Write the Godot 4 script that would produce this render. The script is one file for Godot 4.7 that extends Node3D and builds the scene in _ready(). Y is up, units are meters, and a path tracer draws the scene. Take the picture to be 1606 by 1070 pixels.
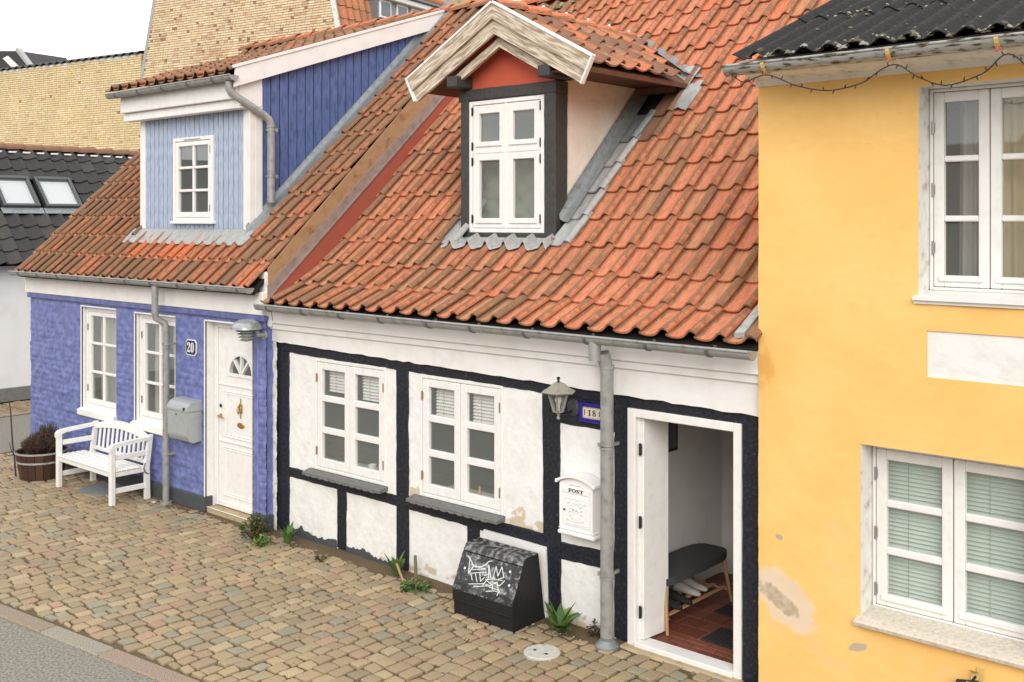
extends Node3D
# A row of old houses along a cobbled pavement: blue brick house, half-timbered house, yellow house. Metres, y up, facades at z = 0.

class MB:
	var v := PackedVector3Array()
	var n := PackedVector3Array()
	var t := PackedVector2Array()
	var c := PackedColorArray()
	var i := PackedInt32Array()
	var xf := Transform3D()
	var col := Color.WHITE
	func p(pos: Vector3, nor: Vector3, uv := Vector2.ZERO) -> int:
		v.append(xf * pos)
		n.append((xf.basis * nor).normalized())
		t.append(uv)
		c.append(col)
		return v.size() - 1
	func f(a: int, b: int, d: int) -> void:      # counter-clockwise seen from outside
		i.append(a)
		i.append(d)
		i.append(b)
	func tri(a: Vector3, b: Vector3, d: Vector3) -> void:
		var nn := (b - a).cross(d - a).normalized()
		f(p(a, nn), p(b, nn), p(d, nn))
	func quad(a: Vector3, b: Vector3, d: Vector3, e: Vector3, u0 := Vector2.ZERO, u1 := Vector2.ONE) -> void:
		var nn := (b - a).cross(e - a)
		if nn.length() < 1e-12:
			nn = (d - b).cross(e - b)
		var k := p(a, nn, u0)
		p(b, nn, Vector2(u1.x, u0.y))
		p(d, nn, u1)
		p(e, nn, Vector2(u0.x, u1.y))
		f(k, k + 1, k + 2)
		f(k, k + 2, k + 3)
	func qo(a: Vector3, b: Vector3, d: Vector3, e: Vector3, nn: Vector3) -> void:
		if (b - a).cross(e - a).dot(nn) < 0.0:
			var s := b
			b = e
			e = s
		var k := p(a, nn)
		p(b, nn)
		p(d, nn)
		p(e, nn)
		f(k, k + 1, k + 2)
		f(k, k + 2, k + 3)
	func bb(lo: Vector3, hi: Vector3, b := 0.0) -> void:
		b = minf(b, 0.45 * minf(hi.x - lo.x, minf(hi.y - lo.y, hi.z - lo.z)))
		var A := [lo, hi]
		var I := [lo + Vector3(b, b, b), hi - Vector3(b, b, b)]
		for ax in 3:
			var u := (ax + 1) % 3
			var w := (ax + 2) % 3
			for s in 2:
				var nn := Vector3.ZERO
				nn[ax] = 2.0 * s - 1.0
				var q := []
				for k in [[0, 0], [1, 0], [1, 1], [0, 1]]:
					var pt := Vector3.ZERO
					pt[ax] = A[s][ax]
					pt[u] = I[k[0]][u]
					pt[w] = I[k[1]][w]
					q.append(pt)
				qo(q[0], q[1], q[2], q[3], nn)
			if b > 0.0:
				for su in 2:
					for sw in 2:
						var nn := Vector3.ZERO
						nn[u] = 2.0 * su - 1.0
						nn[w] = 2.0 * sw - 1.0
						var q := []
						for k in [[0, 0], [0, 1], [1, 1], [1, 0]]:
							var pt := Vector3.ZERO
							pt[ax] = I[k[1]][ax]
							pt[u] = A[su][u] if k[0] == 0 else I[su][u]
							pt[w] = I[sw][w] if k[0] == 0 else A[sw][w]
							q.append(pt)
						qo(q[0], q[1], q[2], q[3], nn.normalized())
		if b > 0.0:
			for sx in 2:
				for sy in 2:
					for sz in 2:
						var nn := Vector3(2.0 * sx - 1.0, 2.0 * sy - 1.0, 2.0 * sz - 1.0).normalized()
						var a0 := Vector3(A[sx].x, I[sy].y, I[sz].z)
						var a1 := Vector3(I[sx].x, A[sy].y, I[sz].z)
						var a2 := Vector3(I[sx].x, I[sy].y, A[sz].z)
						if (a1 - a0).cross(a2 - a0).dot(nn) < 0.0:
							f(p(a0, nn), p(a2, nn), p(a1, nn))
						else:
							f(p(a0, nn), p(a1, nn), p(a2, nn))
	func tube(pts: Array, r, sides := 8, caps := true) -> void:
		var up := Vector3.UP
		var d0: Vector3 = (pts[1] - pts[0]).normalized()
		if absf(d0.dot(up)) > 0.9:
			up = Vector3.RIGHT
		var rings := []
		for k in pts.size():
			var d: Vector3
			if k == 0:
				d = pts[1] - pts[0]
			elif k == pts.size() - 1:
				d = pts[k] - pts[k - 1]
			else:
				d = (pts[k] - pts[k - 1]).normalized() + (pts[k + 1] - pts[k]).normalized()
			d = d.normalized()
			up = (up - d * up.dot(d)).normalized()
			var sd := d.cross(up)
			var rr: float = r[k] if r is Array else r
			var first := v.size()
			for s in sides + 1:
				var an := TAU * s / sides
				var o := up * cos(an) + sd * sin(an)
				p(pts[k] + o * rr, o, Vector2(float(s) / sides, float(k)))
			rings.append(first)
		for k in rings.size() - 1:
			for s in sides:
				var a: int = rings[k] + s
				var b: int = rings[k + 1] + s
				f(a, a + 1, b + 1)
				f(a, b + 1, b)
		if caps:
			for e in 2:
				var k: int = 0 if e == 0 else pts.size() - 1
				var d: Vector3 = (pts[0] - pts[1]).normalized() if e == 0 else (pts[k] - pts[k - 1]).normalized()
				var inv := xf.affine_inverse()
				var m := p(pts[k], d)
				for s in sides:
					var q0: Vector3 = inv * v[rings[k] + s]
					var q1: Vector3 = inv * v[rings[k] + s + 1]
					if e == 0:
						f(m, p(q1, d), p(q0, d))
					else:
						f(m, p(q0, d), p(q1, d))
	func lathe(prof: Array, sides := 16, o := Vector3.ZERO, smooth := true) -> void:   # Vector2(radius, y) from bottom to top
		for k in prof.size() - 1:
			var a: Vector2 = prof[k]
			var b: Vector2 = prof[k + 1]
			var dn := Vector2(b.y - a.y, a.x - b.x).normalized()
			for s in sides:
				var a0 := TAU * s / sides
				var a1 := TAU * (s + 1) / sides
				var am := (a0 + a1) / 2.0
				var n0 := Vector3(cos(a0) * dn.x, dn.y, sin(a0) * dn.x) if smooth else Vector3(cos(am) * dn.x, dn.y, sin(am) * dn.x)
				var n1 := Vector3(cos(a1) * dn.x, dn.y, sin(a1) * dn.x) if smooth else n0
				var k0 := p(o + Vector3(cos(a0) * a.x, a.y, sin(a0) * a.x), n0)
				p(o + Vector3(cos(a1) * a.x, a.y, sin(a1) * a.x), n1)
				p(o + Vector3(cos(a1) * b.x, b.y, sin(a1) * b.x), n1)
				p(o + Vector3(cos(a0) * b.x, b.y, sin(a0) * b.x), n0)
				f(k0, k0 + 2, k0 + 1)
				f(k0, k0 + 3, k0 + 2)
	func prism(poly: PackedVector2Array, z0: float, z1: float) -> void:   # polygon in x, y pushed from z0 to z1
		var ids := Geometry2D.triangulate_polygon(poly)
		var cw := Geometry2D.is_polygon_clockwise(poly)
		for k in range(0, ids.size(), 3):
			var a := poly[ids[k]]
			var b := poly[ids[k + 1]]
			var d := poly[ids[k + 2]]
			if (b - a).cross(d - a) < 0.0:
				var s := b
				b = d
				d = s
			f(p(Vector3(a.x, a.y, z1), Vector3.BACK, a), p(Vector3(b.x, b.y, z1), Vector3.BACK, b), p(Vector3(d.x, d.y, z1), Vector3.BACK, d))
			f(p(Vector3(a.x, a.y, z0), Vector3.FORWARD, a), p(Vector3(d.x, d.y, z0), Vector3.FORWARD, d), p(Vector3(b.x, b.y, z0), Vector3.FORWARD, b))
		for k in poly.size():
			var a := poly[k]
			var b := poly[(k + 1) % poly.size()]
			var nn := Vector3(b.y - a.y, a.x - b.x, 0.0)
			# Geometry2D calls a polygon clockwise in y-down; here y is up
			if not Geometry2D.is_point_in_polygon((a + b) * 0.5 - Vector2(nn.x, nn.y).normalized() * 0.0008, poly):
				nn = -nn
			qo(Vector3(a.x, a.y, z0), Vector3(b.x, b.y, z0), Vector3(b.x, b.y, z1), Vector3(a.x, a.y, z1), nn.normalized())
	func smooth(v0: int, i0: int) -> void:       # vertex normals averaged over the faces that share them
		for k in range(v0, v.size()):
			n[k] = Vector3.ZERO
		for k in range(i0, i.size(), 3):
			var nn := (v[i[k + 2]] - v[i[k]]).cross(v[i[k + 1]] - v[i[k]])
			for q in 3:
				n[i[k + q]] += nn
		for k in range(v0, v.size()):
			n[k] = n[k].normalized()
	func into(m: ArrayMesh, mt: Material) -> void:
		if v.is_empty():
			return
		var a := []
		a.resize(Mesh.ARRAY_MAX)
		a[Mesh.ARRAY_VERTEX] = v
		a[Mesh.ARRAY_NORMAL] = n
		a[Mesh.ARRAY_TEX_UV] = t
		a[Mesh.ARRAY_COLOR] = c
		a[Mesh.ARRAY_INDEX] = i
		m.add_surface_from_arrays(Mesh.PRIMITIVE_TRIANGLES, a)
		m.surface_set_material(m.get_surface_count() - 1, mt)
	func mesh(mt: Material) -> ArrayMesh:
		var m := ArrayMesh.new()
		into(m, mt)
		return m

var M := {}
var T := {}
var rng := RandomNumberGenerator.new()
var cam: Camera3D
var fnoise := FastNoiseLite.new()
var used := {}
const FOC := 1660.0

func lin(r: float, g: float, b: float) -> Color:
	return Color(r, g, b).linear_to_srgb()

func numbered(nm: String) -> String:
	if not used.has(nm):
		used[nm] = 0
		return nm
	used[nm] += 1
	return "%s_%03d" % [nm, used[nm]]

func thing(nm: String, label: String, category: String, at := Vector3.ZERO, group := "") -> Node3D:
	var o := Node3D.new()
	o.name = numbered(nm)
	add_child(o)
	o.position = at
	tag(o, label, category, group)
	return o

func tag(o: Node, label: String, category: String, group := "") -> void:
	o.set_meta("label", label)
	o.set_meta("category", category)
	if group:
		o.set_meta("group", group)

func origin_of(o: Node) -> Vector3:
	var s := Vector3.ZERO
	while o != self:
		s += o.position
		o = o.get_parent()
	return s

# a part whose mesh is given in world coordinates
func add(parent: Node, nm: String, mb: MB, mt: Material) -> MeshInstance3D:
	return add_mesh(parent, nm, mb.mesh(mt), Transform3D(Basis(), -origin_of(parent)))

# a part whose mesh is given in its parent's coordinates
func addl(parent: Node, nm: String, mb: MB, mt: Material) -> MeshInstance3D:
	return add_mesh(parent, nm, mb.mesh(mt), Transform3D())

func add_mesh(parent: Node, nm: String, m: Mesh, x: Transform3D) -> MeshInstance3D:
	var o := MeshInstance3D.new()
	o.mesh = m
	if parent == self:
		o.name = numbered(nm)
		add_child(o)
	else:
		o.name = nm
		parent.add_child(o, true)
	o.transform = x
	return o

func struct(nm: String, mb: MB, mt: Material) -> MeshInstance3D:
	var o := add(self, nm, mb, mt)
	o.set_meta("kind", "structure")
	return o

func box(lo: Vector3, hi: Vector3, b := 0.0) -> MB:
	var mb := MB.new()
	mb.bb(lo, hi, b)
	return mb

func project(w: Vector3) -> Vector3:            # pixel of the 1606 x 1070 picture, and depth
	var q := cam.transform.affine_inverse() * w
	return Vector3(803.0 + FOC * q.x / -q.z, 347.0 - FOC * q.y / -q.z, -q.z)

func ntex(freq: float, oct: int, stops: Array, sd := 1, size := 512, kind := FastNoiseLite.TYPE_SIMPLEX_SMOOTH) -> NoiseTexture2D:
	var nz := FastNoiseLite.new()
	nz.noise_type = kind
	nz.frequency = freq
	nz.fractal_octaves = oct
	nz.seed = sd
	var g := Gradient.new()
	var off := PackedFloat32Array()
	var cc := PackedColorArray()
	for s in stops:
		off.append(s[0])
		cc.append(s[1])
	g.offsets = off
	g.colors = cc
	var t := NoiseTexture2D.new()
	t.width = size
	t.height = size
	t.seamless = true
	t.noise = nz
	t.color_ramp = g
	return t

func bumps(freq: float, oct: int, strength: float, sd := 1, size := 512) -> NoiseTexture2D:
	var nz := FastNoiseLite.new()
	nz.frequency = freq
	nz.fractal_octaves = oct
	nz.seed = sd
	var t := NoiseTexture2D.new()
	t.width = size
	t.height = size
	t.seamless = true
	t.as_normal_map = true
	t.bump_strength = strength
	t.noise = nz
	return t

func grey(a: float) -> Color:
	return Color(a, a, a)

# o: tex, scale (Vector3 or number, repeats per metre), nrm, nstr, metal, vc, spec
func mat(nm: String, col: Color, rough: float, o := {}) -> StandardMaterial3D:
	var m := StandardMaterial3D.new()
	m.resource_name = nm
	m.albedo_color = col
	m.roughness = rough
	m.metallic = o.get("metal", 0.0)
	m.metallic_specular = o.get("spec", 0.4)
	if o.has("tex"):
		m.albedo_texture = o.tex
	if o.has("nrm"):
		m.normal_enabled = true
		m.normal_texture = o.nrm
		m.normal_scale = o.get("nstr", 0.6)
	if o.has("tex") or o.has("nrm"):
		if not o.get("uv", false):
			m.uv1_triplanar = true
			m.uv1_world_triplanar = o.get("world", true)
			m.uv1_triplanar_sharpness = 4.0
		var s = o.get("scale", 0.5)
		m.uv1_scale = s if s is Vector3 else Vector3(s, s, s)
	if o.get("vc", false):
		m.vertex_color_use_as_albedo = true
	M[nm] = m
	return m

func setup_materials() -> void:
	T.fine = ntex(0.035, 5, [[0.0, grey(0.86)], [0.45, grey(0.96)], [1.0, grey(1.0)]], 3)
	T.soft = ntex(0.012, 5, [[0.0, Color(0.955, 0.95, 0.94)], [0.5, grey(0.99)], [1.0, grey(1.0)]], 5)
	T.dirty = ntex(0.014, 6, [[0.0, Color(0.74, 0.71, 0.66)], [0.22, Color(0.92, 0.91, 0.89)], [0.45, grey(0.98)], [1.0, grey(1.0)]], 8)
	T.streak = ntex(0.03, 5, [[0.0, grey(0.66)], [0.4, grey(0.88)], [1.0, grey(1.0)]], 11)
	T.grit = ntex(0.10, 4, [[0.0, grey(0.50)], [0.38, grey(0.80)], [0.65, grey(0.94)], [1.0, grey(1.0)]], 13)
	T.fleck = ntex(0.05, 5, [[0.0, Color(0.105, 0.11, 0.135)], [0.55, Color(0.135, 0.145, 0.18)], [0.78, Color(0.17, 0.18, 0.215)], [0.90, Color(0.24, 0.25, 0.28)], [1.0, Color(0.45, 0.45, 0.46)]], 17)
	T.asph = ntex(0.13, 4, [[0.0, grey(0.50)], [0.42, grey(0.80)], [0.66, grey(0.90)], [0.80, Color(1.0, 0.99, 0.96)], [1.0, Color(1.0, 1.0, 1.0)]], 37)
	T.zinc = ntex(0.02, 5, [[0.0, Color(0.74, 0.75, 0.75)], [0.35, Color(0.90, 0.90, 0.90)], [1.0, grey(1.0)]], 19)
	T.wood = ntex(0.016, 7, [[0.0, Color(0.50, 0.43, 0.36)], [0.28, Color(0.68, 0.62, 0.54)], [0.45, Color(0.77, 0.71, 0.63)], [0.6, Color(0.86, 0.82, 0.75)], [1.0, Color(0.95, 0.92, 0.86)]], 23)
	T.bwall = ntex(0.016, 6, [[0.0, Color(0.74, 0.75, 0.80)], [0.45, Color(0.86, 0.87, 0.90)], [0.7, Color(0.95, 0.96, 0.97)], [1.0, Color(1, 1, 1)]], 29)
	T.nfine = bumps(0.06, 4, 2.0, 2)
	T.nrough = bumps(0.025, 5, 5.0, 4)
	mat("plaster_white", lin(0.81, 0.80, 0.785), 0.85, {"tex": T.soft, "scale": 0.6, "nrm": T.nrough, "nstr": 0.25})
	mat("plaster_old", lin(0.80, 0.785, 0.755), 0.85, {"tex": T.dirty, "scale": 0.9, "nrm": T.nrough, "nstr": 0.35})
	mat("plaster_pink", lin(0.82, 0.735, 0.66), 0.85, {"tex": T.soft, "scale": 0.5, "nrm": T.nrough, "nstr": 0.3})
	mat("frieze_paint", lin(0.83, 0.815, 0.795), 0.75, {"tex": T.soft, "scale": 0.5, "nrm": T.nrough, "nstr": 0.15})
	mat("frame_white", lin(0.825, 0.815, 0.795), 0.42, {"tex": T.soft, "scale": 1.2})
	mat("white_paint", lin(0.82, 0.812, 0.795), 0.5, {"tex": T.soft, "scale": 1.0})
	mat("white_worn", lin(0.79, 0.775, 0.755), 0.6, {"tex": T.soft, "scale": Vector3(0.7, 0.7, 0.5)})
	mat("timber_black", Color(1, 1, 1), 0.5, {"tex": T.fleck, "scale": 0.9, "nrm": T.nrough, "nstr": 0.5})
	mat("timber_charcoal", Color(2.0, 1.95, 1.85), 0.6, {"tex": T.fleck, "scale": Vector3(1.5, 0.6, 1.5), "nrm": T.nrough, "nstr": 0.5})
	M.timber_charcoal.albedo_color = lin(0.058, 0.056, 0.055)
	M.timber_charcoal.albedo_texture = T.fine
	mat("blue_wall", lin(0.200, 0.235, 0.49), 0.4, {"tex": T.bwall, "scale": 0.7})
	mat("blue_trim", lin(0.170, 0.195, 0.42), 0.4, {"tex": T.bwall, "scale": 0.7})
	mat("board_pale", lin(0.47, 0.56, 0.72), 0.6, {"tex": T.streak, "scale": Vector3(3.0, 0.35, 3.0)})
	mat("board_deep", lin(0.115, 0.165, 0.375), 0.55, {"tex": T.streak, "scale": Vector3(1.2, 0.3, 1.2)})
	mat("plinth_grey", lin(0.075, 0.08, 0.09), 0.75, {"tex": T.fine, "scale": 0.8})
	mat("zinc", lin(0.40, 0.405, 0.39), 0.5, {"tex": T.zinc, "scale": 0.7, "metal": 0.25})
	mat("zinc_pale", lin(0.46, 0.47, 0.46), 0.55, {"tex": T.zinc, "scale": 1.2, "metal": 0.25, "nrm": T.nrough, "nstr": 0.3})
	mat("lead", lin(0.30, 0.325, 0.34), 0.5, {"tex": T.zinc, "scale": 1.0, "metal": 0.35, "nrm": T.nrough, "nstr": 0.4})
	mat("glass", Color(0.9, 0.95, 0.93, 0.06), 0.02, {"spec": 0.5})
	M.glass.transparency = BaseMaterial3D.TRANSPARENCY_ALPHA
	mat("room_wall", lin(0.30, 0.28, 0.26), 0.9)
	mat("hall_wall", lin(0.72, 0.70, 0.68), 0.9, {"tex": T.soft, "scale": 0.5})
	mat("brass", lin(0.55, 0.36, 0.14), 0.35, {"metal": 0.9})
	mat("steel", lin(0.42, 0.42, 0.42), 0.35, {"metal": 0.9})
	mat("hinge_copper", lin(0.42, 0.27, 0.17), 0.45, {"metal": 0.6})
	mat("dark_iron", lin(0.03, 0.03, 0.032), 0.5, {"metal": 0.3})
	mat("red_sheet", lin(0.33, 0.085, 0.055), 0.6, {"tex": T.soft, "scale": Vector3(0.5, 0.5, 0.5)})
	mat("gable_red", lin(0.52, 0.10, 0.055), 0.8, {"tex": T.soft, "scale": 0.7})
	mat("brown_render", lin(0.40, 0.25, 0.14), 0.85, {"tex": T.dirty, "scale": 0.7, "nrm": T.nrough, "nstr": 0.4})
	mat("mauve_zinc", lin(0.36, 0.29, 0.26), 0.6, {"tex": T.zinc, "scale": 0.6})
	mat("weather_wood_x", Color(1, 1, 1), 0.8, {"tex": T.wood, "scale": Vector3(0.4, 4.5, 4.5), "world": false, "nrm": T.nrough, "nstr": 0.4})
	M.weather_wood_x.albedo_color = lin(0.86, 0.84, 0.82)
	mat("brown_wood", lin(0.16, 0.075, 0.045), 0.7, {"tex": T.streak, "scale": Vector3(2.0, 2.0, 0.3)})
	mat("asphalt", lin(0.33, 0.305, 0.26), 0.9, {"tex": T.asph, "scale": 0.5, "nrm": T.nfine, "nstr": 0.7})
	mat("sand", lin(0.175, 0.125, 0.072), 0.95, {"tex": T.grit, "scale": 1.1, "nrm": T.nfine, "nstr": 0.8})
	mat("cobble", Color(1, 1, 1), 0.8, {"tex": T.grit, "scale": 2.2, "nrm": T.nfine, "nstr": 0.7, "vc": true})
	mat("granite", Color(1, 1, 1), 0.8, {"tex": T.grit, "scale": 1.3, "nrm": T.nfine, "nstr": 0.5, "vc": true})
	mat("brick", Color(1, 1, 1), 0.85, {"tex": T.fine, "scale": 1.0, "vc": true})
	mat("leaf", Color(1, 1, 1), 0.5, {"vc": true})
	mat("twig", Color(1, 1, 1), 0.85, {"vc": true})
	mat("black_sheet", lin(0.030, 0.029, 0.029), 0.95, {"tex": T.grit, "scale": 0.6, "nrm": T.nrough, "nstr": 0.5})
	mat("dark_tile", Color(1, 1, 1), 0.7, {"tex": T.fine, "scale": 1.2, "vc": true})
	mat("slate_tile", lin(0.045, 0.043, 0.043), 0.6, {"tex": T.streak, "scale": 1.3})
	mat("slate_tile_worn", lin(0.07, 0.066, 0.062), 0.65, {"tex": T.streak, "scale": 1.6})
	mat("slate_sill", lin(0.17, 0.172, 0.17), 0.6, {"tex": T.dirty, "scale": 2.2, "nrm": T.nrough, "nstr": 0.5})
	mat("sandstone", lin(0.47, 0.37, 0.24), 0.9, {"tex": T.dirty, "scale": 1.1, "nrm": T.nfine, "nstr": 0.6})
	mat("sill_stone", lin(0.68, 0.62, 0.52), 0.85, {"tex": T.fine, "scale": 1.4, "nrm": T.nrough, "nstr": 0.8})
	mat("zinc_gutter", lin(0.50, 0.50, 0.48), 0.5, {"tex": ntex(0.02, 6, [[0.0, Color(0.16, 0.13, 0.08)], [0.27, Color(0.45, 0.40, 0.30)], [0.4, grey(0.85)], [1.0, grey(1.0)]], 41), "scale": Vector3(0.7, 2.5, 2.5), "metal": 0.3})
	mat("bracket_dark", lin(0.16, 0.165, 0.16), 0.5, {"metal": 0.3})
	mat("bracket_yellow", lin(0.62, 0.45, 0.16), 0.6)
	mat("plaster_grey_white", lin(0.80, 0.795, 0.785), 0.85, {"tex": T.soft, "scale": 0.3})
	mat("plinth_pale", lin(0.20, 0.20, 0.19), 0.85, {"tex": T.fine, "scale": 0.6})
	mat("frame_dark", lin(0.10, 0.105, 0.11), 0.4, {"metal": 0.5})
	mat("dark_pane", lin(0.10, 0.12, 0.14), 0.06, {"spec": 0.6})
	mat("twig_wood", Color(1, 1, 1), 0.6, {"tex": T.streak, "scale": Vector3(6, 0.7, 6), "vc": true})
	mat("soil", lin(0.05, 0.035, 0.025), 0.95)
	mat("mailbox_grey", lin(0.40, 0.43, 0.44), 0.45, {"tex": T.soft, "scale": 1.5, "metal": 0.2})
	mat("enamel_white", lin(0.80, 0.79, 0.75), 0.25)
	mat("enamel_navy", lin(0.012, 0.018, 0.075), 0.2)
	mat("frame_blue", lin(0.025, 0.018, 0.27), 0.35)
	mat("tile_cream", lin(0.72, 0.66, 0.52), 0.3)
	mat("ornament_brown", lin(0.30, 0.16, 0.08), 0.4)
	mat("cover_pale", lin(0.55, 0.54, 0.48), 0.7, {"tex": T.dirty, "scale": 2.5})
	mat("grate_grey", lin(0.22, 0.24, 0.24), 0.6, {"tex": T.fine, "scale": 2.0})
	mat("tie_red", lin(0.55, 0.10, 0.09), 0.5)
	mat("bench_white", lin(0.81, 0.805, 0.79), 0.45, {"tex": T.soft, "scale": 1.2})
	mat("post_white", lin(0.81, 0.805, 0.79), 0.4)
	mat("lantern_metal", lin(0.33, 0.315, 0.27), 0.5, {"tex": T.dirty, "scale": 3.0})
	mat("lantern_dark", lin(0.06, 0.06, 0.06), 0.5)
	mat("galvanised", lin(0.45, 0.48, 0.50), 0.4, {"tex": T.zinc, "scale": 2.0, "metal": 0.5})
	mat("bulb_white", lin(0.75, 0.75, 0.72), 0.2)
	mat("cabinet_black", lin(0.022, 0.023, 0.026), 0.45, {"tex": T.grit, "scale": 1.2, "nrm": T.nrough, "nstr": 0.25})
	mat("cabinet_scuffed", Color(1, 1, 1), 0.5, {"tex": ntex(0.02, 6, [[0.0, grey(0.16)], [0.4, grey(0.24)], [0.55, grey(0.42)], [0.8, grey(0.55)], [1.0, grey(0.62)]], 43), "scale": 1.2})
	mat("curtain_pale", lin(0.38, 0.36, 0.32), 0.9)
	mat("curtain_yellow", lin(0.62, 0.50, 0.27), 0.9)
	mat("curtain_green", lin(0.30, 0.33, 0.26), 0.8)
	mat("blind_white", lin(0.74, 0.72, 0.68), 0.6)
	mat("blind_green", lin(0.56, 0.66, 0.57), 0.55)
	mat("amber", lin(0.45, 0.28, 0.08), 0.3)
	mat("dull_blind", lin(0.50, 0.51, 0.52), 0.7)
	mat("floor_clay", Color(1, 1, 1), 0.5, {"tex": T.fine, "scale": 2.0, "vc": true})
	mat("seat_dark", lin(0.06, 0.06, 0.062), 0.8)
	mat("oak", lin(0.42, 0.25, 0.12), 0.55)
	mat("print_grey", lin(0.10, 0.10, 0.11), 0.3)
	mat("mat_dark", lin(0.035, 0.034, 0.034), 0.9)
	mat("deck", lin(0.02, 0.016, 0.014), 0.9)

func setup_view() -> void:
	cam = Camera3D.new()
	cam.name = "camera"
	cam.position = Vector3(0, 3.5, 7.2)
	cam.rotation.y = atan(1660.0 / 1875.0)
	cam.near = 0.1
	cam.far = 400.0
	cam.projection = Camera3D.PROJECTION_FRUSTUM
	cam.size = 0.1 * 1070.0 / FOC
	cam.frustum_offset = Vector2(0, -0.1 * 188.0 / FOC)
	add_child(cam)
	cam.current = true
	var we := WorldEnvironment.new()
	we.name = "world_environment"
	var e := Environment.new()
	e.background_mode = Environment.BG_SKY
	var sm := ProceduralSkyMaterial.new()
	sm.sky_top_color = Color(0.93, 0.93, 0.935)
	sm.sky_horizon_color = Color(0.975, 0.97, 0.965)
	sm.sky_curve = 0.25
	sm.ground_bottom_color = Color(0.35, 0.33, 0.31)
	sm.ground_horizon_color = Color(0.6, 0.59, 0.58)
	sm.sky_energy_multiplier = 1.0
	var sky := Sky.new()
	sky.sky_material = sm
	e.sky = sky
	e.tonemap_mode = Environment.TONE_MAPPER_LINEAR
	e.tonemap_exposure = 1.92
	e.sdfgi_enabled = true
	e.ssao_enabled = true
	e.ssil_enabled = true
	we.environment = e
	add_child(we)
	var sun := DirectionalLight3D.new()
	sun.name = "sun"
	sun.light_energy = 0.42
	sun.light_color = Color(1.0, 0.985, 0.96)
	sun.light_angular_distance = 40.0
	sun.shadow_enabled = true
	add_child(sun)
	sun.look_at_from_position(Vector3.ZERO, Vector3(-0.56, -0.50, -0.66), Vector3.UP)

func _ready() -> void:
	rng.seed = 20
	fnoise.seed = 4
	fnoise.frequency = 1.0
	fnoise.fractal_octaves = 3
	setup_view()
	setup_materials()
	tile_materials()
	ground()
	blue_house()
	half_timbered_house()
	yellow_house()
	background()
	opposite_houses()
	street_things()
	hall_things()
	plants()

# ---------------------------------------------------------------- roof tiles
const TILE_KINDS := 14
func tile_materials() -> void:
	var bases := [[0.584, 0.188, 0.092], [0.546, 0.195, 0.103], [0.584, 0.216, 0.118], [0.521, 0.175, 0.086], [0.546, 0.207, 0.110], [0.495, 0.195, 0.105],
		[0.508, 0.221, 0.115], [0.457, 0.209, 0.110], [0.419, 0.203, 0.110], [0.381, 0.188, 0.105], [0.432, 0.175, 0.094], [0.356, 0.181, 0.105], [0.241, 0.123, 0.078], [0.600, 0.185, 0.084]]
	var algae := [0.30, 0.42, 0.36, 0.55, 0.5, 0.6, 0.7, 0.75, 0.85, 0.95, 0.6, 0.9, 0.5, 0.12]
	var nz := FastNoiseLite.new()
	nz.fractal_octaves = 4
	nz.frequency = 1.0
	for k in TILE_KINDS:
		nz.seed = 100 + k
		var W := 72
		var H := 120
		var im := Image.create(W, H, false, Image.FORMAT_RGB8)
		var b: Array = bases[k]
		var al: float = algae[k]
		for y in H:
			for x in W:
				var u := float(x) / W
				var w := float(y) / H            # 0 at the top of the tile, 1 at its lower lip
				var q := nz.get_noise_2d(u * 5.0, w * 3.0)
				var q2 := nz.get_noise_2d(u * 22.0 + 50.0, w * 12.0)
				var q3 := nz.get_noise_2d(u * 60.0 + 90.0, w * 90.0)
				var c := Color(b[0], b[1], b[2]) * (1.0 + 0.30 * q + 0.18 * q2 + 0.14 * q3)
				# algae grows where the pan meets the neighbour's roll and along the roll
				var side := maxf(1.0 - absf(u - 0.05) / 0.17, 1.15 - absf(u - 0.90) / 0.17)
				side = maxf(side, 0.20 * w)
				var streak := nz.get_noise_2d(u * 11.0 + 7.0, w * 3.0 + 30.0)
				var a := smoothstep(0.34, 0.62, side * 0.62 * (0.62 + 0.8 * al) + 0.16 * al + 0.36 * q + 0.34 * streak + 0.20 * q2)
				c = c.lerp(Color(0.195, 0.118, 0.072) * (1.0 + 0.45 * q3 + 0.3 * q2), a * 0.85)
				# pale and yellow lichen
				var s1 := nz.get_noise_2d(u * 15.0 + 200.0, w * 24.0)
				if s1 > 0.50 - 0.05 * al:
					c = c.lerp(Color(0.46, 0.36, 0.22), 0.5 * smoothstep(0.45, 0.62, s1))
				if q3 > 0.46:
					c = c.lerp(Color(0.07, 0.05, 0.035), 0.45)
				im.set_pixel(x, y, Color(clampf(c.r, 0.01, 0.9), clampf(c.g, 0.01, 0.9), clampf(c.b, 0.01, 0.9)).linear_to_srgb())
		var m := mat("roof_tile_%d" % k, Color.WHITE, 0.82, {"spec": 0.3})
		m.albedo_texture = ImageTexture.create_from_image(im)
		m.texture_repeat = false

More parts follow.
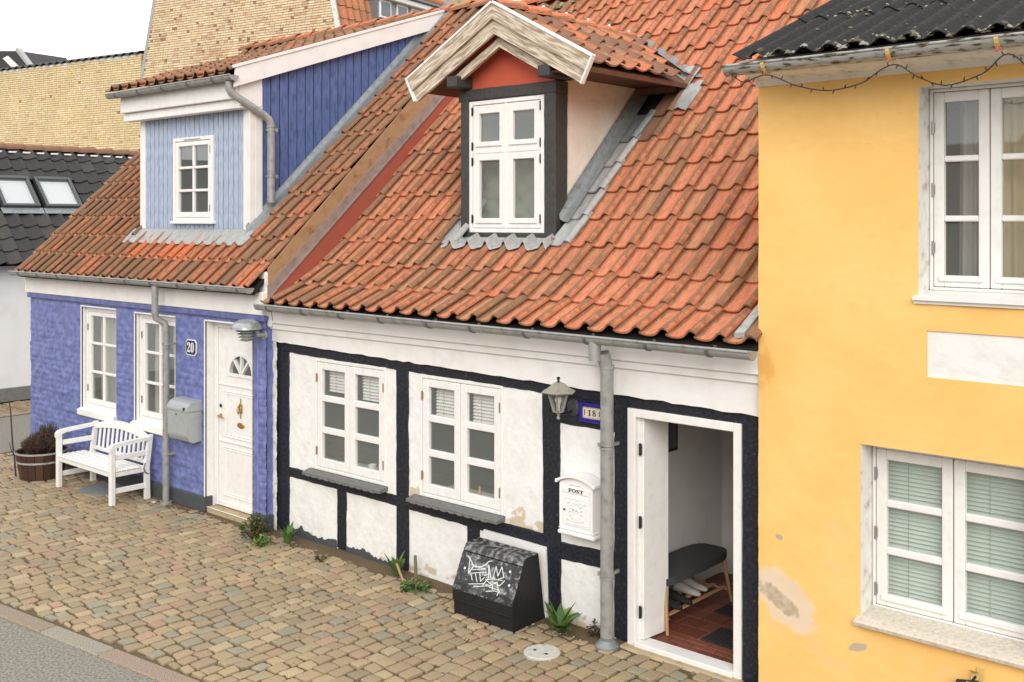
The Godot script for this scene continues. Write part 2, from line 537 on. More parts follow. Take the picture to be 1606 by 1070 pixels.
const PROFILE := [[-0.03, 0.014], [0.04, 0.008], [0.12, 0.004], [0.22, 0.001], [0.34, 0.0], [0.46, 0.003], [0.57, 0.012], [0.66, 0.027], [0.74, 0.048], [0.82, 0.065], [0.89, 0.071], [0.96, 0.066], [1.02, 0.054], [1.055, 0.042]]
var tile_cache := {}
func tile_mesh(kind: int, w: float, l: float, high := 1.0) -> ArrayMesh:
	var key := "%d %.3f %.3f %.2f" % [kind, w, l, high]
	if tile_cache.has(key):
		return tile_cache[key]
	var mb := MB.new()
	var lift := 0.034
	var th := 0.017
	var cnt := PROFILE.size()
	var tops := []
	for e in 2:                              # e = 0 lower lip, 1 upper end
		for k in cnt:
			var u: float = PROFILE[k][0]
			var h: float = PROFILE[k][1] * high
			var kk0: int = maxi(k - 1, 0)
			var kk1: int = mini(k + 1, cnt - 1)
			var d := Vector2((PROFILE[kk1][0] - PROFILE[kk0][0]) * w, (PROFILE[kk1][1] - PROFILE[kk0][1]) * high)
			var nn := Vector3(-d.y, d.x, 0.0).normalized()
			var bow := 0.004 * sin(PI * clampf(u, 0.0, 1.0))
			mb.p(Vector3(u * w, h + (lift if e == 0 else 0.0), (0.0 + bow) if e == 0 else -l), nn, Vector2(clampf(u, 0.01, 0.99), 0.99 - 0.98 * e))
			tops.append(mb.v[mb.v.size() - 1])
	for k in cnt - 1:
		mb.f(k, k + 1, cnt + k + 1)
		mb.f(k, cnt + k + 1, cnt + k)
	for k in cnt - 1:                        # underside and the edge of the lower lip
		var a: Vector3 = tops[k]
		var b: Vector3 = tops[k + 1]
		var dn := Vector3(0, -th, 0)
		var q := mb.p(a, Vector3.BACK, Vector2(PROFILE[k][0], 0.98))
		mb.p(b, Vector3.BACK, Vector2(PROFILE[k + 1][0], 0.98))
		mb.p(b + dn, Vector3.BACK, Vector2(PROFILE[k + 1][0], 0.99))
		mb.p(a + dn, Vector3.BACK, Vector2(PROFILE[k][0], 0.99))
		mb.f(q, q + 2, q + 1)
		mb.f(q, q + 3, q + 2)
		var c2: Vector3 = tops[cnt + k]
		var d2: Vector3 = tops[cnt + k + 1]
		q = mb.p(a + dn, Vector3.DOWN)
		mb.p(b + dn, Vector3.DOWN)
		mb.p(d2 + dn, Vector3.DOWN)
		mb.p(c2 + dn, Vector3.DOWN)
		mb.f(q, q + 2, q + 1)
		mb.f(q, q + 3, q + 2)
	for e in 2:                              # the two long edges
		var k := 0 if e == 0 else cnt - 1
		var a: Vector3 = tops[k]
		var b: Vector3 = tops[cnt + k]
		mb.qo(a, b, b + Vector3(0, -th, 0), a + Vector3(0, -th, 0), Vector3.LEFT if e == 0 else Vector3.RIGHT)
	var mt: Material = M["roof_tile_%d" % kind] if kind < 100 else M[["zinc_pale", "lead", "slate_tile", "slate_tile_worn"][kind - 100]]
	var m := mb.mesh(mt)
	tile_cache[key] = m
	return m

func pitch_basis(p: float) -> Basis:
	return Basis(Vector3.RIGHT, Vector3(0, cos(p), sin(p)), Vector3(0, -sin(p), cos(p)))

# rows: lip points Vector2(z, y) from the eave up; T0 carries the field from its own axes (eave along x, facing +z) into the world
func tile_field(list: Array, rows: Array, x0: float, w: float, cols: int, T0: Transform3D, skip: Callable, pick: Callable, high := 1.0) -> void:
	for r in rows.size() - 1:
		var a: Vector2 = rows[r]
		var b: Vector2 = rows[r + 1]
		var p := atan2(b.y - a.y, a.x - b.x)
		var l := a.distance_to(b) + 0.075
		l = snappedf(l, 0.01)
		for k in cols:
			var c := Vector3(x0 + (k + 0.5) * w, (a.y + b.y) / 2.0, (a.x + b.x) / 2.0)
			var wc := T0 * c
			if skip.call(wc, k, r):
				continue
			var kind: int = pick.call(wc, k, r)
			var bs := pitch_basis(p + rng.randf_range(-0.006, 0.006)) * Basis(Vector3.UP, rng.randf_range(-0.008, 0.008))
			var sag := 0.012 * fnoise.get_noise_2d(wc.x * 0.5 + wc.z, wc.z * 0.5)
			var o := Vector3(x0 + k * w + rng.randf_range(-0.003, 0.003), a.y + sag, a.x + rng.randf_range(-0.005, 0.005))
			var d := {"x": T0 * Transform3D(bs, o), "m": tile_mesh(kind, w, l, high), "c": wc}
			if kind == 100 or kind == 101:
				d.lead = true
			list.append(d)

func flush_tiles(list: Array, parent: MeshInstance3D, most := 300) -> void:
	for d in list:
		var q := project(d.c)
		d.s = 1.0 / (q.z * q.z)
		if q.x < -30 or q.x > 1640 or q.y < -30 or q.y > 1100 or q.z < 0.5:
			d.s *= 0.01
	list.sort_custom(func(a, b): return a.s > b.s)
	var off := -origin_of(parent)
	var rest := {}
	for k in list.size():
		var d: Dictionary = list[k]
		if k < most:
			var x: Transform3D = d.x
			x.origin += off
			add_mesh(parent, "flashing_tile" if d.has("lead") else "roof_tile", d.m, x)
		else:
			if not rest.has(d.m):
				rest[d.m] = []
			rest[d.m].append(d.x)
	if rest.is_empty():
		return
	var am := ArrayMesh.new()
	var by := {}
	for m in rest:
		var mt: Material = m.surface_get_material(0)
		if not by.has(mt):
			by[mt] = SurfaceTool.new()
			by[mt].begin(Mesh.PRIMITIVE_TRIANGLES)
		for x in rest[m]:
			by[mt].append_from(m, 0, x)
	for mt in by:
		by[mt].commit(am)
		am.surface_set_material(am.get_surface_count() - 1, mt)
	var o := add_mesh(parent, "far_roof_tiles", am, Transform3D(Basis(), off))
	o.set_meta("kind", "stuff")

# ---------------------------------------------------------------- walls, windows, gutters
func lines(a: float, b: float, step: float, cuts: Array) -> Array:
	var all := [a, b]
	for c in cuts:
		if c > a + 0.001 and c < b - 0.001:
			all.append(c)
	all.sort()
	var out := []
	for k in all.size() - 1:
		var n := maxi(1, int(ceil((all[k + 1] - all[k]) / step)))
		for q in n:
			var x: float = all[k] + (all[k + 1] - all[k]) * q / n
			if out.is_empty() or x - out[-1] > 0.0005:
				out.append(x)
	out.append(all[-1])
	return out

# a wall sheet facing +z with real relief, holes Rect2(x, y, w, h) and reveals going back
func relief_wall(x0: float, x1: float, y0: float, y1: float, z: float, holes: Array, step: float, fn: Callable, reveal: float) -> MB:
	var mb := MB.new()
	var cx := []
	var cy := []
	for h in holes:
		cx.append_array([h.position.x, h.end.x])
		cy.append_array([h.position.y, h.end.y])
	var xs := lines(x0, x1, step, cx)
	var ys := lines(y0, y1, step, cy)
	var nx := xs.size()
	var ny := ys.size()
	var hz := PackedFloat32Array()
	hz.resize(nx * ny)
	for j in ny:
		for k in nx:
			var d: float = fn.call(xs[k], ys[j])
			for h in holes:
				var dx := maxf(h.position.x - xs[k], xs[k] - h.end.x)
				var dy := maxf(h.position.y - ys[j], ys[j] - h.end.y)
				var dd := maxf(dx, dy)
				if dd < 0.03:
					d *= maxf(dd, 0.0) / 0.03
			hz[j * nx + k] = d
	for j in ny:
		for k in nx:
			var k0 := maxi(k - 1, 0)
			var k1 := mini(k + 1, nx - 1)
			var j0 := maxi(j - 1, 0)
			var j1 := mini(j + 1, ny - 1)
			var gx: float = (hz[j * nx + k1] - hz[j * nx + k0]) / (xs[k1] - xs[k0])
			var gy: float = (hz[j1 * nx + k] - hz[j0 * nx + k]) / (ys[j1] - ys[j0])
			mb.p(Vector3(xs[k], ys[j], z + hz[j * nx + k]), Vector3(-gx, -gy, 1.0), Vector2((xs[k] - x0) / (x1 - x0), (y1 - ys[j]) / (y1 - y0)))
	for j in ny - 1:
		for k in nx - 1:
			var mx: float = (xs[k] + xs[k + 1]) / 2.0
			var my: float = (ys[j] + ys[j + 1]) / 2.0
			var hole := false
			for h in holes:
				if h.has_point(Vector2(mx, my)):
					hole = true
			if hole:
				continue
			var a: int = j * nx + k
			mb.f(a, a + 1, a + nx + 1)
			mb.f(a, a + nx + 1, a + nx)
	if reveal > 0.0:
		for h in holes:
			reveals(mb, h, z, reveal)
	return mb

func reveals(mb: MB, h: Rect2, z: float, d: float) -> void:
	var a := h.position
	var b := h.end
	mb.qo(Vector3(a.x, a.y, z), Vector3(a.x, b.y, z), Vector3(a.x, b.y, z - d), Vector3(a.x, a.y, z - d), Vector3.RIGHT)
	mb.qo(Vector3(b.x, a.y, z), Vector3(b.x, b.y, z), Vector3(b.x, b.y, z - d), Vector3(b.x, a.y, z - d), Vector3.LEFT)
	mb.qo(Vector3(a.x, b.y, z), Vector3(b.x, b.y, z), Vector3(b.x, b.y, z - d), Vector3(a.x, b.y, z - d), Vector3.DOWN)
	mb.qo(Vector3(a.x, a.y, z), Vector3(b.x, a.y, z), Vector3(b.x, a.y, z - d), Vector3(a.x, a.y, z - d), Vector3.UP)

# a closed room whose open side lies against the wall at z0; it runs back to z1
func room(parent: Node, x0: float, x1: float, y0: float, y1: float, z0: float, z1: float, mt: Material, nm := "interior_wall") -> MeshInstance3D:
	var mb := MB.new()
	var w := 0.03
	mb.bb(Vector3(x0 - w, y0 - w, z1 - w), Vector3(x1 + w, y1 + w, z1))
	mb.bb(Vector3(x0 - w, y0 - w, z1), Vector3(x0, y1 + w, z0))
	mb.bb(Vector3(x1, y0 - w, z1), Vector3(x1 + w, y1 + w, z0))
	mb.bb(Vector3(x0, y0 - w, z1), Vector3(x1, y0, z0))
	mb.bb(Vector3(x0, y1, z1), Vector3(x1, y1 + w, z0))
	return add(parent, nm, mb, mt)

# sashes: [x0, x1, y0, y1 (fractions inside the frame), pane columns, pane rows]; front of the frame at z
func window(parent: Node, nm: String, x0: float, x1: float, y0: float, y1: float, z: float, sashes: Array, o := {}) -> MeshInstance3D:
	var fw: float = o.get("frame", 0.05)
	var st: float = o.get("stile", 0.055)
	var bar: float = o.get("bar", 0.03)
	var fm: Material = o.get("mat", M.frame_white)
	var mb := MB.new()
	var bv := 0.006
	mb.bb(Vector3(x0, y0, z - 0.1), Vector3(x0 + fw, y1, z), bv)
	mb.bb(Vector3(x1 - fw, y0, z - 0.1), Vector3(x1, y1, z), bv)
	mb.bb(Vector3(x0 + fw, y1 - fw, z - 0.1), Vector3(x1 - fw, y1, z - 0.001), bv)
	mb.bb(Vector3(x0 + fw, y0, z - 0.1), Vector3(x1 - fw, y0 + fw, z - 0.001), bv)
	var ix0 := x0 + fw
	var ix1 := x1 - fw
	var iy0 := y0 + fw
	var iy1 := y1 - fw
	if o.has("mullion"):                       # an upright between the sashes
		var mx: float = (ix0 + ix1) / 2.0
		mb.bb(Vector3(mx - o.mullion / 2.0, iy0, z - 0.1), Vector3(mx + o.mullion / 2.0, iy1, z - 0.002), bv)
	if o.has("transom"):
		var ty: float = iy0 + (iy1 - iy0) * o.transom
		mb.bb(Vector3(ix0, ty - 0.02, z - 0.1), Vector3(ix1, ty + 0.02, z - 0.003), bv)
	var win := add(parent, nm, mb, fm)
	for s in sashes:
		var g := 0.004
		var a0: float = ix0 + (ix1 - ix0) * s[0] + g
		var a1: float = ix0 + (ix1 - ix0) * s[1] - g
		var b0: float = iy0 + (iy1 - iy0) * s[2] + g
		var b1: float = iy0 + (iy1 - iy0) * s[3] - g
		var zs = z - o.get("inset", 0.008)
		var sb := MB.new()
		sb.bb(Vector3(a0, b0, zs - 0.05), Vector3(a0 + st, b1, zs), bv)
		sb.bb(Vector3(a1 - st, b0, zs - 0.05), Vector3(a1, b1, zs), bv)
		sb.bb(Vector3(a0 + st, b1 - st, zs - 0.05), Vector3(a1 - st, b1, zs - 0.001), bv)
		sb.bb(Vector3(a0 + st, b0, zs - 0.05), Vector3(a1 - st, b0 + st * 1.15, zs - 0.001), bv)
		add(win, "sash", sb, fm)
		var nc: int = s[4]
		var nr: int = s[5]
		var gx0 := a0 + st
		var gx1 := a1 - st
		var gy0 := b0 + st * 1.15
		var gy1 := b1 - st
		var pw := (gx1 - gx0 - bar * (nc - 1)) / nc
		var ph := (gy1 - gy0 - bar * (nr - 1)) / nr
		for r in nr - 1:
			var yb := gy0 + (ph + bar) * r + ph
			add(win, "glazing_bar", box(Vector3(gx0, yb, zs - 0.045), Vector3(gx1, yb + bar, zs - 0.004), 0.007), fm)
		for k in nc - 1:
			var xb := gx0 + (pw + bar) * k + pw
			for r in nr:
				var yb := gy0 + (ph + bar) * r
				add(win, "glazing_bar", box(Vector3(xb, yb, zs - 0.044), Vector3(xb + bar, yb + ph, zs - 0.005), 0.007), fm)
		for k in nc:
			for r in nr:
				var px := gx0 + (pw + bar) * k
				var py := gy0 + (ph + bar) * r
				add(win, "pane", box(Vector3(px - 0.004, py - 0.004, zs - 0.034), Vector3(px + pw + 0.004, py + ph + 0.004, zs - 0.030)), M.glass)
		if o.get("bead", false):               # weather bar at the foot of each sash
			add(win, "weather_bar", box(Vector3(a0 + st * 0.5, b0 + st * 0.55, zs - 0.002), Vector3(a1 - st * 0.5, b0 + st * 1.1, zs + 0.014), 0.005), fm)
		for h in o.get("hinges", []):
			var hx := a0 - 0.002 if s[0] < 0.25 else a1 + 0.002
			if s[1] - s[0] > 0.9 and o.get("hinge_right", false):
				hx = a1 + 0.002
			var hy: float = b0 + (b1 - b0) * h
			var hb := MB.new()
			hb.tube([Vector3(hx, hy - 0.045, zs + 0.008), Vector3(hx, hy + 0.045, zs + 0.008)], 0.009, 8)
			hb.bb(Vector3(hx - 0.014, hy - 0.035, zs - 0.004), Vector3(hx + 0.014, hy + 0.035, zs + 0.004), 0.002)
			add(win, "hinge", hb, o.get("hinge_mat", M.hinge_copper))
	return win

# half-round gutter along x, hanging brackets and end caps
func gutter(parent: Node, nm: String, x0: float, x1: float, y: float, z: float, r: float, brackets: Array, mt: Material, bracket_mt: Material, drop := 0.0) -> MeshInstance3D:
	var mb := MB.new()
	var sides := 12
	var segs := 10
	for shell in 2:
		var rr := r if shell == 0 else r - 0.006
		for k in segs:
			var xa := lerpf(x0, x1, float(k) / segs)
			var xb := lerpf(x0, x1, float(k + 1) / segs)
			var ya := y + drop * k / segs
			var yb := y + drop * (k + 1) / segs
			for s in sides:
				var a0 := PI + PI * s / sides
				var a1 := PI + PI * (s + 1) / sides
				var sg := 1.0 if shell == 0 else -1.0
				var n0 := Vector3(0, sin(a0), cos(a0)) * sg
				var n1 := Vector3(0, sin(a1), cos(a1)) * sg
				var q := mb.p(Vector3(xa, ya + sin(a0) * rr, z + cos(a0) * rr), n0)
				mb.p(Vector3(xb, yb + sin(a0) * rr, z + cos(a0) * rr), n0)
				mb.p(Vector3(xb, yb + sin(a1) * rr, z + cos(a1) * rr), n1)
				mb.p(Vector3(xa, ya + sin(a1) * rr, z + cos(a1) * rr), n1)
				if shell == 0:
					mb.f(q, q + 1, q + 2)
					mb.f(q, q + 2, q + 3)
				else:
					mb.f(q, q + 2, q + 1)
					mb.f(q, q + 3, q + 2)
	mb.tube([Vector3(x0, y + 0.004, z + r), Vector3(x1, y + drop + 0.004, z + r)], 0.010, 8)
	var g := add(parent, nm, mb, mt)
	for e in 2:
		var cb := MB.new()
		var x := x0 if e == 0 else x1
		var yy := y if e == 0 else y + drop
		var pl := PackedVector2Array()
		for s in sides + 1:
			var an := PI + PI * s / sides
			pl.append(Vector2(cos(an) * (r + 0.003), sin(an) * (r + 0.003)))
		cb.xf = Transform3D(Basis(Vector3.BACK, Vector3.UP, Vector3.LEFT), Vector3(x, yy, z))
		cb.prism(pl, -0.006, 0.006)
		add(g, "end_cap", cb, mt)
	for x in brackets:
		var yy: float = y + drop * (x - x0) / (x1 - x0)
		var pts := []
		for s in 11:
			var an := PI * 0.92 + PI * 1.12 * s / 10
			pts.append(Vector3(x, yy + sin(an) * (r + 0.005), z + cos(an) * (r + 0.005)))
		var bk := MB.new()
		for k in pts.size() - 1:
			var a: Vector3 = pts[k]
			var b: Vector3 = pts[k + 1]
			var d := (b - a).normalized()
			var nn := Vector3.RIGHT.cross(d).normalized()
			if nn.dot(a - Vector3(x, yy, z)) < 0.0:
				nn = -nn
			var w := Vector3(0.013, 0, 0)
			bk.qo(a - w + nn * 0.004, a + w + nn * 0.004, b + w + nn * 0.004, b - w + nn * 0.004, nn)
			bk.qo(a + w - nn * 0.004, a + w + nn * 0.004, b + w + nn * 0.004, b + w - nn * 0.004, Vector3.RIGHT)
			bk.qo(a - w - nn * 0.004, a - w + nn * 0.004, b - w + nn * 0.004, b - w - nn * 0.004, Vector3.LEFT)
		add(g, "bracket", bk, bracket_mt)
	return g

# a timber with hewn, slightly wandering edges; w in the facade plane, front at z1
func beam(parent: Node, nm: String, a: Vector2, b: Vector2, w: float, z0: float, z1: float, sd: int, mt: Material, amp := 0.005) -> MeshInstance3D:
	var mb := MB.new()
	var d := (b - a).normalized()
	var s := Vector2(-d.y, d.x)
	var n := maxi(2, int(a.distance_to(b) / 0.07))
	var ch := 0.012
	var rings := []
	for k in n + 1:
		var c := a.lerp(b, float(k) / n)
		var e0 := w / 2.0 + amp * fnoise.get_noise_2d(k * 0.45 + sd * 13.0, 1.5)
		var e1 := w / 2.0 + amp * fnoise.get_noise_2d(k * 0.45 + sd * 13.0, 7.5)
		var zz := z1 + 0.005 * fnoise.get_noise_2d(k * 0.4 + sd * 13.0, 3.5)
		var ring := []
		for q in [[-e0, z0], [-e0, zz - ch], [-e0 + ch, zz], [e1 - ch, zz], [e1, zz - ch], [e1, z0]]:
			var pt: Vector2 = c + s * q[0]
			ring.append(Vector3(pt.x, pt.y, q[1]))
		rings.append(ring)
	var nd := [Vector3(-s.x, -s.y, 0), Vector3(-s.x, -s.y, 1).normalized(), Vector3.BACK, Vector3(s.x, s.y, 1).normalized(), Vector3(s.x, s.y, 0)]
	for k in n:
		for q in 5:
			mb.qo(rings[k][q], rings[k][q + 1], rings[k + 1][q + 1], rings[k + 1][q], nd[q])
	for e in [0, n]:
		var r: Array = rings[e]
		var en := Vector3(d.x, d.y, 0) * (1.0 if e == n else -1.0)
		for q in range(1, 5):
			var x0: Vector3 = r[0]
			var x1: Vector3 = r[q]
			var x2: Vector3 = r[q + 1]
			if (x1 - x0).cross(x2 - x0).dot(en) < 0.0:
				mb.f(mb.p(x0, en), mb.p(x2, en), mb.p(x1, en))
			else:
				mb.f(mb.p(x0, en), mb.p(x1, en), mb.p(x2, en))
	return add(parent, nm, mb, mt)

func plaster_relief(amp: float, sc := 3.0) -> Callable:
	return func(x, y): return amp * (fnoise.get_noise_2d(x * sc, y * sc) + 0.5 * fnoise.get_noise_2d(x * sc * 5.0 + 40.0, y * sc * 5.0))

# ---------------------------------------------------------------- ground
func kerb_z(x: float) -> float:
	return 3.04 - 0.11 * (x + 9.97)

func stone(mb: MB, cx: float, cz: float, w: float, l: float, top: float) -> void:
	var v0 := mb.v.size()
	var i0 := mb.i.size()
	var cut := minf(w, l) * rng.randf_range(0.04, 0.12)
	var base := []
	for q in [[-1, -1], [1, -1], [1, 1], [-1, 1]]:
		var sx: float = q[0]
		var sz: float = q[1]
		var jx := rng.randf_range(-0.014, 0.006)
		var jz := rng.randf_range(-0.016, 0.006)
		var px := sx * (w / 2.0 + jx)
		var pz := sz * (l / 2.0 + jz)
		var e1 := Vector2(px - sx * cut, pz)
		var e2 := Vector2(px, pz - sz * cut)
		if sx * sz > 0:
			base.append(e2)
			base.append(e1)
		else:
			base.append(e1)
			base.append(e2)
	# order: (-,-): e2,e1  (+,-): e1,e2  (+,+): e2,e1  (-,+): e1,e2 -> runs round the stone
	var tx := rng.randf_range(-0.04, 0.04)
	var tz := rng.randf_range(-0.04, 0.04)
	var rings := [[1.0, -0.06], [1.0, -0.010], [0.965, -0.003], [0.89, 0.0]]
	for r in rings:
		for b in base:
			var x: float = b.x * r[0]
			var z: float = b.y * r[0]
			mb.p(Vector3(cx + x, top + r[1] + x * tx + z * tz, cz + z), Vector3.UP)
	var m := mb.p(Vector3(cx, top + rng.randf_range(-0.002, 0.005), cz), Vector3.UP)
	for r in 3:
		for k in 8:
			var a := v0 + r * 8 + k
			var b := v0 + r * 8 + (k + 1) % 8
			mb.f(a, b + 8, b)
			mb.f(a, a + 8, b + 8)
	for k in 8:
		mb.f(v0 + 24 + k, m, v0 + 24 + (k + 1) % 8)
	mb.smooth(v0, i0)

func stone_color(x: float, z: float) -> Color:
	var pal := [[0.488, 0.369, 0.231], [0.471, 0.357, 0.227], [0.520, 0.391, 0.245], [0.456, 0.350, 0.227], [0.441, 0.350, 0.229], [0.537, 0.404, 0.249], [0.477, 0.354, 0.224], [0.422, 0.328, 0.216], [0.587, 0.460, 0.292], [0.460, 0.361, 0.226]]
	var p: Array = pal[rng.randi() % pal.size()]
	if rng.randf() < 0.055:
		p = [0.52, 0.345, 0.24]
	if rng.randf() < 0.04:
		p = [0.56, 0.43, 0.25]
	if rng.randf() < 0.13:
		p = [0.40, 0.36, 0.26]
	var k := rng.randf_range(0.93, 1.07) * (1.0 + 0.15 * fnoise.get_noise_2d(x * 0.7, z * 0.7))
	return Color(p[0] * k, p[1] * k, p[2] * k)

func ground() -> void:
	var g := MB.new()
	g.quad(Vector3(-160, -0.10, 90), Vector3(120, -0.10, 90), Vector3(120, -0.10, -150), Vector3(-160, -0.10, -150))
	struct("ground", g, M.sand)
	# carriageway in front, and the side street past the blue house
	var r := MB.new()
	r.quad(Vector3(-16.4, -0.028, 14), Vector3(30, -0.028, 14), Vector3(30, -0.028, kerb_z(30) + 0.1), Vector3(-16.4, -0.028, kerb_z(-16.4) + 0.1))
	r.quad(Vector3(-60, -0.028, 14), Vector3(-16.4, -0.028, 14), Vector3(-16.4, -0.028, 3.75), Vector3(-60, -0.028, 3.75))
	r.quad(Vector3(-19.5, -0.028, 3.75), Vector3(-16.4, -0.028, 3.75), Vector3(-16.4, -0.028, -40), Vector3(-19.5, -0.028, -40))
	struct("road", r, M.asphalt)
	# pavement bed of sand and its stones
	var b := MB.new()
	var xs := lines(-16.4, 4.0, 0.35, [])
	var zs := 9
	for k in xs.size():
		for j in zs:
			var z := lerpf(-0.45, kerb_z(xs[k]), float(j) / (zs - 1))
			b.p(Vector3(xs[k], -0.019 + 0.007 * fnoise.get_noise_2d(xs[k] * 2.0, z * 2.0) + (0.032 * smoothstep(0.42, 0.0, z) if xs[k] < -5.2 else 0.012 * smoothstep(0.2, 0.0, z)), z), Vector3.UP)
	for k in xs.size() - 1:
		for j in zs - 1:
			var a := k * zs + j
			b.f(a, a + 1, a + zs + 1)
			b.f(a, a + zs + 1, a + zs)
	b.smooth(0, 0)
	var pave := struct("pavement", b, M.sand)
	var cand := []
	var x := -16.3
	while x < 0.6:
		var w := rng.randf_range(0.125, 0.158)
		var xc := x + w / 2.0
		var z := rng.randf_range(-0.02, 0.10)
		if xc > -5.2 and xc < -3.9:
			z += 0.08
		var zend := kerb_z(xc) - 0.02
		while z < zend - 0.05:
			var l := rng.randf_range(0.125, 0.205)
			if z + l > zend:
				l = zend - z
			if l > 0.06:
				var zc := z + l / 2.0
				var wob := 0.035 * sin(zc * 1.7 + xc * 0.6) + 0.02 * fnoise.get_noise_2d(xc * 0.8, zc * 1.1)
				cand.append([xc + wob, zc, w - 0.011, l - 0.012])
			z += l
		x += w
	for c in cand:
		var q := project(Vector3(c[0], 0, c[1]))
		var inside := q.x > -20 and q.x < 1200 and q.y > 640 and q.y < 1085 and q.z > 1.0
		c.append(1.0 / (q.z * q.z) if inside else 0.0)
	cand.sort_custom(func(a, bb): return a[4] > bb[4])
	var rest := MB.new()
	for k in cand.size():
		var c: Array = cand[k]
		var near := smoothstep(0.30, 0.02, c[1]) if c[0] < -5.4 else smoothstep(0.16, 0.0, c[1])
		var top := 0.004 * fnoise.get_noise_2d(c[0] * 1.3, c[1] * 1.3) + rng.randf_range(-0.005, 0.005) - 0.006 * near
		if k < 300:
			var mb := MB.new()
			mb.col = stone_color(c[0], c[1])
			stone(mb, 0, 0, c[2], c[3], top)
			add_mesh(pave, "paving_stone", mb.mesh(M.cobble), Transform3D(Basis(Vector3.UP, rng.randf_range(-0.03, 0.03)), Vector3(c[0], 0, c[1])))
		else:
			rest.col = stone_color(c[0], c[1])
			stone(rest, c[0], c[1], c[2], c[3], top)
	var far := add(pave, "far_paving_stones", rest, M.cobble)
	far.set_meta("kind", "stuff")
	# moss, grit and dry bits in the joints
	var ms := MB.new()
	for q in 3400:
		var mx := rng.randf_range(-15.5, -4.2)
		var mz := rng.randf_range(0.05, kerb_z(mx) - 0.05)
		var dense := fnoise.get_noise_2d(mx * 0.9 + 5.0, mz * 0.9)
		if dense < -0.05 and rng.randf() < 0.75:
			continue
		ms.col = [Color(0.13, 0.125, 0.05), Color(0.17, 0.13, 0.07), Color(0.11, 0.09, 0.05), Color(0.24, 0.18, 0.11)][rng.randi() % 4]
		var rr := rng.randf_range(0.008, 0.021)
		lump(ms, Vector3(mx, -0.011, mz), rr)
	for q in 500:                              # loose grit and dry leaf bits on the sand by the walls
		var mx := rng.randf_range(-14.0, -5.4)
		var mz := 0.16 + absf(rng.randfn(0.0, 0.13))
		ms.col = [Color(0.36, 0.27, 0.18), Color(0.17, 0.11, 0.07), Color(0.26, 0.19, 0.12), Color(0.46, 0.40, 0.30)][rng.randi() % 4]
		lump(ms, Vector3(mx, 0.004, mz), rng.randf_range(0.004, 0.010))
	var mo := add(pave, "moss_and_grit", ms, M.twig)
	mo.set_meta("kind", "stuff")
	# kerb of long flat granite slabs
	var kb := MB.new()
	kb.quad(Vector3(-16.4, -0.03, kerb_z(-16.4) + 0.12), Vector3(4, -0.03, kerb_z(4) + 0.12), Vector3(4, -0.03, kerb_z(4)), Vector3(-16.4, -0.03, kerb_z(-16.4)))
	var kerb := struct("kerb", kb, M.sand)
	var kx := -16.35
	var joints := [-9.035, -8.2, -7.1]
	var ji := 0
	while kx < 4.0:
		var l := rng.randf_range(0.85, 1.1)
		if ji < 3 and kx + l + 0.5 > joints[ji]:
			l = joints[ji] - kx
			ji += 1
		if l > 0.2:
			var mb := MB.new()
			var k := rng.randf_range(0.9, 1.1)
			mb.col = [Color(0.40, 0.31, 0.235), Color(0.42, 0.375, 0.30), Color(0.37, 0.30, 0.225)][rng.randi() % 3] * k
			mb.bb(Vector3(-l / 2.0 + 0.004, -0.12, -0.085), Vector3(l / 2.0 - 0.004, -0.004 + rng.randf_range(-0.003, 0.003), 0.085), 0.012)
			var mid := kx + l / 2.0
			add_mesh(kerb, "kerb_stone", mb.mesh(M.granite), Transform3D(Basis(Vector3.UP, atan(0.11)), Vector3(mid, 0, kerb_z(mid) + 0.085)))
		kx += l
	# paved strip along the white house across the side street
	var sb := MB.new()
	sb.quad(Vector3(-20.95, -0.022, 5), Vector3(-19.45, -0.022, 5), Vector3(-19.45, -0.022, -14), Vector3(-20.95, -0.022, -14))
	var strip := struct("side_pavement", sb, M.sand)
	var srest := MB.new()
	var zz := 1.0
	while zz > -6.0:
		var w2 := rng.randf_range(0.12, 0.16)
		var xx := -20.88 + rng.randf_range(0, 0.08)
		while xx < -19.7:
			var l2 := rng.randf_range(0.14, 0.24)
			srest.col = stone_color(xx, zz) * 0.9
			stone(srest, xx + l2 / 2.0, zz, l2 - 0.02, w2 - 0.018, rng.randf_range(-0.006, 0.004))
			xx += l2
		zz -= w2
	var so := add(strip, "far_paving_stones", srest, M.cobble)
	so.set_meta("kind", "stuff")
	for k in 8:
		var mb := MB.new()
		mb.col = Color(0.40, 0.33, 0.25)
		mb.bb(Vector3(-19.62, -0.10, 1.0 - k), Vector3(-19.46, 0.0, 1.985 - k), 0.012)
		add(strip, "kerb_stone", mb, M.granite)

# ---------------------------------------------------------------- blue house
const SIDE := Basis(Vector3(0, 0, -1), Vector3(0, 1, 0), Vector3(1, 0, 0))   # drawings in (-z, y), pushed along x

func side_prism(mb: MB, poly: Array, x0: float, x1: float) -> void:
	mb.xf = Transform3D(SIDE, Vector3.ZERO)
	mb.prism(PackedVector2Array(poly), x0, x1)
	mb.xf = Transform3D()

func V(x: float, y: float) -> Vector2:
	return Vector2(x, y)

func pipe(pts: Array, r: float) -> MB:
	var mb := MB.new()
	mb.tube(pts, r, 14)
	return mb

func collar(mb: MB, c: Vector3, r: float) -> void:
	mb.tube([c - Vector3(0, 0.014, 0), c + Vector3(0, 0.014, 0)], r + 0.007, 14)

func blue_roof_y(z: float) -> float:
	return 3.05 - 0.95 * z

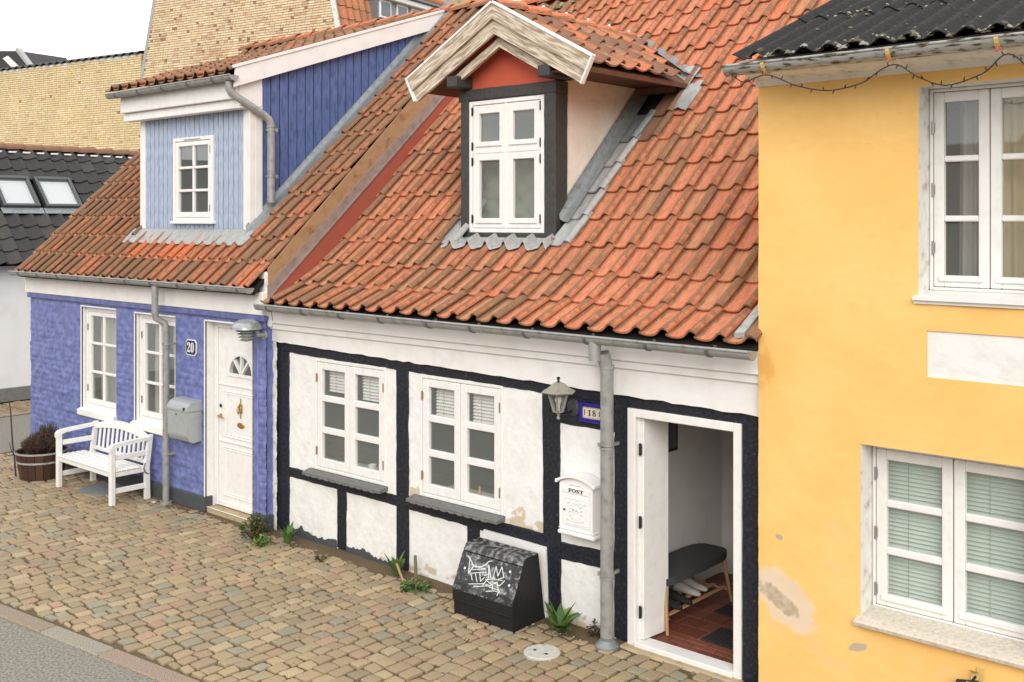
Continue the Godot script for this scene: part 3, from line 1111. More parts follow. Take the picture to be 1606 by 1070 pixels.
func blue_brick(x: float, y: float) -> float:
	var row := int(floor(y / 0.078))
	var fy := y / 0.078 - row
	var xx := x / 0.235 + (0.5 if row % 2 else 0.0) + 0.06 * sin(row * 2.3)
	var fx = xx - floor(xx)
	var e := minf(minf(fx, 1.0 - fx) * 0.235, minf(fy, 1.0 - fy) * 0.078)
	var id := absf(sin(floor(xx) * 12.9898 + row * 78.233) * 43758.5453)
	id -= floor(id)
	var soft := smoothstep(0.0, 0.017, e + 0.004 * fnoise.get_noise_2d(x * 9.0, y * 9.0))
	return soft * (0.003 + 0.010 * id * id) + 0.011 * fnoise.get_noise_2d(x * 2.2, y * 2.2) + 0.006 * fnoise.get_noise_2d(x * 8.0, y * 13.0)

func blue_house() -> void:
	var h := thing("blue_house", "blue painted brick cottage with red tile roof and boarded blue dormer", "house", Vector3(-12.93, 0, -3.6))
	var zf := 0.12
	var w1 := Rect2(-14.292, 0.90, 0.96, 1.41)
	var w2 := Rect2(-12.834, 0.90, 0.974, 1.40)
	var dr := Rect2(-11.19, 0.0, 1.066, 2.30)
	var wall := add(h, "front_wall", relief_wall(-15.88, -9.95, 0.0, 2.40, zf, [w1, w2, dr], 0.0155, blue_brick, 0.0), M.blue_wall)
	var body := MB.new()
	side_prism(body, [V(-0.11, 0), V(7.4, 0), V(7.4, 2.6), V(3.65, 6.40), V(-0.11, 2.80)], -15.88, -15.62)
	side_prism(body, [V(-0.10, 0), V(7.4, 0), V(7.4, 2.6), V(3.65, 6.40), V(-0.10, 2.80)], -10.24, -9.97)
	body.bb(Vector3(-15.6, 0, -7.4), Vector3(-10.25, 2.6, -7.15))
	add(h, "gable_walls", body, M.blue_wall)
	room(h, -15.6, -10.26, 0.02, 2.42, 0.10, -3.2, M.room_wall)
	# plinth, trim, frieze
	for s in [[-15.885, -11.19], [-10.124, -9.945]]:
		var pl := MB.new()
		pl.bb(Vector3(s[0] - 0.012, 0.0, zf - 0.1), Vector3(s[1] + (0.012 if s[1] < -10.5 else 0.0), 0.19, zf + 0.03), 0.012)
		add(h, "plinth", pl, M.plinth_grey)
	add(h, "string_course", box(Vector3(-15.92, 2.365, zf - 0.05), Vector3(-9.955, 2.44, zf + 0.045), 0.012), M.blue_trim)
	add(h, "frieze", box(Vector3(-15.96, 2.44, zf - 0.2), Vector3(-9.955, 2.70, zf + 0.055), 0.008), M.frieze_paint)
	add(h, "string_course_end", box(Vector3(-9.99, 2.3, -0.02), Vector3(-9.91, 2.4, 0.10), 0.02), M.plaster_white)
	# windows
	var k := 0
	for w in [w1, w2]:
		var win := window(h, "window", w.position.x + 0.006, w.end.x - 0.006, w.position.y + 0.004, w.end.y - 0.006, zf - 0.055, [[0, 1, 0, 1, 2, 3]], {"frame": 0.055, "stile": 0.06, "bar": 0.035, "hinges": [0.17, 0.83], "hinge_mat": M.steel})
		var rv := MB.new()
		reveals(rv, w, zf + 0.001, 0.06)
		# thin white border on the wall face
		for q in [[w.position.x - 0.02, w.position.x, w.position.y, w.end.y + 0.02], [w.position.x, w.end.x, w.end.y, w.end.y + 0.02]]:
			rv.bb(Vector3(q[0], q[2], zf - 0.02), Vector3(q[1], q[3], zf + 0.010), 0.004)
		add(win, "reveal", rv, M.white_paint)
		var sl := MB.new()
		side_prism(sl, [V(-zf + 0.08, w.position.y + 0.03), V(-zf - 0.055, w.position.y - 0.015), V(-zf - 0.055, w.position.y - 0.085), V(-zf - 0.03, w.position.y - 0.105), V(-zf + 0.08, w.position.y - 0.105)], w.position.x - 0.03, w.end.x + 0.03)
		add(win, "sill", sl, M.white_paint)
		k += 1
	blue_door(h, dr, zf)
	# roof
	var deck := MB.new()
	var dk := func(z0, z1, x0, x1): side_prism(deck, [V(-z0, blue_roof_y(z0) - 0.13), V(-z1, blue_roof_y(z1) - 0.13), V(-z1, blue_roof_y(z1) - 0.075), V(-z0, blue_roof_y(z0) - 0.075)], x0, x1)
	dk.call(0.26, -0.36, -15.94, -9.985)
	dk.call(-0.36, -3.66, -15.94, -13.40)
	dk.call(-0.36, -3.66, -10.96, -9.985)
	side_prism(deck, [V(3.66, 6.44), V(7.7, 2.45), V(7.7, 2.53), V(3.66, 6.52)], -15.94, -9.985)
	var roof := add(h, "roof", deck, M.deck)
	var tiles := []
	var rows := []
	for r in 15:
		var z := 0.305 - 0.2795 * r
		rows.append(V(z, blue_roof_y(z) - 0.03))
	var skip := func(c, kk, r): return c.x > -13.43 and c.x < -10.90 and c.z < -0.30
	var pick := func(c, kk, r):
		if c.z > -0.35 and c.z < 0.1 and c.x > -13.3 and c.x < -10.7:
			return [0, 13, 3, 13, 0][rng.randi() % 5]
		if r == 0 and rng.randf() < 0.3:
			return [0, 3, 4][rng.randi() % 3]
		return [7, 8, 9, 10, 11, 6, 10, 8, 12, 5, 10, 3][rng.randi() % 12]
	tile_field(tiles, rows, -15.97, 0.23, 26, Transform3D(), skip, pick)
	# dormer roof, low pitch
	var drows := []
	for r in 11:
		var z := -0.02 - 0.365 * r
		drows.append(V(z, 5.255 + 0.33 * (-0.02 - z)))
	tile_field(tiles, drows, -13.87, 0.23, 13, Transform3D(), func(_c, _k, _r): return false, func(_c, _k, _r): return [8, 9, 10, 12, 12, 5, 6, 3][rng.randi() % 8])
	flush_tiles(tiles, roof)
	# ridge
	for q in 15:
		ridge_tile(roof, Vector3(-15.98 + q * 0.40, 6.50 + rng.randf_range(-0.006, 0.006), -3.66), Vector3.RIGHT, 0.44, [0, 3, 5, 6, 4][rng.randi() % 5])
	# verge along the gable beside the half-timbered house: bare render, zinc strip, red sheet
	var lb := func(z): return 2.694 + (0.084 - z) * 0.905
	var br := MB.new()
	side_prism(br, [V(-0.10, lb.call(0.10)), V(-0.10, blue_roof_y(0.10) + 0.012), V(3.64, blue_roof_y(-3.64) + 0.012), V(3.64, lb.call(-3.64))], -9.969, -9.955)
	add(h, "gable_render", br, M.brown_render)
	var mz := MB.new()
	side_prism(mz, [V(-0.11, lb.call(0.11) - 0.035), V(-0.11, lb.call(0.11) + 0.105), V(4.2, lb.call(-4.2) + 0.105), V(4.2, lb.call(-4.2) - 0.035)], -9.954, -9.944)
	side_prism(mz, [V(-0.115, lb.call(0.115) - 0.055), V(-0.115, lb.call(0.115) - 0.03), V(4.2, lb.call(-4.2) - 0.03), V(4.2, lb.call(-4.2) - 0.055)], -9.954, -9.925)
	add(h, "zinc_strip", mz, M.mauve_zinc)
	var rs := MB.new()
	rs.qo(Vector3(-9.945, lb.call(0.1) - 0.05, 0.1), Vector3(-9.945, lb.call(-4.2) - 0.05, -4.2), Vector3(-9.87, lb.call(-4.2) - 0.42, -4.2), Vector3(-9.87, lb.call(0.1) - 0.30, 0.1), Vector3(1, 0.2, 0))
	add(h, "red_flashing", rs, M.red_sheet)
	add(h, "parapet_end", box(Vector3(-10.10, 2.40, -0.02), Vector3(-9.957, 2.93, 0.13), 0.02), M.plaster_old)
	# gutter and downpipe
	var br_x := []
	for q in 10:
		br_x.append(-15.72 + q * 0.62)
	gutter(h, "gutter", -16.0, -9.98, 2.755, 0.335, 0.06, br_x, M.zinc, M.bracket_dark)
	var dp := pipe([Vector3(-11.96, 2.70, 0.34), Vector3(-11.96, 2.36, 0.34), Vector3(-11.955, 2.30, 0.33), Vector3(-11.91, 2.24, 0.24), Vector3(-11.90, 2.18, 0.225), Vector3(-11.90, 0.0, 0.225)], 0.042)
	for y in [2.15, 1.98, 0.62]:
		collar(dp, Vector3(-11.90, y, 0.225), 0.042)
	for y in [1.98, 0.62]:
		dp.bb(Vector3(-11.905, y - 0.012, 0.11), Vector3(-11.84, y + 0.012, 0.225))
	dp.lathe([V(0.075, 0.0), V(0.075, 0.03), V(0.05, 0.035)], 14, Vector3(-11.90, 0.0, 0.225))
	add(h, "downpipe", dp, M.zinc)
	blue_dormer(h)

func ridge_tile(parent: Node, a: Vector3, d: Vector3, l: float, kind: int, r := 0.105) -> void:
	var mb := MB.new()
	var sd := Vector3.UP.cross(d).normalized()
	var n := 9
	for k in n:
		var a0 := PI * k / n
		var a1 := PI * (k + 1) / n
		var o0 := sd * cos(a0) + Vector3.UP * sin(a0)
		var o1 := sd * cos(a1) + Vector3.UP * sin(a1)
		var e := a + d * l + Vector3(0, 0.022, 0)
		for sh in 2:
			var rr := r - 0.016 * sh
			var sg := 1.0 - 2.0 * sh
			var q := mb.p(a + o0 * rr * 0.93, o0 * sg, V(float(k) / n, 0))
			mb.p(e + o0 * rr * 1.05, o0 * sg, V(float(k) / n, 0.98))
			mb.p(e + o1 * rr * 1.05, o1 * sg, V(float(k + 1) / n, 0.98))
			mb.p(a + o1 * rr * 0.93, o1 * sg, V(float(k + 1) / n, 0))
			if sh == 0:
				mb.f(q, q + 2, q + 1)
				mb.f(q, q + 3, q + 2)
			else:
				mb.f(q, q + 1, q + 2)
				mb.f(q, q + 2, q + 3)
		for en in 2:
			var b := a if en == 0 else e
			var f := 0.93 if en == 0 else 1.05
			mb.qo(b + o0 * r * f, b + o1 * r * f, b + o1 * (r - 0.016) * f, b + o0 * (r - 0.016) * f, d * (2.0 * en - 1.0))
	add(parent, "ridge_tile", mb, M["roof_tile_%d" % kind])

func blue_door(h: Node3D, dr: Rect2, zf: float) -> void:
	var fr := MB.new()
	reveals(fr, Rect2(dr.position.x, 0.07, dr.size.x, dr.end.y - 0.07), zf + 0.001, 0.16)
	for q in [[dr.position.x - 0.02, dr.position.x, 0.0, dr.end.y + 0.02], [dr.position.x, dr.end.x, dr.end.y, dr.end.y + 0.02]]:
		fr.bb(Vector3(q[0], q[2], zf - 0.02), Vector3(q[1], q[3], zf + 0.010), 0.004)
	var z := -0.02
	fr.bb(Vector3(dr.position.x + 0.003, 0.08, z - 0.08), Vector3(dr.position.x + 0.07, dr.end.y - 0.003, z + 0.02), 0.006)
	fr.bb(Vector3(dr.end.x - 0.07, 0.08, z - 0.08), Vector3(dr.end.x - 0.003, dr.end.y - 0.003, z + 0.02), 0.006)
	fr.bb(Vector3(dr.position.x + 0.07, dr.end.y - 0.08, z - 0.08), Vector3(dr.end.x - 0.07, dr.end.y - 0.003, z + 0.019), 0.006)
	add(h, "door_frame", fr, M.white_paint)
	add(h, "doorstep", box(Vector3(dr.position.x + 0.004, -0.05, z - 0.1), Vector3(dr.end.x - 0.004, 0.072, zf - 0.01), 0.012), M.sandstone)
	var x0 := dr.position.x + 0.074
	var x1 := dr.end.x - 0.074
	var lf := MB.new()
	var cx := (x0 + x1) / 2.0
	var fy := 1.68
	var R := 0.235
	# the leaf in pieces round the half-round light
	lf.bb(Vector3(x0, 0.085, z - 0.045), Vector3(x1, fy, z), 0.004)
	lf.bb(Vector3(x0, fy, z - 0.045), Vector3(cx - R, 2.215, z), 0.0)
	lf.bb(Vector3(cx + R, fy, z - 0.045), Vector3(x1, 2.215, z), 0.0)
	for s in 12:
		var a0 := PI * s / 12
		var a1 := PI * (s + 1) / 12
		var p0 := V(cx + R * cos(a0), fy + R * sin(a0))
		var p1 := V(cx + R * cos(a1), fy + R * sin(a1))
		lf.quad(Vector3(p1.x, p1.y, z), Vector3(p0.x, p0.y, z), Vector3(p0.x, 2.215, z), Vector3(p1.x, 2.215, z))
		lf.qo(Vector3(p1.x, p1.y, z), Vector3(p0.x, p0.y, z), Vector3(p0.x, p0.y, z - 0.045), Vector3(p1.x, p1.y, z - 0.045), Vector3(-cos((a0 + a1) / 2), -sin((a0 + a1) / 2), 0))
	lf.bb(Vector3(x0, 0.085, z), Vector3(x1, 0.15, z + 0.02), 0.008)
	var leaf := add(h, "front_door", lf, M.frame_white)
	# raised mouldings of the two panels, rails
	for pn in [[0.215, 0.80, 0.11], [0.92, 1.47, 0.11]]:
		var a = x0 + pn[2]
		var b = x1 - pn[2]
		var mo := MB.new()
		for q in 2:
			var g := 0.028 * q
			var t := 0.012
			var zz := z + 0.012 - 0.004 * q
			mo.bb(Vector3(a + g, pn[0] + g, z - 0.005), Vector3(a + g + t, pn[1] - g, zz), 0.004)
			mo.bb(Vector3(b - g - t, pn[0] + g, z - 0.005), Vector3(b - g, pn[1] - g, zz), 0.004)
			mo.bb(Vector3(a + g + t, pn[0] + g, z - 0.005), Vector3(b - g - t, pn[0] + g + t, zz - 0.001), 0.004)
			mo.bb(Vector3(a + g + t, pn[1] - g - t, z - 0.005), Vector3(b - g - t, pn[1] - g, zz - 0.001), 0.004)
		add(leaf, "door_panel", mo, M.frame_white)
	for y in [0.865, 1.545]:
		add(leaf, "rail_moulding", box(Vector3(x0 + 0.01, y - 0.012, z - 0.004), Vector3(x1 - 0.01, y + 0.012, z + 0.014), 0.006), M.frame_white)
	# fanlight
	var rim := MB.new()
	for s in 14:
		var a0 := PI * s / 14
		var a1 := PI * (s + 1) / 14
		for rr in [[R + 0.025, R - 0.008]]:
			var q0 := Vector3(cx + rr[0] * cos(a0), fy + rr[0] * sin(a0), z + 0.012)
			var q1 := Vector3(cx + rr[0] * cos(a1), fy + rr[0] * sin(a1), z + 0.012)
			var q2 := Vector3(cx + rr[1] * cos(a1), fy + rr[1] * sin(a1), z + 0.012)
			var q3 := Vector3(cx + rr[1] * cos(a0), fy + rr[1] * sin(a0), z + 0.012)
			rim.qo(q0, q1, q2, q3, Vector3.BACK)
			var dz := Vector3(0, 0, -0.02)
			rim.qo(q0, q1, q1 + dz, q0 + dz, Vector3(cos(a0), sin(a0), 0))
			rim.qo(q3, q2, q2 + dz, q3 + dz, -Vector3(cos(a0), sin(a0), 0))
	rim.bb(Vector3(cx - R - 0.025, fy - 0.03, z - 0.01), Vector3(cx + R + 0.025, fy + 0.012, z + 0.0125), 0.005)
	for an in [0.27, 0.5, 0.73]:
		var d := Vector3(cos(PI * an), sin(PI * an), 0)
		var sd := Vector3(-d.y, d.x, 0) * 0.013
		var c0 := Vector3(cx, fy + 0.005, z)
		rim.qo(c0 - sd + Vector3(0, 0, 0.006), c0 + sd + Vector3(0, 0, 0.006), c0 + d * R + sd + Vector3(0, 0, 0.006), c0 + d * R - sd + Vector3(0, 0, 0.006), Vector3.BACK)
		for sg in [1.0, -1.0]:
			rim.qo(c0 + sd * sg + Vector3(0, 0, 0.006), c0 + d * R + sd * sg + Vector3(0, 0, 0.006), c0 + d * R + sd * sg + Vector3(0, 0, -0.03), c0 + sd * sg + Vector3(0, 0, -0.03), sd * sg)
	add(leaf, "fanlight_frame", rim, M.frame_white)
	var edges := [0.0, 0.27, 0.5, 0.73, 1.0]
	for q in 4:
		var pl := PackedVector2Array([V(cx, fy)])
		for s in 5:
			var an: float = PI * lerpf(edges[q], edges[q + 1], s / 4.0)
			pl.append(V(cx + R * cos(an), fy + R * sin(an)))
		var gb := MB.new()
		gb.prism(pl, z - 0.03, z - 0.026)
		add(leaf, "pane", gb, M.glass)
	# brass fittings
	var kn := MB.new()
	kn.xf = Transform3D(Basis(), Vector3(cx, 1.29, z))
	kn.bb(Vector3(-0.035, -0.05, 0.0), Vector3(0.035, 0.055, 0.012), 0.01)
	kn.bb(Vector3(-0.009, 0.05, 0.0), Vector3(0.009, 0.12, 0.010), 0.004)
	kn.bb(Vector3(-0.010, -0.12, 0.0), Vector3(0.010, -0.05, 0.010), 0.004)
	kn.tube([Vector3(-0.03, 0.03, 0.02), Vector3(-0.034, -0.02, 0.035), Vector3(0.0, -0.055, 0.04), Vector3(0.034, -0.02, 0.035), Vector3(0.03, 0.03, 0.02)], 0.009, 8)
	add(leaf, "door_knocker", kn, M.brass)
	var pt := MB.new()
	pt.xf = Transform3D(Basis(Vector3(2.1, 0, 0), Vector3(0, 0, 1), Vector3(0, -1, 0)), Vector3(cx, 1.09, z))
	pt.lathe([V(0.0, 0.0), V(0.036, 0.0), V(0.036, 0.006), V(0.028, 0.010), V(0.0, 0.010)], 20)
	add(leaf, "name_plate", pt, M.brass)
	var hd := MB.new()
	hd.tube([Vector3(x0 + 0.045, 1.16, z - 0.002), Vector3(x0 + 0.045, 1.16, z + 0.05)], 0.012, 10)
	hd.tube([Vector3(x0 + 0.045, 1.16, z + 0.045), Vector3(x0 + 0.10, 1.158, z + 0.05), Vector3(x0 + 0.155, 1.15, z + 0.045)], 0.010, 10)
	hd.xf = Transform3D(Basis(Vector3(1, 0, 0), Vector3(0, 0, 1), Vector3(0, -1, 0)), Vector3(x0 + 0.045, 1.16, z))
	hd.lathe([V(0.0, 0), V(0.026, 0), V(0.026, 0.008), V(0.0, 0.008)], 14)
	hd.xf = Transform3D()
	add(leaf, "door_handle", hd, M.brass)
	var lk := MB.new()
	lk.xf = Transform3D(Basis(Vector3(1, 0, 0), Vector3(0, 0, 1), Vector3(0, -1, 0)), Vector3(x0 + 0.045, 1.28, z))
	lk.lathe([V(0.0, 0), V(0.022, 0), V(0.022, 0.009), V(0.0, 0.011)], 14)
	add(leaf, "lock_cylinder", lk, M.dark_iron)

func blue_dormer(h: Node3D) -> void:
	var z := -0.33
	var core := MB.new()
	# dark carcass behind the boards: front round the window, side, left side
	core.bb(Vector3(-13.44, 3.33, z - 0.08), Vector3(-12.60, 4.95, z - 0.025))
	core.bb(Vector3(-11.73, 3.33, z - 0.08), Vector3(-10.96, 4.95, z - 0.025))
	core.bb(Vector3(-12.60, 4.58, z - 0.08), Vector3(-11.73, 4.95, z - 0.025))
	core.bb(Vector3(-12.60, 3.33, z - 0.08), Vector3(-11.73, 3.50, z - 0.025))
	var top := func(zz): return 5.16 + 0.335 * (-0.2 - zz)
	side_prism(core, [V(0.36, 3.33), V(0.36, top.call(-0.36)), V(3.75, top.call(-3.75)), V(3.75, 6.4), V(3.3, 6.0)], -10.96, -10.945)
	side_prism(core, [V(0.36, 3.33), V(0.36, top.call(-0.36)), V(3.75, top.call(-3.75)), V(3.75, 6.4), V(3.3, 6.0)], -13.46, -13.44)
	side_prism(core, [V(0.06, 5.18), V(4.0, 5.18 + 0.33 * 3.94), V(4.0, 5.235 + 0.33 * 3.94), V(0.06, 5.235)], -13.76, -10.87)
	var d := add(h, "dormer", core, M.deck)
	room(h, -13.35, -11.05, 3.45, 4.85, z - 0.09, -2.6, M.room_wall, "dormer_interior")
	# boards of the front
	var x := -13.355
	while x < -11.05:
		var w := minf(0.1095, -11.045 - x)
		var b0 := x + w - 0.016
		var seg := [[3.365, 4.90, x, b0]]
		if b0 > -12.63 and x < -11.70:
			var c0 := maxf(x, -12.63)
			var c1 := minf(b0, -11.70)
			seg = [[3.365, 3.50, c0, c1], [4.585, 4.90, c0, c1]]
			if c0 - x > 0.012:
				seg.append([3.365, 4.90, x, c0 - 0.001])
			if b0 - c1 > 0.012:
				seg.append([3.365, 4.90, c1 + 0.001, b0])
		for s in seg:
			var a: float = s[2]
			var b: float = s[3]
			add(d, "board", box(Vector3(a, s[0] + rng.randf_range(0, 0.004), z - 0.026), Vector3(b, s[1], z + rng.randf_range(-0.002, 0.002)), 0.004), M.board_pale)
		x += w
	# boards of the side
	var zz := -0.505
	while zz > -3.3:
		var a := zz
		var b := zz - 0.117
		var mb := MB.new()
		side_prism(mb, [V(-a, maxf(3.36, blue_roof_y(a) - 0.02)), V(-b, blue_roof_y(b) - 0.02), V(-b, maxf(blue_roof_y(b), top.call(b))), V(-a, top.call(a))], -10.946, -10.921 + rng.randf_range(-0.002, 0.002))
		add(d, "board", mb, M.board_deep)
		zz -= 0.1325
	# white corner boards, fascia, soffit, rake
	var cb := MB.new()
	cb.bb(Vector3(-13.49, 3.355, z - 0.06), Vector3(-13.36, 4.90, z + 0.018), 0.005)
	add(d, "corner_board", cb, M.white_paint)
	cb = MB.new()
	cb.bb(Vector3(-11.045, 3.355, z - 0.06), Vector3(-10.908, 4.90, z + 0.018), 0.005)
	cb.bb(Vector3(-10.94, 3.36, -0.50), Vector3(-10.906, 5.16, z - 0.06), 0.005)
	add(d, "corner_board", cb, M.white_worn)
	add(d, "fascia", box(Vector3(-13.66, 4.865, -0.30), Vector3(-10.915, 4.975, -0.165), 0.006), M.white_paint)
	add(d, "fascia", box(Vector3(-13.66, 4.978, -0.30), Vector3(-10.915, 5.215, -0.115), 0.006), M.white_paint)
	add(d, "corner_board", box(Vector3(-10.914, 4.90, -0.49), Vector3(-10.9, 5.3, -0.16), 0.004), M.white_worn)
	var rk := MB.new()
	var ry := func(q): return 5.13 + 0.342 * (-0.13 - q)
	side_prism(rk, [V(0.05, ry.call(-0.05)), V(0.07, ry.call(-0.07) + 0.225), V(3.93, ry.call(-3.93) + 0.205), V(3.33, ry.call(-3.33))], -10.862, -10.832)
	side_prism(rk, [V(0.045, ry.call(-0.05) + 0.228), V(0.045, ry.call(-0.05) + 0.262), V(3.98, ry.call(-3.98) + 0.242), V(3.98, ry.call(-3.98) + 0.208)], -10.88, -10.818)
	add(d, "rake_board", rk, M.white_worn)
	var w := window(h, "dormer_window", -12.63, -11.70, 3.495, 4.59, z + 0.03, [[0, 1, 0, 1, 2, 3]], {"frame": 0.05, "stile": 0.06, "bar": 0.035, "hinges": [0.12, 0.88], "hinge_right": true, "hinge_mat": M.steel})
	add(w, "sill", box(Vector3(-12.66, 3.465, z - 0.01), Vector3(-11.67, 3.50, z + 0.06), 0.006), M.white_paint)
	add(w, "vent_strip", box(Vector3(-12.36, 4.553, z + 0.028), Vector3(-11.97, 4.567, z + 0.036), 0.002), M.zinc_pale)
	# zinc apron and side flashing dressed over the tiles
	var ap := MB.new()
	var cols := 66
	for q in cols + 1:
		var xx := lerpf(-13.62, -10.70, float(q) / cols)
		var ph := (xx + 15.97) / 0.23
		ph -= floor(ph)
		var bump := 0.050 * exp(-pow((ph - 0.88) / 0.20, 2.0)) + 0.03 * exp(-pow(ph / 0.08, 2.0))
		ap.p(Vector3(xx, 3.40, z + 0.02), Vector3(0, 0.7, 0.7))
		ap.p(Vector3(xx, blue_roof_y(z + 0.05) + 0.055, z + 0.06), Vector3(0, 0.7, 0.7))
		ap.p(Vector3(xx, blue_roof_y(-0.12) + 0.044 + bump + 0.008 * fnoise.get_noise_1d(xx * 4.0), -0.12 + 0.02 * fnoise.get_noise_1d(xx * 2.0)), Vector3(0, 0.7, 0.7))
	for q in cols:
		for e in 2:
			var a := q * 3 + e
			ap.f(a, a + 1, a + 4)
			ap.f(a, a + 4, a + 3)
	ap.smooth(0, 0)
	add(d, "apron_flashing", ap, M.zinc_pale)
	var sf := MB.new()
	var n := 14
	for q in n + 1:
		var q0 := lerpf(-0.26, -3.75, float(q) / n)
		var y := blue_roof_y(q0)
		sf.p(Vector3(-10.915, y + 0.15, q0), Vector3.RIGHT)
		sf.p(Vector3(-10.90, y + 0.07, q0), Vector3.UP)
		sf.p(Vector3(-10.84, y + 0.045 + 0.006 * sin(q * 2.1), q0 + 0.01), Vector3.UP)
		sf.p(Vector3(-10.73, y + 0.052, q0 + 0.02), Vector3.UP)
		sf.p(Vector3(-10.72, y + 0.02, q0 + 0.02), Vector3.RIGHT)
	for q in n:
		for e in 4:
			var a := q * 5 + e
			sf.f(a, a + 1, a + 6)
			sf.f(a, a + 6, a + 5)
	sf.smooth(0, 0)
	add(d, "side_flashing", sf, M.lead)
	var gx := [-13.55, -12.95, -12.35, -11.75, -11.2]
	gutter(h, "dormer_gutter", -13.78, -10.80, 5.235, -0.02, 0.06, gx, M.zinc, M.bracket_dark)
	var dp := pipe([Vector3(-10.93, 5.17, -0.04), Vector3(-10.93, 5.08, -0.04), Vector3(-10.92, 5.03, -0.07), Vector3(-10.835, 4.80, -0.46), Vector3(-10.825, 4.75, -0.53), Vector3(-10.82, 4.68, -0.56), Vector3(-10.82, 3.73, -0.56)], 0.047)
	for y in [4.62, 4.66, 4.05]:
		collar(dp, Vector3(-10.82, y, -0.56), 0.047)
	for y in [4.62, 4.05]:
		dp.bb(Vector3(-10.93, y - 0.01, -0.568), Vector3(-10.82, y + 0.01, -0.552))
		dp.bb(Vector3(-10.80, y - 0.02, -0.64), Vector3(-10.785, y + 0.02, -0.60))
	add(h, "dormer_downpipe", dp, M.zinc)

# ---------------------------------------------------------------- half-timbered house
var mid_rows := []
func mid_roof_y(z: float) -> float:
	for k in mid_rows.size() - 1:
		var a: Vector2 = mid_rows[k]
		var b: Vector2 = mid_rows[k + 1]
		if z >= b.x or k == mid_rows.size() - 2:
			return lerpf(a.y, b.y, (a.x - z) / (a.x - b.x))
	return 0.0

func panel(h: Node, x0: float, x1: float, y0: float, y1: float, z: float, worn: float) -> void:
	var mb := relief_wall(x0, x1, y0, y1, z, [], 0.022, plaster_relief(0.005), 0.0)
	for k in mb.v.size():
		var p := mb.v[k]
		var e := (p.y - y0) / 0.11 - 0.25 + 1.9 * fnoise.get_noise_2d(p.x * 4.0, p.y * 6.0)
		if worn > 0.0 and e < worn * 1.6 - 0.6 and fnoise.get_noise_2d(p.x * 1.3 + 9.0, 3.0) < worn - 0.25:
			mb.c[k] = Color(0.74, 0.62, 0.46)
		else:
			var g := 1.0 - 0.05 * smoothstep(0.25, 0.5, fnoise.get_noise_2d(p.x * 7.0 + 30.0, p.y * 4.0))
			mb.c[k] = Color(g, g, g * 0.985)
	mb.bb(Vector3(x0, y0, z - 0.11), Vector3(x1, y1, z - 0.02))
	add(h, "plaster_panel", mb, M.plaster_panel)

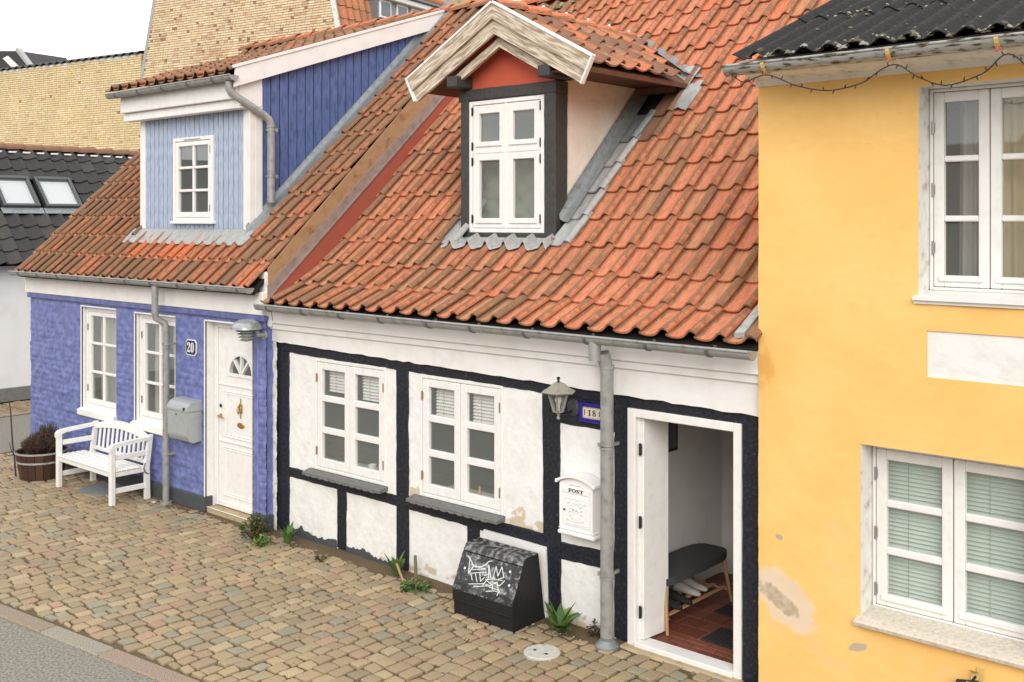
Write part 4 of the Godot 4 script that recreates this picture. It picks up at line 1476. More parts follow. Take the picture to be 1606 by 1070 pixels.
func half_timbered_house() -> void:
	mat("plaster_panel", lin(0.815, 0.815, 0.808), 0.85, {"tex": T.soft, "scale": 0.6, "nrm": T.nrough, "nstr": 0.25, "vc": true})
	var h := thing("half_timbered_house", "white half timbered cottage with black beams, orange tile roof and gabled dormer", "house", Vector3(-6.93, 0, -4.2))
	# timber frame
	var tb = M.timber_black
	beam(h, "wall_plate", V(-9.95, 2.085), V(-3.87, 1.998), 0.105, -0.14, 0.004, 1, tb, 0.009)
	beam(h, "post", V(-9.825, 0.05), V(-9.83, 2.06), 0.245, -0.14, 0.0, 2, tb)
	beam(h, "post", V(-7.845, 0.02), V(-7.85, 2.04), 0.188, -0.14, 0.0, 3, tb)
	beam(h, "post", V(-5.905, 0.0), V(-5.925, 2.02), 0.205, -0.14, 0.0, 4, tb)
	beam(h, "post", V(-5.165, 0.02), V(-5.165, 2.0), 0.15, -0.14, 0.0, 5, tb)
	beam(h, "post", V(-3.955, 0.0), V(-3.955, 1.98), 0.165, -0.14, 0.0, 6, tb)
	beam(h, "rail", V(-9.72, 0.70), V(-7.93, 0.685), 0.115, -0.13, -0.003, 7, tb)
	beam(h, "rail", V(-7.77, 0.695), V(-5.99, 0.665), 0.14, -0.13, -0.003, 8, tb)
	beam(h, "rail", V(-5.82, 0.62), V(-5.22, 0.645), 0.16, -0.13, -0.003, 9, tb)
	beam(h, "rail", V(-5.83, 1.86), V(-5.22, 1.855), 0.26, -0.13, -0.003, 10, tb)
	beam(h, "stud", V(-8.795, 0.03), V(-8.795, 0.66), 0.165, -0.13, -0.005, 11, tb)
	beam(h, "stud", V(-6.865, 0.0), V(-6.87, 0.64), 0.175, -0.13, -0.005, 12, tb)
	# infill
	var pz := -0.012
	for p in [[-9.72, -9.235, 0.72, 2.06, 0.0], [-8.09, -7.93, 0.72, 2.05, 0.0], [-7.77, -7.57, 0.74, 2.04, 0.6], [-6.493, -6.0, 0.71, 2.03, 0.75], [-9.72, -8.86, 0.0, 0.66, 0.35], [-8.73, -7.92, 0.0, 0.65, 0.35], [-7.77, -6.94, 0.0, 0.64, 0.5], [-6.79, -5.99, 0.0, 0.61, 0.4], [-5.82, -5.22, 0.68, 1.75, 0.0], [-5.81, -5.22, 0.0, 0.56, 0.45]]:
		panel(h, p[0], p[1], p[2], p[3], pz, p[4])
	for p in [[-9.24, -8.085, 1.995, 2.05], [-7.575, -6.49, 1.975, 2.04], [-9.24, -8.085, 0.74, 0.81], [-7.61, -6.49, 0.73, 0.81]]:
		add(h, "plaster_strip", box(Vector3(p[0], p[2], -0.12), Vector3(p[1], p[3], -0.016)), M.plaster_white)
	add(h, "corner_strip", relief_wall(-9.99, -9.90, 0.0, 2.32, 0.022, [], 0.02, plaster_relief(0.012, 5.0), 0.0), M.plaster_old)
	# ragged grey plinth under the left panels
	for s in [[-9.70, -8.88, 0.13], [-8.71, -7.94, 0.10]]:
		var pts := [V(s[1], 0.0), V(s[0], 0.0)]
		var n := 64
		for k in n + 1:
			var x := lerpf(s[0], s[1], float(k) / n)
			pts.append(V(x, maxf(0.012, s[2] * (0.62 + 0.55 * fnoise.get_noise_2d(x * 2.2, 8.0) + 0.28 * fnoise.get_noise_2d(x * 13.0, 5.0)))))
		var pm := MB.new()
		pm.prism(PackedVector2Array(pts), -0.05, 0.004)
		add(h, "plinth", pm, M.plinth_grey)
	# frieze in three steps under the gutter
	var low := []
	var nn := 70
	for k in nn + 1:
		var x := lerpf(-9.99, -3.84, float(k) / nn)
		low.append(V(x, lerpf(2.145, 2.035, float(k) / nn) + 0.014 * fnoise.get_noise_2d(x * 4.0, 20.0)))
	low.append(V(-3.84, 2.31))
	low.append(V(-9.99, 2.31))
	var fm := MB.new()
	fm.prism(PackedVector2Array(low), -0.12, 0.035)
	add(h, "frieze", fm, M.frieze_paint)
	add(h, "frieze", box(Vector3(-9.99, 2.283, -0.12), Vector3(-3.84, 2.352, 0.062), 0.006), M.frieze_paint)
	add(h, "frieze", box(Vector3(-9.99, 2.353, -0.12), Vector3(-3.84, 2.54, 0.092), 0.006), M.frieze_paint)
	# windows
	var sl := [[0, 0.5, 0, 1, 1, 3], [0.5, 1, 0, 1, 1, 3]]
	var wo := {"frame": 0.035, "stile": 0.078, "bar": 0.068, "hinges": [0.15, 0.85]}
	for w in [[-9.245, -8.085, 0.805, 2.012], [-7.59, -6.485, 0.80, 1.995]]:
		var win := window(h, "window", w[0], w[1], w[2], w[3], 0.004, sl, wo)
		var sm := MB.new()
		side_prism(sm, [V(0.10, w[2] + 0.004), V(-0.02, w[2] - 0.002), V(-0.11, w[2] - 0.026), V(-0.11, w[2] - 0.052), V(-0.08, w[2] - 0.054), V(0.02, w[2] - 0.045)], w[0] - 0.08, w[1] + 0.02)
		add(win, "sill", sm, M.slate_sill)
		var x = w[0] - 0.02
		while x < w[1] - 0.1:
			add(win, "sill_nib", box(Vector3(x, w[2] - 0.062, 0.085), Vector3(x + 0.07, w[2] - 0.040, 0.114), 0.006), M.slate_sill)
			x += 0.105
	room(h, -9.86, -5.45, 0.2, 2.3, -0.13, -3.2, M.room_wall)
	# body
	var body := MB.new()
	side_prism(body, [V(0.15, 0), V(8.4, 0), V(8.4, 2.3), V(4.25, 6.40), V(1.2, 3.45), V(0.15, 2.5)], -3.98, -3.86)
	body.bb(Vector3(-9.9, 0, -8.4), Vector3(-3.99, 2.3, -8.2))
	add(h, "rear_walls", body, M.plaster_old)
	# roof
	for p in [[0.165, 2.60], [-0.24, 2.79], [-0.58, 3.015], [-0.89, 3.27], [-1.18, 3.535], [-1.465, 3.81]]:
		mid_rows.append(V(p[0], p[1] - 0.03))
	for k in 10:
		mid_rows.append(V(-1.465 - 0.2785 * (k + 1), 3.78 + 0.2745 * (k + 1)))
	var deck := MB.new()
	for k in mid_rows.size() - 1:
		var a: Vector2 = mid_rows[k]
		var b: Vector2 = mid_rows[k + 1]
		if k == 0:
			a = V(0.13, a.y + 0.018)
		var quad := [V(-a.x, a.y - 0.075), V(-b.x, b.y - 0.075), V(-b.x, b.y - 0.03), V(-a.x, a.y - 0.03)]
		if b.x > -1.1 or b.x < -3.3:
			side_prism(deck, quad, -9.96, -3.85)
		else:
			side_prism(deck, quad, -9.96, -7.98)
			side_prism(deck, quad, -6.76, -3.85)
	side_prism(deck, [V(4.27, 6.42), V(8.7, 2.05), V(8.7, 2.13), V(4.27, 6.50)], -9.96, -3.85)
	var roof := add(h, "roof", deck, M.deck)
	var tiles := []
	var skip := func(c, k, r):
		if c.x > -8.03 and c.x < -6.68 and c.z < -0.98 and c.y < 5.56 - 0.545 * absf(c.x + 7.34):
			return true
		return c.y < 5.36 - 0.545 * absf(c.x + 7.34) and absf(c.x + 7.34) < 1.0 and c.z < -2.35
	var pick := func(c, k, r):
		if k == 13 and r >= 3 and c.z > -2.75:
			return 100 if c.z > -1.9 else 101
		if k == 7 and (r == 3 or r == 4):
			return 100
		if k == 14 and r >= 7 and c.z < -2.1 and c.z > -2.8:
			return 12
		var t := rng.randf() + 0.22 * fnoise.get_noise_2d(c.x * 1.1, c.z * 1.3)
		if c.z > -1.0:                          # lower courses: more growth
			t += 0.22 if c.x < -6.0 else 0.12
		elif c.x < -7.6:
			t += 0.10
		elif c.z < -2.6:
			t -= 0.18
		if t < 0.12:
			return [0, 2, 3][rng.randi() % 3]
		if t < 0.55:
			return [1, 4, 2, 4][rng.randi() % 4]
		if t < 0.92:
			return [1, 5, 4, 6][rng.randi() % 4]
		if t < 1.12:
			return [5, 6, 7, 6][rng.randi() % 4]
		return [7, 8][rng.randi() % 2]
	tile_field(tiles, mid_rows, -9.98, 0.2565, 24, Transform3D(), skip, pick)
	# dormer roof tiles, both slopes
	var drows := []
	for r in 5:
		var x := 1.245 - 0.31 * r
		drows.append(V(x, 4.99 + 0.545 * (1.245 - x)))
	var dskip := func(c, k, r): return c.y < mid_roof_y(c.z) + 0.33
	var dpick := func(c, k, r): return [12, 10, 12, 8, 3, 12, 5][rng.randi() % 7]
	tile_field(tiles, drows, 0.0, 0.25, 11, Transform3D(Basis(Vector3.UP, PI / 2), Vector3(-7.34, 0, -0.82)), dskip, dpick)
	tile_field(tiles, drows, -2.75, 0.25, 11, Transform3D(Basis(Vector3.UP, -PI / 2), Vector3(-7.34, 0, -0.82)), dskip, dpick)
	flush_tiles(tiles, roof)
	for q in 16:
		ridge_tile(roof, Vector3(-9.98 + q * 0.385, 6.56, -4.27), Vector3.RIGHT, 0.43, [0, 2, 13, 4][rng.randi() % 4], 0.12)
	for q in 6:
		ridge_tile(roof, Vector3(-7.34, 5.70 + rng.randf_range(-0.005, 0.005) - 0.012 * q, -0.80 - q * 0.40), Vector3(0, 0, -1), 0.44, [13, 0, 3][rng.randi() % 3], 0.10)
		var clip := MB.new()
		clip.bb(Vector3(-7.355, 5.80 - 0.012 * q, -1.215 - q * 0.40), Vector3(-7.325, 5.845 - 0.012 * q, -1.185 - q * 0.40), 0.008)
		add(roof, "ridge_clip", clip, M.white_paint)
	# mortar and moss under the ridge at the left end
	var ms := MB.new()
	for q in 46:
		ms.col = [Color(0.20, 0.17, 0.10), Color(0.30, 0.25, 0.18), Color(0.16, 0.15, 0.07)][rng.randi() % 3]
		var z := rng.randf_range(-4.22, -3.95)
		lump(ms, Vector3(rng.randf_range(-9.9, -8.8), mid_roof_y(z) + 0.06, z), rng.randf_range(0.03, 0.07))
	var mo := add(roof, "moss", ms, M.twig)
	mo.set_meta("kind", "stuff")
	# loose verge piece by the yellow wall
	var vp := MB.new()
	for q in 2:
		var z0 := 0.14
		var z1 := -0.26
		var x0 := -4.02 + 0.10 * q
		var x1 := x0 + 0.085
		vp.qo(Vector3(x0, 2.66, z0), Vector3(x1, 2.67, z0), Vector3(x1 + 0.0, 2.885, z1), Vector3(x0, 2.875, z1), Vector3(0, 1, 0.6))
		vp.qo(Vector3(x1, 2.67, z0), Vector3(x1, 2.60, z0), Vector3(x1, 2.81, z1), Vector3(x1, 2.885, z1), Vector3.RIGHT)
		vp.qo(Vector3(x0, 2.66, z0), Vector3(x1, 2.67, z0), Vector3(x1, 2.63, z0), Vector3(x0, 2.62, z0), Vector3.BACK)
		if q == 0:
			add(roof, "verge_flashing", vp, M.zinc_pale)
			vp = MB.new()
	add(roof, "verge_tile", vp, M.roof_tile_3)
	# gutter and downpipe
	gutter(h, "gutter", -9.90, -3.80, 2.575, 0.265, 0.062, [-9.68, -9.07, -8.45, -7.84, -7.16, -6.60, -5.96, -5.30, -4.70, -4.15], M.zinc, M.bracket_dark, -0.03)
	var dp := pipe([Vector3(-5.235, 2.52, 0.265), Vector3(-5.235, 2.36, 0.265)], 0.052)
	dp.tube([Vector3(-5.195, 2.42, 0.21), Vector3(-5.187, 2.30, 0.17), Vector3(-5.185, 2.25, 0.165), Vector3(-5.185, 0.06, 0.165)], 0.055, 16)
	for y in [2.30, 1.66, 1.64, 0.60, 0.57]:
		collar(dp, Vector3(-5.185, y, 0.165), 0.055)
	for y in [1.65, 0.585]:
		dp.bb(Vector3(-5.195, y - 0.012, 0.0), Vector3(-5.175, y + 0.012, 0.16))
		dp.bb(Vector3(-5.275, y - 0.015, 0.155), Vector3(-5.23, y + 0.015, 0.175))
		dp.tube([Vector3(-5.20, y + 0.05, 0.10), Vector3(-5.20, y + 0.03, 0.10)], 0.018, 8)
		dp.tube([Vector3(-5.20, y - 0.05, 0.10), Vector3(-5.20, y - 0.03, 0.10)], 0.018, 8)
		dp.tube([Vector3(-5.20, y - 0.05, 0.10), Vector3(-5.20, y + 0.05, 0.10)], 0.006, 6)
	var pipe_o := add(h, "downpipe", dp, M.zinc)
	var ft := MB.new()
	ft.lathe([V(0.10, -0.01), V(0.10, 0.015), V(0.085, 0.03), V(0.056, 0.06), V(0.058, 0.085)], 20, Vector3(-5.185, 0, 0.165))
	add(pipe_o, "foot_collar", ft, M.lead)
	mid_dormer(h)
	mid_door(h)

func lump(mb: MB, c: Vector3, r: float) -> void:
	var v0 := mb.v.size()
	var i0 := mb.i.size()
	var ph := rng.randf() * TAU
	for k in 6:
		var an := ph + TAU * k / 6
		mb.p(c + Vector3(cos(an) * r * rng.randf_range(0.8, 1.2), -r * 0.4, sin(an) * r * rng.randf_range(0.8, 1.2)), Vector3.UP)
	for k in 6:
		var an := ph + TAU * (k + 0.5) / 6
		mb.p(c + Vector3(cos(an) * r * 0.7, r * rng.randf_range(0.15, 0.35), sin(an) * r * 0.7), Vector3.UP)
	mb.p(c + Vector3(0, r * rng.randf_range(0.4, 0.7), 0), Vector3.UP)
	for k in 6:
		var a := v0 + k
		var b := v0 + (k + 1) % 6
		mb.f(a, a + 6, b)
		mb.f(b, a + 6, b + 6)
		mb.f(a + 6, v0 + 12, b + 6)
	mb.smooth(v0, i0)

func mid_dormer(h: Node3D) -> void:
	var z := -1.036
	var core := MB.new()
	core.bb(Vector3(-8.03, 3.25, z - 0.15), Vector3(-7.93, 4.95, z - 0.06))
	core.bb(Vector3(-6.85, 3.25, z - 0.15), Vector3(-6.75, 4.95, z - 0.06))
	core.bb(Vector3(-7.93, 4.80, z - 0.15), Vector3(-6.85, 4.95, z - 0.06))
	core.bb(Vector3(-7.93, 3.2, z - 0.15), Vector3(-6.85, 3.36, z - 0.06))
	# rafters under both slopes of the dormer roof
	for sg in [-1.0, 1.0]:
		core.xf = Transform3D(Basis(), Vector3(-7.34, 0, 0))
		var a := Vector3(sg * 1.22, 4.975, -0.83)
		var b := Vector3(0, 5.64, -0.83)
		var c := Vector3(0, 5.64, -3.4)
		var e := Vector3(sg * 1.22, 4.975, -2.75)
		core.qo(a, b, c, e, Vector3(sg, 2, 0))
		var dn := Vector3(0, -0.05, 0)
		core.qo(a + dn, b + dn, c + dn, e + dn, Vector3(-sg, -2, 0))
		core.qo(a, b, b + dn, a + dn, Vector3.BACK)
		core.qo(a, e, e + dn, a + dn, Vector3(sg, 0, 0))
		core.xf = Transform3D()
	var d := add(h, "dormer", core, M.brown_wood)
	room(h, -7.98, -6.80, 3.35, 4.85, z - 0.14, -2.5, M.room_wall, "dormer_interior")
	var tm = M.timber_charcoal
	beam(d, "dormer_post", V(-7.98, 3.31), V(-7.98, 4.80), 0.125, z - 0.19, z, 31, tm, 0.006)
	beam(d, "dormer_post", V(-6.79, 3.28), V(-6.79, 4.80), 0.15, z - 0.20, z, 32, tm, 0.006)
	beam(d, "dormer_head", V(-8.06, 4.855), V(-6.70, 4.85), 0.125, z - 0.19, z + 0.006, 33, tm, 0.006)
	beam(d, "dormer_sill", V(-7.92, 3.345), V(-6.865, 3.345), 0.07, z - 0.15, z - 0.008, 34, tm, 0.004)
	# cheeks
	for sx in [[-6.775, -6.735], [-8.02, -7.985]]:
		var ck := MB.new()
		var pts := [V(1.22, mid_roof_y(-1.22) - 0.05)]
		for q in 9:
			var zz := lerpf(-1.3, -2.75, q / 8.0)
			pts.append(V(-zz, mid_roof_y(zz) - 0.05))
		pts.append(V(2.75, 5.05))
		pts.append(V(1.22, 5.0))
		side_prism(ck, pts, sx[0], sx[1])
		add(d, "cheek", ck, M.plaster_pink)
	# gable field
	var gb := MB.new()
	gb.prism(PackedVector2Array([V(-8.0, 4.915), V(-6.72, 4.915), V(-6.72, 5.28), V(-7.34, 5.62), V(-8.0, 5.26)]), z - 0.06, z - 0.02)
	add(d, "gable_field", gb, M.gable_red)
	# bargeboards: two lapped weathered boards on each side, a white capping, an inner board
	var apex := Vector3(-7.335, 5.735, -0.79)
	for sg in [-1.0, 1.0]:
		var an := atan(0.535)
		var bs := Basis(Vector3.BACK, -sg * an)
		if sg < 0:
			bs = Basis(Vector3.BACK, an) * Basis(Vector3.UP, PI)
		# local x runs down the slope from the apex, local y points up out of the roof
		var l := 1.435
		for q in 3:
			var mb := MB.new()
			var y1: float = [-0.0, -0.147, -0.30][q]
			var y0: float = [-0.14, -0.275, -0.385][q]
			var z0: float = [-0.02, -0.045, -0.13][q]
			var z1: float = [0.018, -0.012, -0.09][q]
			if sg < 0:
				var s := z0
				z0 = -z1
				z1 = -s
			var k0 := -y0 * tan(an)
			var k1 := -y1 * tan(an)
			var ll: float = [l, l, 0.93][q]
			mb.prism(PackedVector2Array([V(k0, y0), V(ll, y0), V(ll, y1), V(k1, y1)]), z0, z1)
			add_mesh(d, "bargeboard", mb.mesh(M.weather_wood_x), Transform3D(bs, apex - origin_of(d)))
		var cp := MB.new()
		cp.bb(Vector3(0.0, 0.0, -0.03), Vector3(l + 0.025, 0.026, 0.03), 0.004)
		cp.bb(Vector3(l + 0.002, -0.275, -0.028), Vector3(l + 0.026, 0.0, 0.028), 0.004)
		add_mesh(d, "barge_cap", cp.mesh(M.white_paint), Transform3D(bs, apex - origin_of(d)))
	for sx in [-7.95, -6.68]:
		add(d, "purlin_end", box(Vector3(sx - 0.075, 4.925, z - 0.2), Vector3(sx + 0.075, 5.045, -0.80), 0.012), M.timber_charcoal)
	# eaves board on the right
	add(d, "eaves_board", box(Vector3(-6.20, 4.93, -2.25), Vector3(-6.16, 4.98, -0.85), 0.005), M.brown_wood)
	add(d, "eaves_board", box(Vector3(-6.74, 4.965, -2.66), Vector3(-6.20, 4.98, -0.85), 0.004), M.brown_wood)
	add(d, "rafter_foot", box(Vector3(-6.73, 4.89, -2.55), Vector3(-6.22, 4.965, -2.45), 0.008), M.brown_wood)
	var w := window(h, "dormer_window", -7.915, -6.865, 3.378, 4.785, z - 0.004, [[0, 0.5, 0.62, 1, 1, 1], [0.5, 1, 0.62, 1, 1, 1], [0, 0.5, 0, 0.62, 1, 1], [0.5, 1, 0, 0.62, 1, 1]], {"frame": 0.045, "stile": 0.09, "hinges": [0.12, 0.88], "hinge_mat": M.dark_iron, "mullion": 0.026, "transom": 0.62, "bead": true})
	add(w, "sill", box(Vector3(-8.0, 3.27, z - 0.05), Vector3(-6.74, 3.312, z + 0.055), 0.006), M.zinc)
	# lead apron dressed over the tile rolls
	var ap := MB.new()
	var cols := 60
	for q in cols + 1:
		var xx := lerpf(-8.10, -6.62, float(q) / cols)
		var ph := (xx + 9.98) / 0.2565
		ph -= floor(ph)
		var bump := 0.085 * exp(-pow((ph - 0.89) / 0.17, 2.0)) + 0.045 * exp(-pow(ph / 0.09, 2.0))
		var z1 := z + 0.055
		var z2 := z + 0.24 + 0.015 * sin(ph * TAU + 1.0)
		ap.p(Vector3(xx, 3.33, z + 0.012), Vector3(0, 0.5, 1))
		ap.p(Vector3(xx, 3.275, z + 0.025), Vector3(0, 0.5, 1))
		ap.p(Vector3(xx, mid_roof_y(z1 + 0.05) + 0.035 + bump * 0.8, z1 + 0.04), Vector3(0, 1, 1))
		ap.p(Vector3(xx, mid_roof_y(z2) + 0.074 + bump, z2), Vector3(0, 1, 1))
		ap.p(Vector3(xx, mid_roof_y(z2) + 0.054 + bump, z2 + 0.004), Vector3(0, 0, 1))
	for q in cols:
		for e in 4:
			var a := q * 5 + e
			ap.f(a, a + 1, a + 6)
			ap.f(a, a + 6, a + 5)
	ap.smooth(0, 0)
	add(d, "apron_flashing", ap, M.zinc_pale)
	# lead soaker up the cheek, and valley pieces at the eaves corner
	var sk := MB.new()
	var n := 10
	for q in n + 1:
		var zz := lerpf(-1.1, -2.6, float(q) / n)
		var y := mid_roof_y(zz)
		sk.p(Vector3(-6.722, y + 0.20, zz), Vector3.RIGHT)
		sk.p(Vector3(-6.705, y + 0.09, zz), Vector3(1, 0.5, 0))
		sk.p(Vector3(-6.66, y + 0.065, zz), Vector3.UP)
		sk.p(Vector3(-6.60, y + 0.060, zz), Vector3.UP)
	for q in n:
		for e in 3:
			var a := q * 4 + e
			sk.f(a, a + 1, a + 5)
			sk.f(a, a + 5, a + 4)
	sk.smooth(0, 0)
	add(d, "cheek_flashing", sk, M.lead)
	# valley lining along both meeting lines
	for sg in [-1.0, 1.0]:
		var vl := MB.new()
		var steps := 9
		for q in steps + 1:
			var s := q / float(steps)
			var dx: float = 0.10 + s * 1.16
			var y := 5.69 - 0.545 * dx
			var zz := -1.465 - (y - 3.78) * 0.2785 / 0.2745
			var cx: float = -7.34 + sg * dx
			vl.p(Vector3(cx - sg * 0.13, y + 0.071 + 0.05, zz + 0.08), Vector3.UP)
			vl.p(Vector3(cx, y + 0.055, zz + 0.03), Vector3.UP)
			vl.p(Vector3(cx + sg * 0.06, y + 0.060 + 0.004 * sin(q * 2.0), zz + 0.0), Vector3.UP)
		for q in steps:
			for e in 2:
				var a := q * 3 + e
				vl.f(a, a + 3, a + 4)
				vl.f(a, a + 4, a + 1)
		vl.smooth(0, 0)
		if vl.n[4].y < 0.0:
			for q in vl.n.size():
				vl.n[q] = -vl.n[q]
			for q in range(0, vl.i.size(), 3):
				var t0 := vl.i[q + 1]
				vl.i[q + 1] = vl.i[q + 2]
				vl.i[q + 2] = t0
		add(d, "valley_lining", vl, M.lead)
	for vv in [[-6.42, -6.10, -2.52, -2.80], [-6.12, -5.90, -2.28, -2.60]]:
		var vm := MB.new()
		var m := 4
		for a in m + 1:
			for b in m + 1:
				var xx := lerpf(vv[0], vv[1], float(a) / m)
				var zz := lerpf(vv[2], vv[3], float(b) / m)
				vm.p(Vector3(xx, mid_roof_y(zz) + 0.095 + 0.02 * sin(a * 1.7 + b * 0.9), zz), Vector3.UP)
		for a in m:
			for b in m:
				var q := a * (m + 1) + b
				vm.f(q, q + m + 2, q + 1)
				vm.f(q, q + m + 1, q + m + 2)
		vm.smooth(0, 0)
		add(d, "valley_flashing", vm, M.zinc_pale)

func mid_door(h: Node3D) -> void:
	var fr := MB.new()
	fr.bb(Vector3(-5.092, 0.0, -0.13), Vector3(-5.012, 1.955, 0.012), 0.006)
	fr.bb(Vector3(-4.105, 0.0, -0.13), Vector3(-4.038, 1.955, 0.012), 0.006)
	fr.bb(Vector3(-5.012, 1.885, -0.13), Vector3(-4.105, 1.955, 0.011), 0.006)
	fr.bb(Vector3(-5.012, 0.0, -0.13), Vector3(-4.105, 0.045, 0.030), 0.006)
	# rebate
	fr.bb(Vector3(-5.012, 0.045, -0.12), Vector3(-4.995, 1.885, -0.03), 0.003)
	fr.bb(Vector3(-4.122, 0.045, -0.12), Vector3(-4.105, 1.885, -0.03), 0.003)
	add(h, "door_frame", fr, M.frame_white)
	add(h, "doorstep", box(Vector3(-5.13, -0.08, -0.12), Vector3(-4.02, 0.008, 0.10), 0.02), M.sandstone)
	var lf := MB.new()
	lf.xf = Transform3D(Basis(Vector3.UP, deg_to_rad(84.0)), Vector3(-4.985, 0, -0.045))
	lf.bb(Vector3(0.0, 0.05, -0.022), Vector3(0.32, 1.872, 0.022), 0.004)
	var leaf := add(h, "front_door", lf, M.frame_white)
	for y in [0.28, 1.02, 1.62]:
		var hb := MB.new()
		hb.tube([Vector3(-4.987, y - 0.05, -0.022), Vector3(-4.987, y + 0.05, -0.022)], 0.010, 8)
		hb.bb(Vector3(-4.998, y - 0.045, -0.032), Vector3(-4.972, y + 0.045, -0.020), 0.003)
		add(leaf, "hinge", hb, M.dark_iron)
	# hall
	room(h, -5.40, -4.02, 0.0, 2.25, -0.135, -2.05, M.hall_wall, "hall_wall")

# ---------------------------------------------------------------- yellow house
func yellow_texture(x0: float, x1: float, y0: float, y1: float) -> ImageTexture:
	var W := 720
	var H := 860
	var im := Image.create(W, H, false, Image.FORMAT_RGB8)
	var nz := FastNoiseLite.new()
	nz.seed = 77
	nz.fractal_octaves = 4
	nz.frequency = 1.0
	for j in H:
		var y := lerpf(y1, y0, (j + 0.5) / H)
		for i in W:
			var x := lerpf(x0, x1, (i + 0.5) / W)
			var q := nz.get_noise_2d(x * 1.1, y * 1.1)
			var f := nz.get_noise_2d(x * 9.0, y * 14.0 + 60.0)
			var k := 1.0 + 0.025 * q + 0.035 * f
			var c := Color(0.88 * k, (0.545 + 0.03 * q) * k, (0.19 + 0.03 * q) * k)
			var worn := nz.get_noise_2d(x * 2.0 + 33.0, y * 3.2)
			if y < 1.4 and x < -2.4:                 # paler rubbed patches near the foot of the wall
				c = c.lerp(Color(0.84, 0.55, 0.25), 0.5 * smoothstep(0.25, 0.45, worn))
			if x < -3.1 and y < 1.3 or x < -2.9 and y < 0.65:
				var e := nz.get_noise_2d(x * 5.0, y * 5.0) * 0.20
				var e2 := nz.get_noise_2d(x * 14.0, y * 14.0) * 0.25
				# big filler patch with bare mortar in it
				var u := (x + 3.63) * 0.80 - (y - 0.74) * 0.60
				var w := (x + 3.63) * 0.60 + (y - 0.74) * 0.80
				var d := sqrt(u * u / 0.082 + w * w / 0.033) + e
				c = c.lerp(Color(0.74, 0.59, 0.43), smoothstep(1.10, 0.80, d + e2 * 0.3))
				u = (x + 3.68) * 0.86 - (y - 0.725) * 0.50
				w = (x + 3.68) * 0.50 + (y - 0.725) * 0.86
				d = sqrt(u * u / 0.038 + w * w / 0.0042) + e * 1.6 + e2
				c = c.lerp(Color(0.50, 0.405, 0.29) * (1.0 + e2), smoothstep(1.10, 0.80, d))
				u = (x + 3.07) * 0.90 - (y - 0.54) * -0.43
				w = (x + 3.07) * 0.43 * -1.0 + (y - 0.54) * 0.90
				d = sqrt(u * u / 0.0065 + w * w / 0.0009) + e + e2
				c = c.lerp(Color(0.48, 0.40, 0.30), smoothstep(1.05, 0.85, d))
				u = x + 3.675
				w = y - 1.19
				d = sqrt(u * u / 0.0012 + w * w / 0.0005) + e + e2
				c = c.lerp(Color(0.46, 0.38, 0.28), smoothstep(1.05, 0.85, d))
			if x < -3.55 and y > 2.15 and y < 2.62:      # rust-brown run from the end of the neighbour's gutter
				var st := nz.get_noise_2d(x * 8.0, y * 5.0 + 12.0)
				var dd := sqrt(pow((x + 3.84) / 0.20, 2.0) + pow((y - 2.42) / 0.17, 2.0)) + 0.5 * st
				c = c.lerp(Color(0.72, 0.36, 0.09), 0.6 * smoothstep(1.0, 0.45, dd))
			if f > 0.52 and nz.get_noise_2d(x * 30.0, y * 40.0) > 0.25:
				c = c * 0.9
			im.set_pixel(i, j, Color(minf(c.r, 0.9), c.g, c.b).linear_to_srgb())
	return ImageTexture.create_from_image(im)

